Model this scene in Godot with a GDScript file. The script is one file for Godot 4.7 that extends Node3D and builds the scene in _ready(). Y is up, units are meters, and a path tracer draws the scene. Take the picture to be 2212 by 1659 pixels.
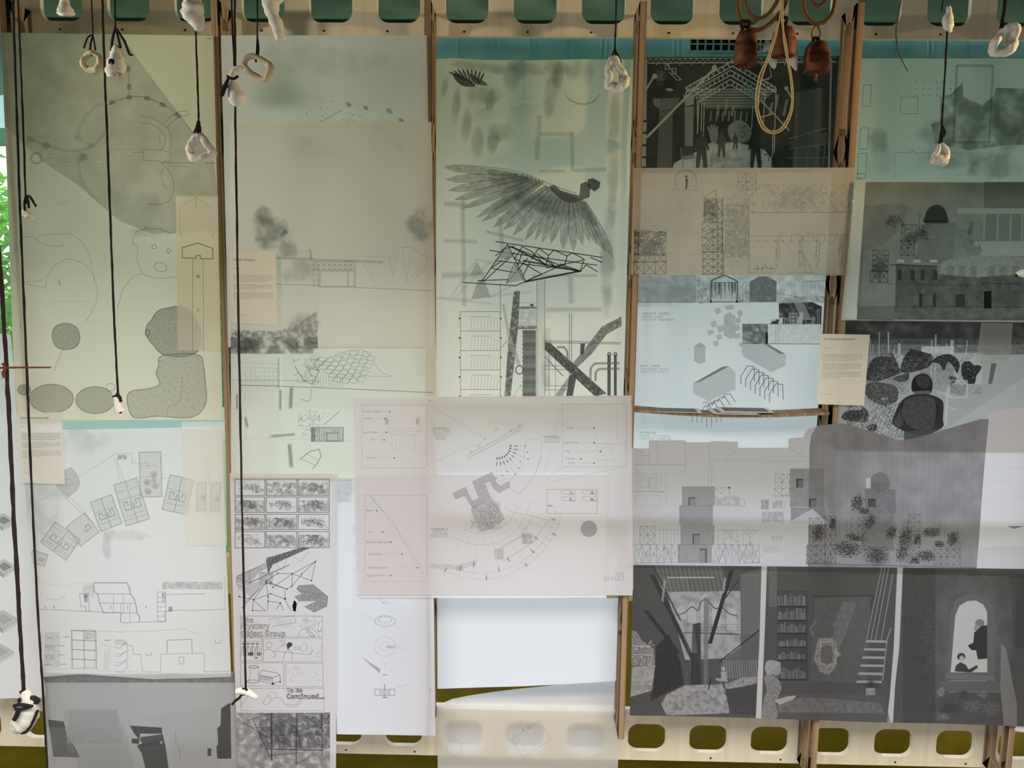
extends Node3D
# An exhibition wall of tracing-paper drawings on a plywood lattice, backlit by windows, with plaster casts and bells on cords before it.

const F := 1790.0            # focal length for the 2212 x 1659 frame
const CX := 1106.0
const CY := 829.5
const EYE := Vector3(0, 1.826, 2.3406)
const X0 := -1.4425          # first upright
const BAY := 0.58            # from upright to upright
const RIB := 0.018           # plywood thickness
const DEPTH := 0.12          # depth of the uprights
var turn := Basis.from_euler(Vector3(-0.13076, 0.01853, 0.0115))
var rng := RandomNumberGenerator.new()
var noise := FastNoiseLite.new()
var M := {}
var taken := {}


func _ready():
	rng.seed = 7
	noise.seed = 3
	noise.frequency = 1.0
	# ---- camera
	var cam := Camera3D.new()
	cam.name = "camera"
	add_child(cam)
	cam.position = EYE
	cam.basis = turn
	cam.fov = rad_to_deg(2.0 * atan(CY / F))
	cam.near = 0.05
	cam.far = 200.0
	cam.current = true
	# ---- sky and exposure
	var env := Environment.new()
	var sm := ProceduralSkyMaterial.new()
	sm.sky_top_color = Color(0.84, 0.88, 1.0)
	sm.sky_horizon_color = Color(0.97, 0.97, 1.0)
	sm.ground_bottom_color = Color(0.40, 0.42, 0.36)
	sm.ground_horizon_color = Color(0.55, 0.58, 0.52)
	sm.sun_angle_max = 1.0
	var sky := Sky.new()
	sky.sky_material = sm
	env.background_mode = Environment.BG_SKY
	env.sky = sky
	env.background_energy_multiplier = 2.9
	env.tonemap_mode = Environment.TONE_MAPPER_LINEAR
	env.tonemap_exposure = 1.45
	env.sdfgi_enabled = true
	env.ssao_enabled = true
	env.ssil_enabled = true
	var we := WorldEnvironment.new()
	we.name = "environment"
	we.environment = env
	add_child(we)
	materials()
	lights()
	structure()
	lattice()
	sheets()
	hangings()


# ------------------------------------------------------------------ helpers
func at(u: float, v: float, z: float) -> Vector3:
	var d := turn * Vector3((u - CX) / F, -(v - CY) / F, -1.0)
	return EYE + d * ((z - EYE.z) / d.z)


func numbered(n: String) -> String:
	taken[n] = taken.get(n, -1) + 1
	return n if taken[n] == 0 else "%s_%03d" % [n, taken[n]]


func tag(o: Node, label: String, category: String, group := "") -> Node:
	o.set_meta("label", label)
	o.set_meta("category", category)
	if group:
		o.set_meta("group", group)
	return o


func obj(called: String, mesh: Mesh, mat: Material, parent: Node = null) -> MeshInstance3D:
	var o := MeshInstance3D.new()
	o.mesh = mesh
	o.material_override = mat
	if parent == null:
		o.name = numbered(called)
		add_child(o)
	else:
		o.name = called
		parent.add_child(o, true)
	return o


func struct(called: String, mesh: Mesh, mat: Material) -> MeshInstance3D:
	var o := obj(called, mesh, mat)
	o.set_meta("kind", "structure")
	return o


func root(called: String, where := Vector3.ZERO) -> Node3D:
	var o := Node3D.new()
	o.name = numbered(called)
	add_child(o)
	o.position = where
	return o


func box(a: Vector3, b: Vector3) -> ArrayMesh:
	var st := SurfaceTool.new()
	st.begin(Mesh.PRIMITIVE_TRIANGLES)
	add_box(st, a, b)
	return st.commit()


func add_box(st: SurfaceTool, a: Vector3, b: Vector3) -> void:
	var lo := Vector3(minf(a.x, b.x), minf(a.y, b.y), minf(a.z, b.z))
	var hi := Vector3(maxf(a.x, b.x), maxf(a.y, b.y), maxf(a.z, b.z))
	var c := []
	for i in 8:
		c.append(Vector3(hi.x if i & 1 else lo.x, hi.y if i & 2 else lo.y, hi.z if i & 4 else lo.z))
	for q in [[4, 6, 7, 5, Vector3.BACK], [0, 1, 3, 2, Vector3.FORWARD], [0, 2, 6, 4, Vector3.LEFT], [1, 5, 7, 3, Vector3.RIGHT], [2, 3, 7, 6, Vector3.UP], [0, 4, 5, 1, Vector3.DOWN]]:
		st.set_normal(q[4])
		for k in [0, 1, 2, 0, 2, 3]:
			st.add_vertex(c[q[k]])


# a tube along points with a radius at each; closed loops join up; lump roughens it
func tube(pts: Array, radii, sides := 8, closed := false, lump := 0.0, flat := 1.0) -> ArrayMesh:
	var n := pts.size()
	var st := SurfaceTool.new()
	st.begin(Mesh.PRIMITIVE_TRIANGLES)
	st.set_smooth_group(0)
	var up := Vector3(0.13, 0.2, 1.0).normalized()
	var rings := []
	for i in n:
		var a: Vector3 = pts[(i - 1 + n) % n] if closed or i > 0 else pts[0]
		var b: Vector3 = pts[(i + 1) % n] if closed or i < n - 1 else pts[n - 1]
		var t := (b - a).normalized()
		var s := t.cross(up).normalized()
		var w := s.cross(t).normalized()
		var r: float = radii[i] if radii is Array else radii
		var ring := []
		for k in sides:
			var an := TAU * k / sides
			var dir := s * cos(an) + w * sin(an) * flat
			var p: Vector3 = pts[i] + dir * r
			if lump > 0.0:
				p += dir * r * lump * noise.get_noise_3d(p.x * 55.0, p.y * 55.0, p.z * 55.0)
			ring.append(p)
		rings.append(ring)
	for i in (n if closed else n - 1):
		var A: Array = rings[i]
		var B: Array = rings[(i + 1) % n]
		for k in sides:
			var l := (k + 1) % sides
			for v in [A[k], A[l], B[l], A[k], B[l], B[k]]:
				st.add_vertex(v)
	if not closed:
		for k in sides:
			var l := (k + 1) % sides
			for v in [pts[0], rings[0][l], rings[0][k], pts[n - 1], rings[n - 1][k], rings[n - 1][l]]:
				st.add_vertex(v)
	st.index()
	st.generate_normals()
	return st.commit()


func smooth(pts: Array, per := 6, closed := false) -> Array:
	var out := []
	var n := pts.size()
	for i in (n if closed else n - 1):
		var a = pts[(i - 1 + n) % n] if closed or i > 0 else pts[i]
		var b = pts[i]
		var c = pts[(i + 1) % n]
		var d = pts[(i + 2) % n] if closed or i + 2 < n else c
		for k in per:
			var t := float(k) / per
			out.append(b.cubic_interpolate(c, a, d, t))
	if not closed:
		out.append(pts[n - 1])
	return out


# a lathed profile of [radius, height] pairs round the y axis
func lathe(prof: Array, sides := 28, lump := 0.0) -> ArrayMesh:
	var st := SurfaceTool.new()
	st.begin(Mesh.PRIMITIVE_TRIANGLES)
	st.set_smooth_group(0)
	for i in prof.size() - 1:
		for k in sides:
			var q := []
			for c in [[i, k], [i, k + 1], [i + 1, k + 1], [i + 1, k]]:
				var an: float = TAU * (c[1] % sides) / sides
				var r: float = prof[c[0]][0]
				var p := Vector3(cos(an) * r, prof[c[0]][1], sin(an) * r)
				if lump > 0.0:
					p *= 1.0 + lump * noise.get_noise_3d(p.x * 40.0, p.y * 40.0, p.z * 40.0)
				q.append(p)
			for v in [q[0], q[2], q[1], q[0], q[3], q[2]]:
				st.add_vertex(v)
	st.index()
	st.generate_normals()
	return st.commit()


func mat(c: Color, rough := 0.7) -> StandardMaterial3D:
	var m := StandardMaterial3D.new()
	m.albedo_color = c
	m.roughness = rough
	m.metallic_specular = 0.35
	return m


func noise_tex(lo: Color, hi: Color, freq: float, w := 256, h := 256, stretch := 1.0, seed_ := 1) -> NoiseTexture2D:
	var t := NoiseTexture2D.new()
	var n := FastNoiseLite.new()
	n.frequency = freq
	n.seed = seed_
	n.fractal_octaves = 4
	t.noise = n
	t.width = w
	t.height = h
	t.seamless = true
	t.normalize = true
	var g := Gradient.new()
	g.set_color(0, lo)
	g.set_color(1, hi)
	t.color_ramp = g
	return t


# fine streaks: many thin lines that run down the picture
func streak_image(lo: Color, hi: Color, lines: int, seed_: int) -> ImageTexture:
	var im := Image.create(256, 256, false, Image.FORMAT_RGB8)
	var r := RandomNumberGenerator.new()
	r.seed = seed_
	var n := FastNoiseLite.new()
	n.seed = seed_
	n.frequency = 0.05
	var band := []
	for i in 256:
		band.append(0.0)
	for l in lines:
		var c := float(l) / lines * 256.0
		var tone := r.randf()
		for i in range(int(c), int(c + 256.0 / lines) + 1):
			band[i % 256] = tone
	for x in 256:
		for y in 256:
			var k: float = clampf(band[(x + int(3.0 * n.get_noise_2d(y * 0.4, 9.0)) + 256) % 256] * 0.75 + 0.25 * (0.5 + 0.5 * n.get_noise_2d(x * 2.0, y * 0.25)), 0.0, 1.0)
			im.set_pixel(x, y, lo.lerp(hi, k))
	return ImageTexture.create_from_image(im)


func tri(m: StandardMaterial3D, t: Texture2D, s: Vector3) -> StandardMaterial3D:
	m.albedo_texture = t
	m.uv1_triplanar = true
	m.uv1_world_triplanar = true
	m.uv1_scale = s
	return m


func materials():
	M.edge = tri(mat(Color(1, 1, 1), 0.75), streak_image(Color(0.44, 0.35, 0.26), Color(0.70, 0.59, 0.46), 16, 4), Vector3(20, 3, 20))
	M.ply = tri(mat(Color(1, 1, 1), 0.6), streak_image(Color(0.855, 0.805, 0.69), Color(0.895, 0.85, 0.75), 40, 9), Vector3(1.6, 2.2, 1.6))
	M.wall = tri(mat(Color(1, 1, 1), 0.9), noise_tex(Color(0.54, 0.54, 0.53), Color(0.58, 0.58, 0.56), 0.03), Vector3(1, 1, 1))
	M.floor = tri(mat(Color(1, 1, 1), 0.55), noise_tex(Color(0.50, 0.50, 0.48), Color(0.57, 0.56, 0.54), 0.04), Vector3(1, 1, 1))
	M.yellow = tri(mat(Color(1, 1, 1), 0.6), noise_tex(Color(0.50, 0.44, 0.10), Color(0.60, 0.53, 0.14), 0.02), Vector3(1.2, 1.2, 1.2))
	M.mint = tri(mat(Color(1, 1, 1), 0.5), noise_tex(Color(0.60, 0.84, 0.68), Color(0.66, 0.88, 0.73), 0.02), Vector3(1, 1, 1))
	M.mint_sheet = mat(Color(0.62, 0.90, 0.74), 0.5)
	M.mint_sheet.backlight_enabled = true
	M.mint_sheet.backlight = Color(1, 1, 1)
	M.teal = tri(mat(Color(1, 1, 1), 0.35), noise_tex(Color(0.54, 0.82, 0.84), Color(0.64, 0.88, 0.88), 0.02), Vector3(2, 2, 2))
	M.green_pipe = mat(Color(0.46, 0.58, 0.53), 0.12)
	M.added_dark = mat(Color(0.20, 0.22, 0.19), 0.6)  # dark colour of the added parts: shade raft, drop board, gap bar
	M.dark = mat(Color(0.035, 0.035, 0.04), 0.7)
	M.cord = mat(Color(0.14, 0.13, 0.135), 0.95)
	M.plaster = tri(mat(Color(1, 1, 1), 0.85), noise_tex(Color(0.84, 0.82, 0.78), Color(0.93, 0.92, 0.89), 0.03), Vector3(9, 9, 9))
	M.plaster.subsurf_scatter_enabled = false
	M.buff = tri(mat(Color(1, 1, 1), 0.85), noise_tex(Color(0.72, 0.67, 0.54), Color(0.83, 0.78, 0.65), 0.03), Vector3(9, 9, 9))
	M.rust = tri(mat(Color(1, 1, 1), 0.65), noise_tex(Color(0.28, 0.17, 0.12), Color(0.56, 0.34, 0.24), 0.02), Vector3(9, 9, 9))
	M.rust.metallic = 0.35
	M.iron = mat(Color(0.11, 0.075, 0.05), 0.6)
	M.brass = mat(Color(0.45, 0.32, 0.16), 0.45)
	M.brass.metallic = 0.6
	M.hemp = tri(mat(Color(1, 1, 1), 0.95), noise_tex(Color(0.36, 0.27, 0.15), Color(0.52, 0.41, 0.26), 0.06), Vector3(14, 14, 14))
	M.twine = mat(Color(0.86, 0.76, 0.54), 0.9)
	M.twig = mat(Color(0.42, 0.22, 0.13), 0.8)
	M.rope = tri(mat(Color(1, 1, 1), 0.95), noise_tex(Color(0.13, 0.10, 0.10), Color(0.24, 0.19, 0.17), 0.06), Vector3(14, 14, 14))
	M.steel = mat(Color(0.55, 0.54, 0.52), 0.35)
	M.steel.metallic = 0.8
	M.leaf = mat(Color(0.20, 0.42, 0.10), 0.6)
	M.leaf.backlight_enabled = true
	M.leaf.backlight = Color(0.55, 0.8, 0.3)
	M.bark = mat(Color(0.22, 0.16, 0.11), 0.9)
	M.grass = tri(mat(Color(1, 1, 1), 0.9), noise_tex(Color(0.16, 0.32, 0.08), Color(0.28, 0.46, 0.14), 0.05), Vector3(0.7, 0.7, 0.7))
	M.glass = mat(Color(0.92, 1.0, 0.96, 0.06), 0.02)
	M.glass.transparency = BaseMaterial3D.TRANSPARENCY_ALPHA


func lights():
	# warm ceiling panels over the room in front of the wall, each a glowing fitting with a light of its size just under it
	for x in [-1.5, 0.0, 1.5]:
		ceiling_panel(Vector3(x, 3.16, 2.5), Vector2(1.1, 1.8), 4.6, Color(1.0, 0.975, 0.945), ["teapot", "wing", "town"][int(x / 1.5) + 1])
	# warm spot lamp high on the right that strikes the bells and the casts
	spot_lamp(Vector3(2.75, 2.5, 0.72), Vector3(0.95, 2.28, 0.4), 3.2, Color(1.0, 0.86, 0.60), "small warm spot lamp high at the town end aimed along the wall at the bells")
	spot_lamp(Vector3(-2.75, 2.5, 0.85), Vector3(-0.95, 2.25, 0.34), 2.2, Color(1.0, 0.95, 0.88), "small white spot lamp high at the teapot end aimed along the wall")


func ceiling_panel(p: Vector3, s: Vector2, e: float, c: Color, bay: String):
	var r := root("ceiling_light", p)
	tag(r, "flat white ceiling light panel facing the " + bay + " drawing", "ceiling light", "ceiling panels in the room")
	obj("frame", box(Vector3(-s.x / 2 - 0.03, 0.0, -s.y / 2 - 0.03), Vector3(s.x / 2 + 0.03, 0.04, s.y / 2 + 0.03)), M.steel, r)
	var g := mat(Color(0.9, 0.9, 0.88))
	g.emission_enabled = true
	g.emission = c
	g.emission_energy_multiplier = 1.5
	obj("diffuser", box(Vector3(-s.x / 2, -0.012, -s.y / 2), Vector3(s.x / 2, -0.001, s.y / 2)), g, r)
	var l := AreaLight3D.new()
	l.name = "panel_light"
	l.area_size = s
	l.light_energy = e
	l.light_color = c
	l.shadow_enabled = true
	r.add_child(l, true)
	l.position = Vector3(0, -0.03, 0)
	l.rotation = Vector3(-PI / 2, 0, 0)


func spot_lamp(p: Vector3, to: Vector3, e: float, c: Color, words: String):
	var r := root("spot_lamp", p)
	tag(r, words, "lamp")
	r.basis = Basis.looking_at(to - p, Vector3.UP)
	var can := lathe([[0.0, -0.10], [0.035, -0.10], [0.05, -0.07], [0.055, 0.06], [0.05, 0.06], [0.045, -0.06]], 20)
	var h := obj("housing", can, M.dark, r)
	h.rotation = Vector3(-PI / 2, 0, 0)
	var g := mat(Color(1, 0.95, 0.85))
	g.emission_enabled = true
	g.emission = c
	g.emission_energy_multiplier = 4.0
	var disc := obj("bulb", lathe([[0.0, 0.0], [0.03, 0.0], [0.035, 0.008], [0.0, 0.012]], 16), g, r)
	disc.rotation = Vector3(-PI / 2, 0, 0)
	disc.position = Vector3(0, 0, -0.03)
	var l := SpotLight3D.new()
	l.name = "spot_light"
	l.light_energy = e
	l.light_color = c
	l.spot_angle = 17.0
	l.spot_range = 12.0
	l.spot_attenuation = 2.0
	l.spot_angle_attenuation = 0.6
	l.light_size = 0.06
	l.shadow_enabled = true
	r.add_child(l, true)
	l.position = Vector3(0, 0, -0.07)


# ------------------------------------------------------------------ the setting
const BACK := -0.98          # the window wall behind the lattice
const FRONT := 4.6
const SIDE := 3.4
const TOP := 3.2


func structure():
	struct("floor", box(Vector3(-SIDE - 0.2, -0.15, -0.25), Vector3(SIDE + 0.2, 0.0, FRONT + 0.2)), M.floor)
	struct("floor_strip", box(Vector3(-SIDE - 0.2, -0.15, BACK - 0.15), Vector3(SIDE + 0.2, 0.0, -0.25)), M.yellow)
	struct("ceiling", box(Vector3(-SIDE - 0.2, TOP, -0.3), Vector3(SIDE + 0.2, TOP + 0.15, FRONT + 0.2)), M.wall)
	for s in [-1.0, 1.0]:
		struct("wall_left" if s < 0 else "wall_right", box(Vector3(s * SIDE, 0, BACK - 0.15), Vector3(s * (SIDE + 0.2), TOP, FRONT + 0.2)), M.wall)
	# room wall behind the camera with a wide window
	struct("wall_front", box(Vector3(-SIDE, 0, FRONT), Vector3(SIDE, 0.5, FRONT + 0.2)), M.wall)
	struct("trim_1", box(Vector3(-SIDE, 1.2, FRONT), Vector3(SIDE, TOP, FRONT + 0.2)), M.wall)
	for s in [-1.0, 1.0]:
		struct("trim_%d" % (2 if s < 0 else 3), box(Vector3(s * 1.2, 0.5, FRONT), Vector3(s * SIDE, 1.2, FRONT + 0.2)), M.wall)
	# window wall: yellow sill wall below, mint head above, glazing between
	struct("wall_back", box(Vector3(-SIDE, 0, BACK - 0.12), Vector3(SIDE, SILL, -0.64)), M.yellow)
	struct("trim_4", box(Vector3(-SIDE, HEAD - 0.03, BACK - 0.10), Vector3(SIDE, HEAD + 0.03, BACK - 0.02)), M.mint)
	var edges := [-SIDE, -2.3, -1.05, 0.15, 1.35, 2.5, SIDE]
	for i in edges.size():
		struct("trim_%d" % (5 + i), box(Vector3(edges[i] - 0.03, SILL, BACK - 0.09), Vector3(edges[i] + 0.03, TOP, BACK - 0.02)), M.mint)
	for i in edges.size() - 1:
		var w := struct("window_%d" % (i + 1), box(Vector3(edges[i] + 0.03, SILL, BACK - 0.06), Vector3(edges[i + 1] - 0.03, HEAD, BACK - 0.05)), M.glass)
		# mint plastic sheeting: a band across the glass, the fanlights above it and the strip of roof over them
		obj("mint_band", box(Vector3(edges[i] + 0.03, 1.13, BACK - 0.047), Vector3(edges[i + 1] - 0.03, 1.27, BACK - 0.045)), M.mint_sheet, w)
		obj("fanlight", box(Vector3(edges[i] + 0.03, HEAD + 0.03, BACK - 0.052), Vector3(edges[i + 1] - 0.03, TOP, BACK - 0.05)), M.mint_sheet, w)
		obj("roof_light", box(Vector3(edges[i] + 0.03, TOP + 0.05, BACK - 0.1), Vector3(edges[i + 1] - 0.03, TOP + 0.052, -0.3)), M.mint_sheet, w)
		obj("rafter", box(Vector3(edges[i + 1] - 0.03, TOP - 0.02, BACK - 0.1), Vector3(edges[i + 1] + 0.03, TOP + 0.05, -0.3)), M.mint, w)
	struct("ground", box(Vector3(-20, -0.5, -26), Vector3(20, -0.2, BACK - 0.15)), M.grass)
	# pipes and duct above, behind the top beam
	duct()
	trees()
	shade_canopy()


const SILL := 0.62
const HEAD := 2.35


func duct():
	var c := Vector3(0, at(1130, 134, -0.62).y, -0.62)
	var o := root("ventilation_duct", c)
	tag(o, "teal painted round ventilation duct with paired seams running behind the top beam", "duct")
	var m := CylinderMesh.new()
	m.top_radius = 0.12
	m.bottom_radius = 0.12
	m.height = 2.0 * SIDE
	m.radial_segments = 40
	obj("duct_body", m, M.teal, o).rotation = Vector3(0, 0, PI / 2)
	var t := TorusMesh.new()
	t.inner_radius = 0.117
	t.outer_radius = 0.124
	t.rings = 40
	t.ring_segments = 6
	for k in range(-28, 29):
		for s in [-0.008, 0.008]:
			var q := obj("seam", t, M.teal, o)
			q.rotation = Vector3(0, 0, PI / 2)
			q.position = Vector3(k * 0.118 + s, 0, 0)
	# grille on the front of the duct
	var ga := at(1490, 80, -0.49)
	var gb := at(1692, 112, -0.49)
	var g := obj("grille", box(Vector3(ga.x, gb.y, -0.56) - c, Vector3(gb.x, ga.y, -0.49) - c), M.dark, o)
	for k in 13:
		var x := lerpf(ga.x, gb.x, k / 12.0)
		obj("bar", box(Vector3(x - 0.0025, gb.y, -0.491) - c, Vector3(x + 0.0025, ga.y, -0.482) - c), M.teal, g)
	for k in 3:
		var y := lerpf(gb.y, ga.y, k / 2.0)
		obj("bar", box(Vector3(ga.x, y - 0.002, -0.491) - c, Vector3(gb.x, y + 0.002, -0.484) - c), M.teal, g)
	# glossy green pipe in front of it, higher
	struct("trim_40", box(Vector3(-SIDE, at(1150, 72, -0.44).y, -0.49), Vector3(SIDE, at(1150, 40, -0.44).y, -0.44)), M.added_dark)  # added dark bar that hides the bright gap between pipe and duct
	var py := at(1150, 2, -0.34).y
	var p := CylinderMesh.new()
	p.top_radius = 0.055
	p.bottom_radius = 0.055
	p.height = 2.0 * SIDE
	p.radial_segments = 32
	var pipe := root("green_pipe", Vector3(0, py, -0.34))
	tag(pipe, "glossy green pipe seen through the rounded holes of the top beam", "pipe")
	obj("pipe_body", p, M.green_pipe, pipe).rotation = Vector3(0, 0, PI / 2)
	var f := CylinderMesh.new()
	f.top_radius = 0.062
	f.bottom_radius = 0.062
	f.height = 0.03
	f.radial_segments = 32
	for x in [-2.2, -0.95, 0.7, 2.1]:
		var j := obj("coupling", f, M.green_pipe, pipe)
		j.rotation = Vector3(0, 0, PI / 2)
		j.position = Vector3(x, 0, 0)


func trees():
	var leaf := SurfaceTool.new()
	leaf.begin(Mesh.PRIMITIVE_TRIANGLES)
	var pts := [Vector3(0, 0, 0), Vector3(-0.022, 0.035, 0.005), Vector3(0, 0.085, 0.0), Vector3(0.022, 0.035, 0.005)]
	for i in [0, 1, 2, 0, 2, 3]:
		leaf.add_vertex(pts[i])
	leaf.generate_normals()
	var lm := leaf.commit()
	var spots := [[-4.2, -5.4, 1.5, 3.3], [-2.2, -4.6, 1.25, 2.9], [-0.2, -5.3, 1.4, 3.2], [1.9, -4.7, 1.3, 3.0], [4.1, -5.5, 1.5, 3.4]]
	var words := ["broad leafy tree at the far left beyond the window", "leafy green tree beyond the windows behind the planning sheet", "leafy green tree straight behind the wing drawing", "leafy green tree behind the stage picture bay", "tall leafy tree at the far right beyond the window"]
	for i in spots.size():
		var s: Array = spots[i]
		var o := root("garden_tree", Vector3(s[0], -0.2, s[1]))
		tag(o, words[i], "tree")
		obj("trunk", tube([Vector3(0, 0, 0), Vector3(0.05, 0.7, 0), Vector3(0, 1.5, 0.05)], [0.12, 0.09, 0.06], 8), M.bark, o)
		var mm := MultiMesh.new()
		mm.transform_format = MultiMesh.TRANSFORM_3D
		mm.mesh = lm
		mm.instance_count = 5200
		for k in mm.instance_count:
			var d := Vector3(rng.randfn(), rng.randfn(), rng.randfn()).normalized() * pow(rng.randf(), 0.4)
			var w := 1.0 + 0.25 * noise.get_noise_3d(d.x * 2.0 + i, d.y * 2.0, d.z * 2.0)
			var p := Vector3(d.x * s[2], 1.7 + d.y * (s[3] - 1.7), d.z * s[2] * 0.6) * w
			var b := Basis.from_euler(Vector3(rng.randf() * TAU, rng.randf() * TAU, rng.randf() * TAU)).scaled(Vector3.ONE * rng.randf_range(1.2, 2.2))
			mm.set_instance_transform(k, Transform3D(b, p))
		var mi := MultiMeshInstance3D.new()
		mi.name = "foliage"
		mi.multimesh = mm
		mi.material_override = M.leaf
		mi.set_meta("kind", "stuff")
		o.add_child(mi, true)


func shade_canopy():
	# unseen dark raft added above and in front of the lattice: the cords hang from it and it shades the top of the wall
	struct("added_shade_raft", box(Vector3(-2.2, 2.78, -0.15), Vector3(2.2, 2.81, 1.15)), M.added_dark)
	struct("trim_30", box(Vector3(-2.2, 2.30, 1.15), Vector3(2.2, 2.81, 1.168)), M.added_dark)  # added drop board, out of view, deepens the shade on the wall top
	for x in [-2.0, -0.7, 0.7, 2.0]:
		struct("trim_%d" % (20 + int(x * 2.0 + 4.0)), box(Vector3(x - 0.012, 2.81, 0.4), Vector3(x + 0.012, TOP, 0.45)), M.edge)


# ------------------------------------------------------------------ the plywood lattice
func rounded_rect(w: float, h: float, r: float) -> PackedVector2Array:
	var p := PackedVector2Array()
	for c in [[w / 2 - r, h / 2 - r, 0.0], [-w / 2 + r, h / 2 - r, PI / 2], [-w / 2 + r, -h / 2 + r, PI], [w / 2 - r, -h / 2 + r, PI * 1.5]]:
		for k in 7:
			var a: float = c[2] + PI / 2 * k / 6.0
			p.append(Vector2(c[0] + r * cos(a), c[1] + r * sin(a)))
	return p


# a board of given outline cell by cell: each cell is a rectangle with one rounded hole, so the mesh stays light
func board(cells: Array, thick: float) -> ArrayMesh:
	var st := SurfaceTool.new()
	st.begin(Mesh.PRIMITIVE_TRIANGLES)
	for c in cells:      # [x0, y0, x1, y1, hole centre x, y, hole width, height, radius] or only four numbers
		var x0: float = c[0]
		var y0: float = c[1]
		var x1: float = c[2]
		var y1: float = c[3]
		if c.size() == 4:
			for f in [[0.0, Vector3.BACK, false], [-thick, Vector3.FORWARD, true]]:
				quad(st, Vector3(x0, y0, f[0]), Vector3(x0, y1, f[0]), Vector3(x1, y1, f[0]), Vector3(x1, y0, f[0]), f[1], f[2])
		else:
			var hole := rounded_rect(c[6], c[7], c[8])
			var n := hole.size()
			var outer := []
			for i in n:
				var d := hole[i]
				var k := INF
				if d.x > 1e-5: k = minf(k, (x1 - c[4]) / d.x)
				if d.x < -1e-5: k = minf(k, (x0 - c[4]) / d.x)
				if d.y > 1e-5: k = minf(k, (y1 - c[5]) / d.y)
				if d.y < -1e-5: k = minf(k, (y0 - c[5]) / d.y)
				outer.append(Vector2(c[4], c[5]) + d * k)
			# pull the ring's corner points to the rectangle's corners
			for i in 4:
				var corner := Vector2(x1 if i == 0 or i == 3 else x0, y1 if i < 2 else y0)
				outer[i * 7 + 3] = corner
			for i in n:
				var j := (i + 1) % n
				var a := Vector2(c[4], c[5]) + hole[i]
				var b := Vector2(c[4], c[5]) + hole[j]
				quad(st, V(a, 0), V(outer[i], 0), V(outer[j], 0), V(b, 0), Vector3.BACK, true)
				quad(st, V(a, -thick), V(outer[i], -thick), V(outer[j], -thick), V(b, -thick), Vector3.FORWARD, false)
				var nn := -(hole[i] + hole[j]).normalized()
				quad(st, V(a, 0), V(b, 0), V(b, -thick), V(a, -thick), Vector3(nn.x, nn.y, 0), true)
		quad(st, Vector3(x0, y1, 0), Vector3(x0, y1, -thick), Vector3(x1, y1, -thick), Vector3(x1, y1, 0), Vector3.UP, false)
		quad(st, Vector3(x0, y0, 0), Vector3(x1, y0, 0), Vector3(x1, y0, -thick), Vector3(x0, y0, -thick), Vector3.DOWN, false)
		quad(st, Vector3(x0, y0, 0), Vector3(x0, y0, -thick), Vector3(x0, y1, -thick), Vector3(x0, y1, 0), Vector3.LEFT, false)
		quad(st, Vector3(x1, y0, 0), Vector3(x1, y1, 0), Vector3(x1, y1, -thick), Vector3(x1, y0, -thick), Vector3.RIGHT, false)
	return st.commit()


func V(a: Vector2, z: float) -> Vector3:
	return Vector3(a.x, a.y, z)


func quad(st: SurfaceTool, a: Vector3, b: Vector3, c: Vector3, d: Vector3, n: Vector3, flip: bool):
	st.set_normal(n)
	for v in ([a, c, b, a, d, c] if flip else [a, b, c, a, c, d]):
		st.add_vertex(v)


const RIB_WORDS := ["plywood upright beside the long grey teapot drawing at the wall's end", "plywood upright between the teapot drawing and the pale house roll", "plywood upright between the house roll and the wing drawing", "plywood upright between the wing drawing and the dark stage picture", "plywood upright between the stage picture and the pale wash sheet", "plywood upright past the town drawing"]


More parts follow.
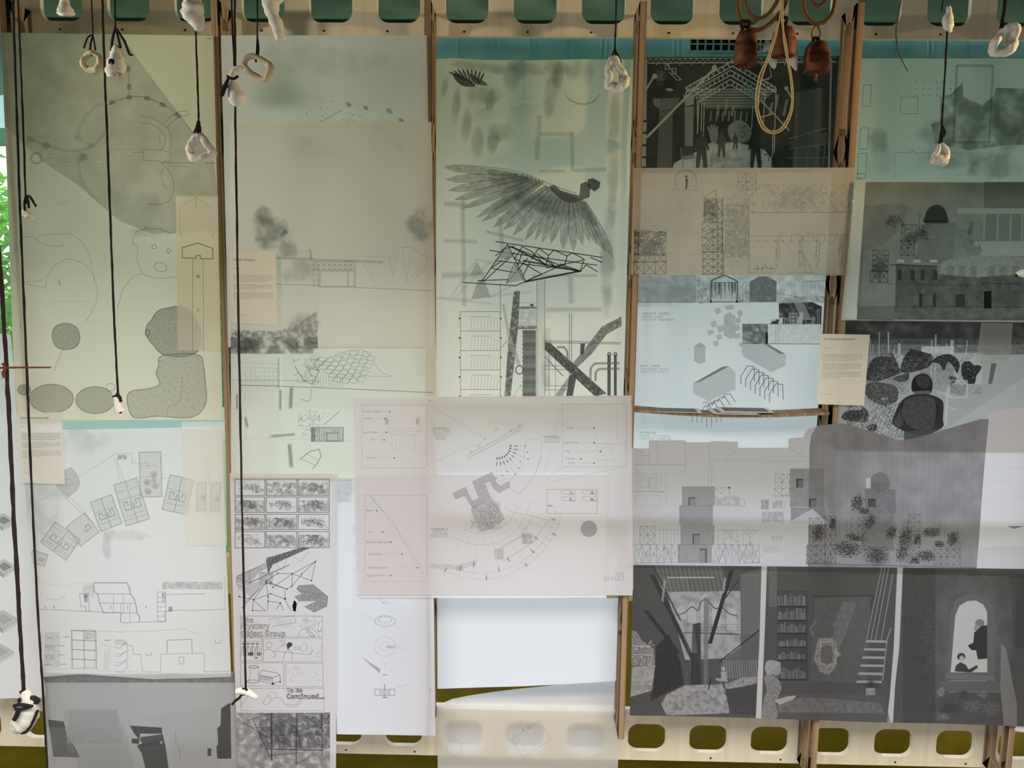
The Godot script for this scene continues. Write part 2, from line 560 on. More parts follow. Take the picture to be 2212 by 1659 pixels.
func lattice():
	var y_top := at(1385, 2, 0.0).y
	var y_bot := at(1345, 1597, 0.0).y
	# uprights: boards on edge with a row of long rounded slots
	for k in 6:
		var x := X0 + BAY * k
		var n := 6
		var y_low := at(1758, 1690, 0.0).y if k >= 4 else y_bot
		var pitch := (y_top - y_low) / n
		var cells := []
		for i in n:
			cells.append([-DEPTH, i * pitch, 0.0, (i + 1) * pitch, -DEPTH / 2, (i + 0.5) * pitch, 0.052, pitch - 0.07, 0.025])
		var o := obj("plywood_upright", board(cells, RIB), M.edge)
		o.rotation = Vector3(0, -PI / 2, 0)
		o.position = Vector3(x - RIB / 2, y_low, 0.0)
		# rotated so that the board's x runs along the world's z and its thickness along the world's x
		tag(o, RIB_WORDS[k], "upright")
	# beams behind the uprights: a long board with rounded rectangular holes, cut in lengths of one bay
	var bz := -DEPTH - 0.001
	var tb := at(1130, 79, bz).y
	var bb := at(1350, 1641, bz).y
	var bt := at(1350, 1532, bz).y
	var hc := at(1414, 1594, bz).y
	var tops := ["top beam over the teapot drawing", "top beam over the pale house roll", "top beam over the wing drawing", "top beam behind the rusty bells", "top beam over the pale wash sheet", "top beam past the last upright"]
	var bots := ["bottom beam behind the wrapped stone and the grey collage", "bottom beam under the comic strip roll", "bottom beam behind the curled blank sheet", "bottom beam under the gallery interior picture", "bottom beam under the arched doorway picture", "bottom beam past the last upright"]
	for k in range(-1, 6):
		var xa := X0 + BAY * k
		var ct := []
		var cb := []
		for i in 3:
			var a := BAY * i / 3.0
			var b := BAY * (i + 1) / 3.0
			ct.append([a, 0.0, b, 0.21, (a + b) / 2, 0.035 + 0.065, 0.122, 0.13, 0.032])
			cb.append([a, 0.0, b, bt - bb, (a + b) / 2, hc - bb, 0.119, 0.092, 0.032])
		var w: String = tops[k] if k >= 0 else "top beam left of the first upright"
		var w2: String = bots[k] if k >= 0 else "bottom beam left of the first upright"
		var t := obj("plywood_beam", board(ct, RIB), M.ply)
		t.position = Vector3(xa, tb, bz)
		tag(t, "plywood " + w + " with rounded holes", "beam")
		var b2 := obj("plywood_beam", board(cb, RIB), M.ply)
		b2.position = Vector3(xa, bb, bz)
		tag(b2, "plywood " + w2 + " with rounded holes", "beam")
		for q in [[t, 0.012, [0.09, 0.27, 0.45]], [b2, 0.012, [0.30, 0.52]]]:
			for sx in q[2]:
				var s := obj("screw", lathe([[0.0, 0.0006], [0.003, 0.0006], [0.003, -0.002]], 10), M.dark, q[0])
				s.rotation = Vector3(PI / 2, 0, 0)
				s.position = Vector3(sx, q[1], 0.0008)
	# shelves let in between the uprights
	shelf(3, at(1560, 886, -0.03).y, 0.012, "thin plywood shelf carrying small picture cards")
	for k in [2, 3, 4]:
		shelf(k, at(1600, 1100, -0.03).y, 0.0, ["", "", "thin plywood shelf showing faintly through the details sheet", "thin plywood shelf showing faintly through the pale elevation sheet", "thin plywood shelf showing faintly through the grey curved wall sheet"][k])
	cards()


func shelf(k: int, y: float, sag: float, words: String):
	var xa := X0 + BAY * k + RIB / 2 + 0.0005
	var w := BAY - RIB - 0.001
	var st := SurfaceTool.new()
	st.begin(Mesh.PRIMITIVE_TRIANGLES)
	var n := 12
	for i in n:
		var a := float(i) / n
		var b := float(i + 1) / n
		var ya := -sag * sin(PI * a)
		var yb := -sag * sin(PI * b)
		var th := 0.008
		var zf := -0.022
		var zb := -0.098
		quad(st, Vector3(a * w, ya, zb), Vector3(b * w, yb, zb), Vector3(b * w, yb, zf), Vector3(a * w, ya, zf), Vector3.UP, false)
		quad(st, Vector3(a * w, ya - th, zb), Vector3(b * w, yb - th, zb), Vector3(b * w, yb - th, zf), Vector3(a * w, ya - th, zf), Vector3.DOWN, true)
		quad(st, Vector3(a * w, ya - th, zf), Vector3(a * w, ya, zf), Vector3(b * w, yb, zf), Vector3(b * w, yb - th, zf), Vector3.BACK, false)
		quad(st, Vector3(a * w, ya - th, zb), Vector3(a * w, ya, zb), Vector3(b * w, yb, zb), Vector3(b * w, yb - th, zb), Vector3.FORWARD, true)
	var o := obj("plywood_shelf", st.commit(), M.edge)
	o.position = Vector3(xa, y, 0)
	tag(o, words, "shelf")


func cards():
	var y := at(1560, 886, -0.03).y - 0.0105
	var white := mat(Color(0.86, 0.85, 0.83), 0.6)
	var spots := [[1458, 0.135, 0.0, 1, 0.0], [1585, 0.125, -0.02, 4, 0.03], [1605, 0.15, 0.02, 3, 0.0]]
	var h := 0.0
	var words := ["picture card lying alone on the thin shelf", "picture card of the lower stack on the thin shelf", "picture card of the overlapping upper stack on the thin shelf"]
	for q in spots.size():
		var s: Array = spots[q]
		for i in s[3]:
			var x := at(s[0], 888, -0.05).x + rng.randf_range(-0.008, 0.008)
			var o := root("picture_card", Vector3(x, y + (0.004 if q == 0 else 0.0) + h, -0.055))
			o.rotation = Vector3(0.0, s[2] + rng.randf_range(-0.06, 0.06), 0.0)
			tag(o, (["lowest", "second", "third", "topmost"][i if s[3] == 4 else i + 1] + " " if s[3] > 1 else "") + words[q], "card", "cards on the shelf")
			obj("card", box(Vector3(-s[1] / 2, 0, -0.042), Vector3(s[1] / 2, 0.0007, 0.042)), white, o)
			var pm := tri(mat(Color(1, 1, 1), 0.5), noise_tex(Color(0.12, 0.12, 0.13), Color(0.6, 0.6, 0.62), 0.05), Vector3(12, 12, 12))
			if i == 0:
				M["card%d" % q] = pm
			obj("print", box(Vector3(-s[1] / 2 + 0.012, 0.0008, -0.032), Vector3(s[1] / 2 - 0.012, 0.0011, 0.032)), M["card%d" % q], o)
			if q > 0:
				h += 0.0014


# ------------------------------------------------------------------ print: a grey canvas for what is drawn on one sheet
# coordinates are those of the sheet's own outline (the numbers its corners are given in)
class Print:
	var w: int
	var h: int
	var px: PackedByteArray
	var sc: float
	var faint := 0.8        # how strongly this sheet's lines are printed
	var rng := RandomNumberGenerator.new()
	var noi := FastNoiseLite.new()

	var left: float
	var top_: float
	var wide: float
	var tall: float

	# the print is laid out in metres along the flat sheet: q holds its four corners
	func _init(q: Array, scale: float, seed_: int, base := 255):
		var lo := Vector2(INF, INF)
		var hi := Vector2(-INF, -INF)
		for i in 4:
			var p := flat(q[i * 2], q[i * 2 + 1])
			lo = lo.min(p)
			hi = hi.max(p)
		left = lo.x
		top_ = hi.y
		wide = hi.x - lo.x
		tall = hi.y - lo.y
		sc = scale
		w = mini(2048, int(wide / 0.00129 * scale))
		h = mini(2048, int(tall / 0.00129 * scale))
		px.resize(w * h)
		px.fill(base)
		rng.seed = seed_
		noi.seed = seed_
		noi.frequency = 1.0
		noi.fractal_octaves = 2

	# metres on the wall's plane
	static func flat(x: float, y: float) -> Vector2:
		var d := Basis.from_euler(Vector3(-0.13076, 0.01853, 0.0115)) * Vector3((x - CX) / F, -(y - CY) / F, -1.0)
		return Vector2(EYE.x, EYE.y) + Vector2(d.x, d.y) * (-EYE.z / d.z)

	func uv(x: float, y: float) -> Vector2:
		var p := flat(x, y)
		return Vector2((p.x - left) / wide, (top_ - p.y) / tall)

	func t(x: float, y: float) -> Vector2:
		var p := uv(x, y)
		return Vector2(p.x * w, p.y * h)

	func dot(i: int, v: int, a: float):
		px[i] = int(px[i] + (v - px[i]) * a)

	# a straight line, ink 0..1, width in sheet units
	func line(x0: float, y0: float, x1: float, y1: float, ink := 0.7, wd := 1.2, v := 40):
		seg(t(x0, y0), t(x1, y1), minf(1.0, ink * faint), maxf(wd * sc, 0.7), v)

	func seg(a: Vector2, b: Vector2, ink: float, wd: float, v: int):
		var d := b - a
		if absf(d.x) >= absf(d.y):
			if d.x < 0.0:
				var s := a
				a = b
				b = s
				d = -d
			if d.x < 0.01:
				return
			var m := d.y / d.x
			var half := wd * 0.5 * sqrt(1.0 + m * m)
			for x in range(maxi(0, int(a.x)), mini(w, int(b.x) + 1)):
				var yc := a.y + (x + 0.5 - a.x) * m
				for y in range(maxi(0, floori(yc - half)), mini(h, floori(yc + half) + 1)):
					var c := minf(y + 1.0, yc + half) - maxf(y, yc - half)
					if c > 0.0:
						var i := y * w + x
						px[i] = int(px[i] + (v - px[i]) * minf(c, 1.0) * ink)
		else:
			if d.y < 0.0:
				var s := a
				a = b
				b = s
				d = -d
			var m := d.x / d.y
			var half := wd * 0.5 * sqrt(1.0 + m * m)
			for y in range(maxi(0, int(a.y)), mini(h, int(b.y) + 1)):
				var xc := a.x + (y + 0.5 - a.y) * m
				for x in range(maxi(0, floori(xc - half)), mini(w, floori(xc + half) + 1)):
					var c := minf(x + 1.0, xc + half) - maxf(x, xc - half)
					if c > 0.0:
						var i := y * w + x
						px[i] = int(px[i] + (v - px[i]) * minf(c, 1.0) * ink)

	func path(p: Array, ink := 0.7, wd := 1.2, closed := false, v := 40):
		var n := p.size() / 2
		for i in (n if closed else n - 1):
			var j := (i + 1) % n
			line(p[i * 2], p[i * 2 + 1], p[j * 2], p[j * 2 + 1], ink, wd, v)

	# a smooth curve through the points
	func curve(p: Array, ink := 0.7, wd := 1.2, closed := false, v := 40, wob := 0.0):
		path(bend(p, closed, wob), ink, wd, closed, v)

	func bend(p: Array, closed := true, wob := 0.0) -> Array:
		var n := p.size() / 2
		var out := []
		for i in (n if closed else n - 1):
			var b := Vector2(p[i * 2], p[i * 2 + 1])
			var a := b
			if closed or i > 0:
				a = Vector2(p[((i - 1 + n) % n) * 2], p[((i - 1 + n) % n) * 2 + 1])
			var c := Vector2(p[((i + 1) % n) * 2], p[((i + 1) % n) * 2 + 1])
			var d := c
			if closed or i + 2 < n:
				d = Vector2(p[((i + 2) % n) * 2], p[((i + 2) % n) * 2 + 1])
			for k in 6:
				var q := b.cubic_interpolate(c, a, d, k / 6.0)
				out.append(q.x + rng.randf_range(-wob, wob))
				out.append(q.y + rng.randf_range(-wob, wob))
		if not closed:
			out.append(p[n * 2 - 2])
			out.append(p[n * 2 - 1])
		return out

	func rect(x0: float, y0: float, x1: float, y1: float, ink := 0.7, wd := 1.0, v := 40):
		path([x0, y0, x1, y0, x1, y1, x0, y1], ink, wd, true, v)

	func ring(cx: float, cy: float, rx: float, ry := -1.0, ink := 0.7, wd := 1.0, a0 := 0.0, a1 := TAU, v := 40):
		if ry < 0.0:
			ry = rx
		var p := []
		var n := 28
		for i in n + 1:
			var a := lerpf(a0, a1, float(i) / n)
			p.append(cx + rx * cos(a))
			p.append(cy + ry * sin(a))
		path(p, ink, wd, false, v)

	func oval(cx: float, cy: float, rx: float, ry: float, v: int, a := 1.0, rot := 0.0):
		var p := []
		for i in 26:
			var an := TAU * i / 26
			var q := Vector2(rx * cos(an), ry * sin(an)).rotated(rot)
			p.append(cx + q.x)
			p.append(cy + q.y)
		fill(p, v, a)

	# filled outline with soft (antialiased) sides
	func fill(p: Array, v: int, a := 1.0, grain := 0.0, gf := 0.05):
		var q := PackedVector2Array()
		for i in p.size() / 2:
			q.append(t(p[i * 2], p[i * 2 + 1]))
		fill_t(q, v, a, grain, gf)

	func fill_t(q: PackedVector2Array, v: int, a := 1.0, grain := 0.0, gf := 0.05, subs := 2):
		var lo := INF
		var hi := -INF
		for s in q:
			lo = minf(lo, s.y)
			hi = maxf(hi, s.y)
		var n := q.size()
		for y in range(maxi(0, floori(lo)), mini(h, floori(hi) + 1)):
			for sub in subs:
				var sy := y + (sub + 0.5) / subs
				var xs := PackedFloat32Array()
				for i in n:
					var b := q[i]
					var c := q[(i + 1) % n]
					if (b.y <= sy) != (c.y <= sy):
						xs.append(b.x + (sy - b.y) / (c.y - b.y) * (c.x - b.x))
				xs.sort()
				# two passes of weight g each add up to a
				var g := 1.0 - pow(1.0 - minf(a, 0.999), 1.0 / subs)
				for k in range(0, xs.size() - 1, 2):
					var x0 := maxf(xs[k], 0.0)
					var x1 := minf(xs[k + 1], w)
					for x in range(int(x0), mini(w, int(x1) + 1)):
						var cov := minf(x + 1.0, x1) - maxf(x, x0)
						if cov <= 0.0:
							continue
						var i := y * w + x
						var gg := g * minf(cov, 1.0)
						if grain > 0.0:
							gg *= clampf(1.0 + grain * noi.get_noise_2d(x * gf, y * gf) * 1.8, 0.0, 1.6)
							gg = minf(gg, 1.0)
						px[i] = int(px[i] + (v - px[i]) * gg)

	# watered ink: an uneven stain
	func wash(cx: float, cy: float, rx: float, ry: float, v := 90, a := 0.4, rot := 0.0, gf := 0.012, rag := 0.45):
		var c := t(cx, cy)
		var ax := rx * sc
		var ay := ry * sc
		var ext := maxf(ax, ay) * 1.25
		var co := cos(rot)
		var si := sin(rot)
		for y in range(maxi(0, int(c.y - ext)), mini(h, int(c.y + ext) + 1)):
			for x in range(maxi(0, int(c.x - ext)), mini(w, int(c.x + ext) + 1)):
				var dx := x - c.x
				var dy := y - c.y
				var ex := (dx * co + dy * si) / ax
				var ey := (dy * co - dx * si) / ay
				var r := ex * ex + ey * ey
				if r > 1.5:
					continue
				var n := noi.get_noise_2d(x * gf, y * gf) + 0.35 * noi.get_noise_2d(x * gf * 3.1 + 50.0, y * gf * 3.1)
				var k := smoothstep(0.0, 1.0, 1.0 - r * 0.8 + rag * n) * a * clampf(0.8 + 0.4 * n, 0.2, 1.0)
				if k > 0.003:
					var i := y * w + x
					px[i] = int(px[i] + (v - px[i]) * k)

	# uneven tone over a four-cornered patch
	func patch(x0: float, y0: float, x1: float, y1: float, v: int, a := 1.0, grain := 0.6, gf := 0.04):
		fill([x0, y0, x1, y0, x1, y1, x0, y1], v, a, grain, gf)

	# scaffolding: posts, rails and crossed braces
	func truss(x0: float, y0: float, x1: float, y1: float, nx: int, ny: int, ink := 0.6, wd := 1.0, jit := 0.8, v := 40):
		for i in nx + 1:
			var x := lerpf(x0, x1, float(i) / nx)
			line(x + rng.randf_range(-jit, jit), y0, x + rng.randf_range(-jit, jit), y1, ink, wd, v)
		for j in ny + 1:
			var y := lerpf(y0, y1, float(j) / ny)
			line(x0, y + rng.randf_range(-jit, jit), x1, y + rng.randf_range(-jit, jit), ink, wd, v)
		for i in nx:
			for j in ny:
				var a := lerpf(x0, x1, float(i) / nx)
				var b := lerpf(x0, x1, float(i + 1) / nx)
				var c := lerpf(y0, y1, float(j) / ny)
				var d := lerpf(y0, y1, float(j + 1) / ny)
				line(a + rng.randf_range(-jit, jit), c, b + rng.randf_range(-jit, jit), d, ink * 0.9, wd, v)
				line(b + rng.randf_range(-jit, jit), c, a + rng.randf_range(-jit, jit), d, ink * 0.9, wd, v)

	func scribble(x0: float, y0: float, x1: float, y1: float, n: int, ink := 0.4, wd := 1.0, reach := 8.0, v := 40):
		for k in n:
			var x := rng.randf_range(x0, x1)
			var y := rng.randf_range(y0, y1)
			var p := [x, y]
			for s in 3:
				x = clampf(x + rng.randf_range(-reach, reach), x0, x1)
				y = clampf(y + rng.randf_range(-reach, reach), y0, y1)
				p.append(x)
				p.append(y)
			path(p, ink * rng.randf_range(0.5, 1.0), wd, false, v)

	func hatch(x0: float, y0: float, x1: float, y1: float, n: int, ink := 0.4, wd := 0.8, lean := 0.0, v := 40):
		for i in n:
			var x := lerpf(x0, x1, (i + 0.5) / n)
			line(x, y0, x + lean, y1, ink * rng.randf_range(0.6, 1.0), wd, v)

	func rows(x0: float, y0: float, x1: float, y1: float, n: int, ink := 0.4, wd := 0.8, v := 40):
		for i in n:
			var y := lerpf(y0, y1, (i + 0.5) / n)
			line(x0, y, x1, y, ink * rng.randf_range(0.6, 1.0), wd, v)

	func dashed(x0: float, y0: float, x1: float, y1: float, ink := 0.5, wd := 1.0, d := 3.5):
		var len := Vector2(x1 - x0, y1 - y0).length()
		var n := int(len / d / 2.0)
		for i in n:
			var a := float(i) / n
			var b := (i + 0.5) / n
			line(lerpf(x0, x1, a), lerpf(y0, y1, a), lerpf(x0, x1, b), lerpf(y0, y1, b), ink, wd)

	func dash_rect(x0: float, y0: float, x1: float, y1: float, ink := 0.5, wd := 1.0):
		dashed(x0, y0, x1, y0, ink, wd)
		dashed(x1, y0, x1, y1, ink, wd)
		dashed(x0, y1, x1, y1, ink, wd)
		dashed(x0, y0, x0, y1, ink, wd)

	# lines of print too small to read: broken grey rows of word-long dashes
	func prose(x0: float, y0: float, x1: float, y1: float, n: int, ink := 0.6, last := 1.0, slope := 0.0, wd := 1.1):
		for i in n:
			var y := lerpf(y0, y1, float(i) / maxf(1.0, n - 1))
			var e := lerpf(x0, x1, last) if i == n - 1 else x1
			var x := x0
			while x < e - 1.0:
				var l := minf(rng.randf_range(2.0, 6.5), e - x)
				line(x, y + slope * (x - x0), x + l, y + slope * (x + l - x0), ink * rng.randf_range(0.55, 1.0), wd, 50)
				x += l + rng.randf_range(0.8, 1.5)

	# lettering: the outlines of a font's letters, filled or only drawn round
	func words(s: String, x: float, y: float, size: float, face := "Droid Serif", v := 40, a := 0.85, bold := false, align := 0, hollow := 0.0, slope := 0.0):
		var f := SystemFont.new()
		f.font_names = PackedStringArray([face])
		f.font_weight = 700 if bold else 400
		var tm := TextMesh.new()
		tm.font = f
		tm.font_size = 64
		tm.pixel_size = 1.0 / 64.0
		tm.depth = 0.0
		tm.curve_step = 1.5
		tm.text = s
		tm.horizontal_alignment = HORIZONTAL_ALIGNMENT_LEFT
		tm.vertical_alignment = VERTICAL_ALIGNMENT_TOP
		var ar := tm.get_mesh_arrays()
		if ar.size() == 0 or ar[Mesh.ARRAY_VERTEX] == null:
			return
		var vs: PackedVector3Array = ar[Mesh.ARRAY_VERTEX]
		var ix: PackedInt32Array = ar[Mesh.ARRAY_INDEX] if ar[Mesh.ARRAY_INDEX] != null else PackedInt32Array(range(vs.size()))
		var lo := INF
		var hi := -INF
		var top := -INF
		for p in vs:
			lo = minf(lo, p.x)
			hi = maxf(hi, p.x)
			top = maxf(top, p.y)
		var off := x - lo * size
		if align == 1:
			off = x - (lo + hi) * 0.5 * size
		elif align == 2:
			off = x - hi * size
		a *= minf(1.0, faint * 1.2)
		var q := []
		for p in vs:
			var xx := off + p.x * size
			q.append(t(xx, y + (top - p.y) * size + slope * (xx - x)))
		if hollow <= 0.0:
			for i in range(0, ix.size(), 3):
				fill_t(PackedVector2Array([q[ix[i]], q[ix[i + 1]], q[ix[i + 2]]]), v, a, 0.0, 0.05, 3)
		else:
			# only the edges that one triangle owns are the letters' outlines
			var count := {}
			for i in range(0, ix.size(), 3):
				for k in 3:
					var m: Vector2 = q[ix[i + k]]
					var n: Vector2 = q[ix[i + (k + 1) % 3]]
					var key := [Vector2i(m * 16.0), Vector2i(n * 16.0)]
					key.sort()
					count[key] = count.get(key, 0) + 1
			for key in count:
				if count[key] == 1:
					seg(Vector2(key[0]) / 16.0, Vector2(key[1]) / 16.0, a, hollow * sc, v)

	# make the whole print lighter or darker in its middle tones
	func lift(g: float):
		var lut := PackedByteArray()
		for i in 256:
			lut.append(int(255.0 * pow(i / 255.0, g)))
		for i in px.size():
			px[i] = lut[px[i]]

	func texture() -> ImageTexture:
		return ImageTexture.create_from_image(Image.create_from_data(w, h, false, Image.FORMAT_L8, px))


# ------------------------------------------------------------------ sheets of paper
# q: corners; look: {z, alpha, tint, wave, curl, top, bottom}
func sheet(called: String, label: String, q: Array, look: Dictionary, pr: Print = null, category := "drawing") -> MeshInstance3D:
	var z: float = look.get("z", 0.003)
	var tl := Vector2(q[0], q[1])
	var tr := Vector2(q[2], q[3])
	var br := Vector2(q[4], q[5])
	var bl := Vector2(q[6], q[7])
	var frame := pr if pr != null else Print.new(q, 0.1, 1)
	var cols := []            # [top point, bottom point]
	if look.has("top"):
		var tp: Array = look.top
		for i in tp.size() / 2:
			var p := Vector2(tp[i * 2], tp[i * 2 + 1])
			var k := clampf((p.x - tl.x) / (tr.x - tl.x), 0.0, 1.0)
			cols.append([p, edge(look.get("bottom", [bl.x, bl.y, br.x, br.y]), k)])
	else:
		var n := int(maxf(6.0, tl.distance_to(tr) / 24.0))
		for i in n + 1:
			var k := float(i) / n
			cols.append([edge(look.get("upper", [tl.x, tl.y, tr.x, tr.y]), k), edge(look.get("bottom", [bl.x, bl.y, br.x, br.y]), k)])
	var rows := int(maxf(6.0, tl.distance_to(bl) / 24.0))
	var wave: float = look.get("wave", 0.004)
	var off := float(hash(label) % 97)
	var vs := PackedVector3Array()
	var us := PackedVector2Array()
	var ix := PackedInt32Array()
	var m := cols.size()
	for j in rows + 1:
		for i in m:
			var tt := float(j) / rows
			var p: Vector2 = cols[i][0].lerp(cols[i][1], tt)
			var dz := wave * (0.5 + 0.5 * noise.get_noise_3d(p.x * 0.006, p.y * 0.004, off))
			if look.has("curl"):
				dz += look.curl.call(float(i) / (m - 1), tt)
			# the sheet's shape is laid out on its flat plane, then bent out of it
			vs.append(at(p.x, p.y, z) + Vector3(0, 0, dz))
			us.append(frame.uv(p.x, p.y))
	for j in rows:
		for i in m - 1:
			var a := j * m + i
			ix.append_array(PackedInt32Array([a, a + 1, a + m + 1, a, a + m + 1, a + m]))
	var st := SurfaceTool.new()
	var ar := []
	ar.resize(Mesh.ARRAY_MAX)
	ar[Mesh.ARRAY_VERTEX] = vs
	ar[Mesh.ARRAY_TEX_UV] = us
	ar[Mesh.ARRAY_INDEX] = ix
	st.create_from_arrays(ar)
	st.generate_normals()
	var c: Color = look.get("tint", Color(0.94, 0.935, 0.92))
	c.a = look.get("alpha", 0.86)
	var pm := mat(c, 0.75)
	pm.metallic_specular = 0.25
	pm.texture_repeat = false
	if c.a < 0.995:
		pm.transparency = BaseMaterial3D.TRANSPARENCY_ALPHA
	pm.backlight_enabled = true
	pm.backlight = look.get("backlight", Color(1, 1, 1))
	if pr != null:
		pm.albedo_texture = pr.texture()
	var o := obj(called, st.commit(), pm)
	tag(o, label, category)
	return o


func edge(e: Array, k: float) -> Vector2:
	var n := e.size() / 2
	var f := k * (n - 1)
	var i := mini(int(f), n - 2)
	return Vector2(e[i * 2], e[i * 2 + 1]).lerp(Vector2(e[i * 2 + 2], e[i * 2 + 3]), f - i)


func staple(o: Node3D, u: float, v: float, z: float, up := true):
	var p := at(u, v, z + 0.002)
	obj("staple", box(p - (Vector3(0.0006, 0.005, 0.0004) if up else Vector3(0.005, 0.0006, 0.0004)), p + (Vector3(0.0006, 0.005, 0.0004) if up else Vector3(0.005, 0.0006, 0.0004))), M.steel, o)


func sheets():
	bay_one()
	bay_two()
	bay_three()
	bay_four()
	bay_five()
	captions()


# ------------------------------------------------------------------ bay one: teapot and bear drawing, plan, collage
func bay_one():
	var q := [-70, 718, 24, 722, 100, 1505, -60, 1510]
	var p := Print.new(q, 1.4, 11)
	for b in [[8, 1122, 26, 0], [10, 1222, 28, 0], [8, 1335, 34, 1], [2, 1405, 30, 1]]:
		var x: float = b[0]
		var y: float = b[1]
		var s: float = b[2]
		p.fill([x - s, y, x, y - s * 0.5, x + s, y + s * 0.1, x, y + s * 0.7], 222)
		p.fill([x - s, y, x, y + s * 0.7, x, y + s * 0.95, x - s, y + s * 0.3], 190)
		p.fill([x, y + s * 0.7, x + s, y + s * 0.1, x + s, y + s * 0.35, x, y + s * 0.95], 238)
		p.fill([x - s * 0.5, y + s * 0.02, x, y - s * 0.3, x + s * 0.6, y + s * 0.08, x, y + s * 0.4], 165 if b[3] == 0 else 200)
		p.path([x - s, y, x, y - s * 0.5, x + s, y + s * 0.1, x, y + s * 0.7, x - s, y], 0.35, 0.8)
	p.scribble(0, 795, 12, 835, 6, 0.4, 0.8)
	p.wash(4, 840, 14, 60, 200, 0.2)
	sheet("tracing_sheet", "white sheet with small grey box models drawn in axonometric behind the brown rope", q, {"z": 0.002, "alpha": 1.0}, p)

	q = [4, 71, 462, 78, 482, 906, 36, 908]
	p = Print.new(q, 1.5, 12)
	p.faint = 0.70
	p.fill([0, 60, 252, 62, 300, 130, 345, 190, 410, 275, 462, 345, 480, 500, 330, 505, 260, 478, 215, 440, 170, 400, 95, 350, 0, 262], 196, 0.62, 0.25, 0.01)
	p.wash(110, 210, 60, 70, 150, 0.16)
	p.wash(250, 330, 110, 90, 150, 0.14)
	p.wash(285, 445, 60, 40, 140, 0.16)
	p.wash(400, 440, 70, 60, 160, 0.15)
	# barbed wire
	p.curve([233, 227, 258, 216, 282, 210, 302, 209, 322, 214, 345, 222, 362, 232], 0.55, 1.8, false, 70)
	p.curve([276, 136, 279, 165, 280, 195, 280, 226], 0.45, 1.6, false, 80)
	p.curve([362, 232, 390, 252, 405, 272, 418, 288], 0.3, 2.4, false, 90)
	for b in [[244, 221, -0.25], [281, 211, 0.0], [320, 213, 0.15], [353, 227, 0.4], [278, 150, 1.5], [280, 189, 1.55], [386, 250, 0.6]]:
		var c := Vector2(b[0], b[1])
		for s in [-1.0, 1.0]:
			var a := Vector2(-6, 4 * s).rotated(b[2])
			var d := Vector2(6, 4 * s).rotated(b[2])
			p.line(c.x + a.x, c.y + a.y, c.x + d.x, c.y + d.y, 0.5, 1.2)
			p.line(c.x + a.x, c.y + a.y, c.x - d.x, c.y - d.y, 0.45, 1.2)
		p.oval(c.x, c.y, 6, 4, 110, 0.45, b[2])
	p.curve([60, 297, 95, 312, 140, 325, 180, 324, 205, 312, 225, 290, 232, 262], 0.22, 6.0, false, 100)
	for b in [[67, 300], [101, 314], [200, 314], [172, 300], [178, 340]]:
		p.wash(b[0], b[1], 12, 9, 90, 0.35)
	p.curve([168, 300, 175, 270, 200, 235, 225, 225], 0.12, 9.0, false, 90)
	p.curve([170, 345, 176, 385, 195, 415, 205, 428], 0.14, 8.0, false, 90)
	# pots and handles
	p.curve([303, 251, 330, 256, 352, 268, 368, 285, 371, 305, 368, 325], 0.45, 1.1)
	p.curve([303, 266, 325, 268, 345, 278, 357, 295, 357, 312, 350, 324], 0.45, 1.1)
	p.curve([355, 268, 370, 252, 388, 242, 405, 240, 406, 249, 392, 252, 375, 262, 362, 275], 0.5, 1.1)
	p.path([310, 323, 310, 346, 370, 350, 370, 330, 350, 324, 310, 323], 0.5, 1.1)
	p.path([289, 330, 310, 329], 0.5, 1.2)
	p.line(238, 323, 310, 322, 0.3, 0.8)
	p.line(370, 328, 455, 328, 0.25, 0.8)
	p.line(350, 352, 466, 353, 0.55, 1.2)
	p.line(365, 358, 410, 361, 0.45, 0.9)
	p.curve([348, 352, 360, 362, 372, 380, 376, 400, 372, 425, 355, 440, 318, 442], 0.45, 1.1)
	p.curve([352, 365, 349, 380, 354, 398, 362, 408], 0.4, 1.0)
	p.curve([348, 285, 345, 300, 350, 315], 0.4, 1.0)
	for y in [338, 346, 353, 362]:
		p.line(100, y - 5, 235, y + 1, 0.16, 0.8)
		p.line(240, y, 310, y, 0.12, 0.8)
	p.ring(80, 342, 12, 12, 0.5, 1.6)
	p.ring(80, 342, 9, 9, 0.35, 1.0)
	p.path([90, 349, 110, 340, 112, 335, 106, 331], 0.35, 0.9)
	p.path([120, 430, 126, 442, 146, 432], 0.25, 0.9)
	# pets and bears in outline
	p.curve([50, 514, 60, 511, 75, 514, 88, 524, 108, 531, 125, 532, 143, 528], 0.34, 1.0, false, 60, 0.5)
	p.curve([80, 517, 88, 509, 120, 506, 153, 505, 178, 522, 193, 548, 201, 580, 206, 605, 212, 630, 208, 655, 195, 680, 185, 696], 0.36, 1.0, false, 60, 0.5)
	p.curve([100, 622, 104, 596, 124, 570, 150, 560, 178, 568, 196, 584, 206, 604], 0.36, 1.0, false, 60, 0.4)
	p.curve([45, 520, 32, 545, 28, 570, 34, 595, 50, 608, 75, 608, 98, 603], 0.3, 1.0, false, 60, 0.5)
	p.path([50, 612, 100, 622], 0.35, 1.0)
	p.curve([129, 604, 131, 610, 130, 616, 128, 611, 129, 604], 0.4, 1.0)
	p.curve([100, 658, 115, 655, 140, 650, 180, 651, 200, 655], 0.14, 0.9)
	p.curve([297, 500, 305, 496, 312, 497, 315, 490, 320, 495, 333, 495, 345, 494, 352, 498, 360, 499, 368, 504, 384, 502], 0.5, 1.2, false, 60, 0.7)
	p.curve([297, 500, 289, 512, 289, 527, 298, 534, 297, 552, 299, 570, 308, 590, 322, 597, 345, 601, 384, 598], 0.42, 1.1, false, 60, 0.5)
	p.ring(334, 533, 5, 4.5, 0.45, 1.1)
	p.ring(365, 542, 4, 4.5, 0.45, 1.1)
	p.curve([334, 573, 340, 568, 352, 568, 360, 575, 358, 584, 348, 587, 337, 583], 0.45, 1.1, true)
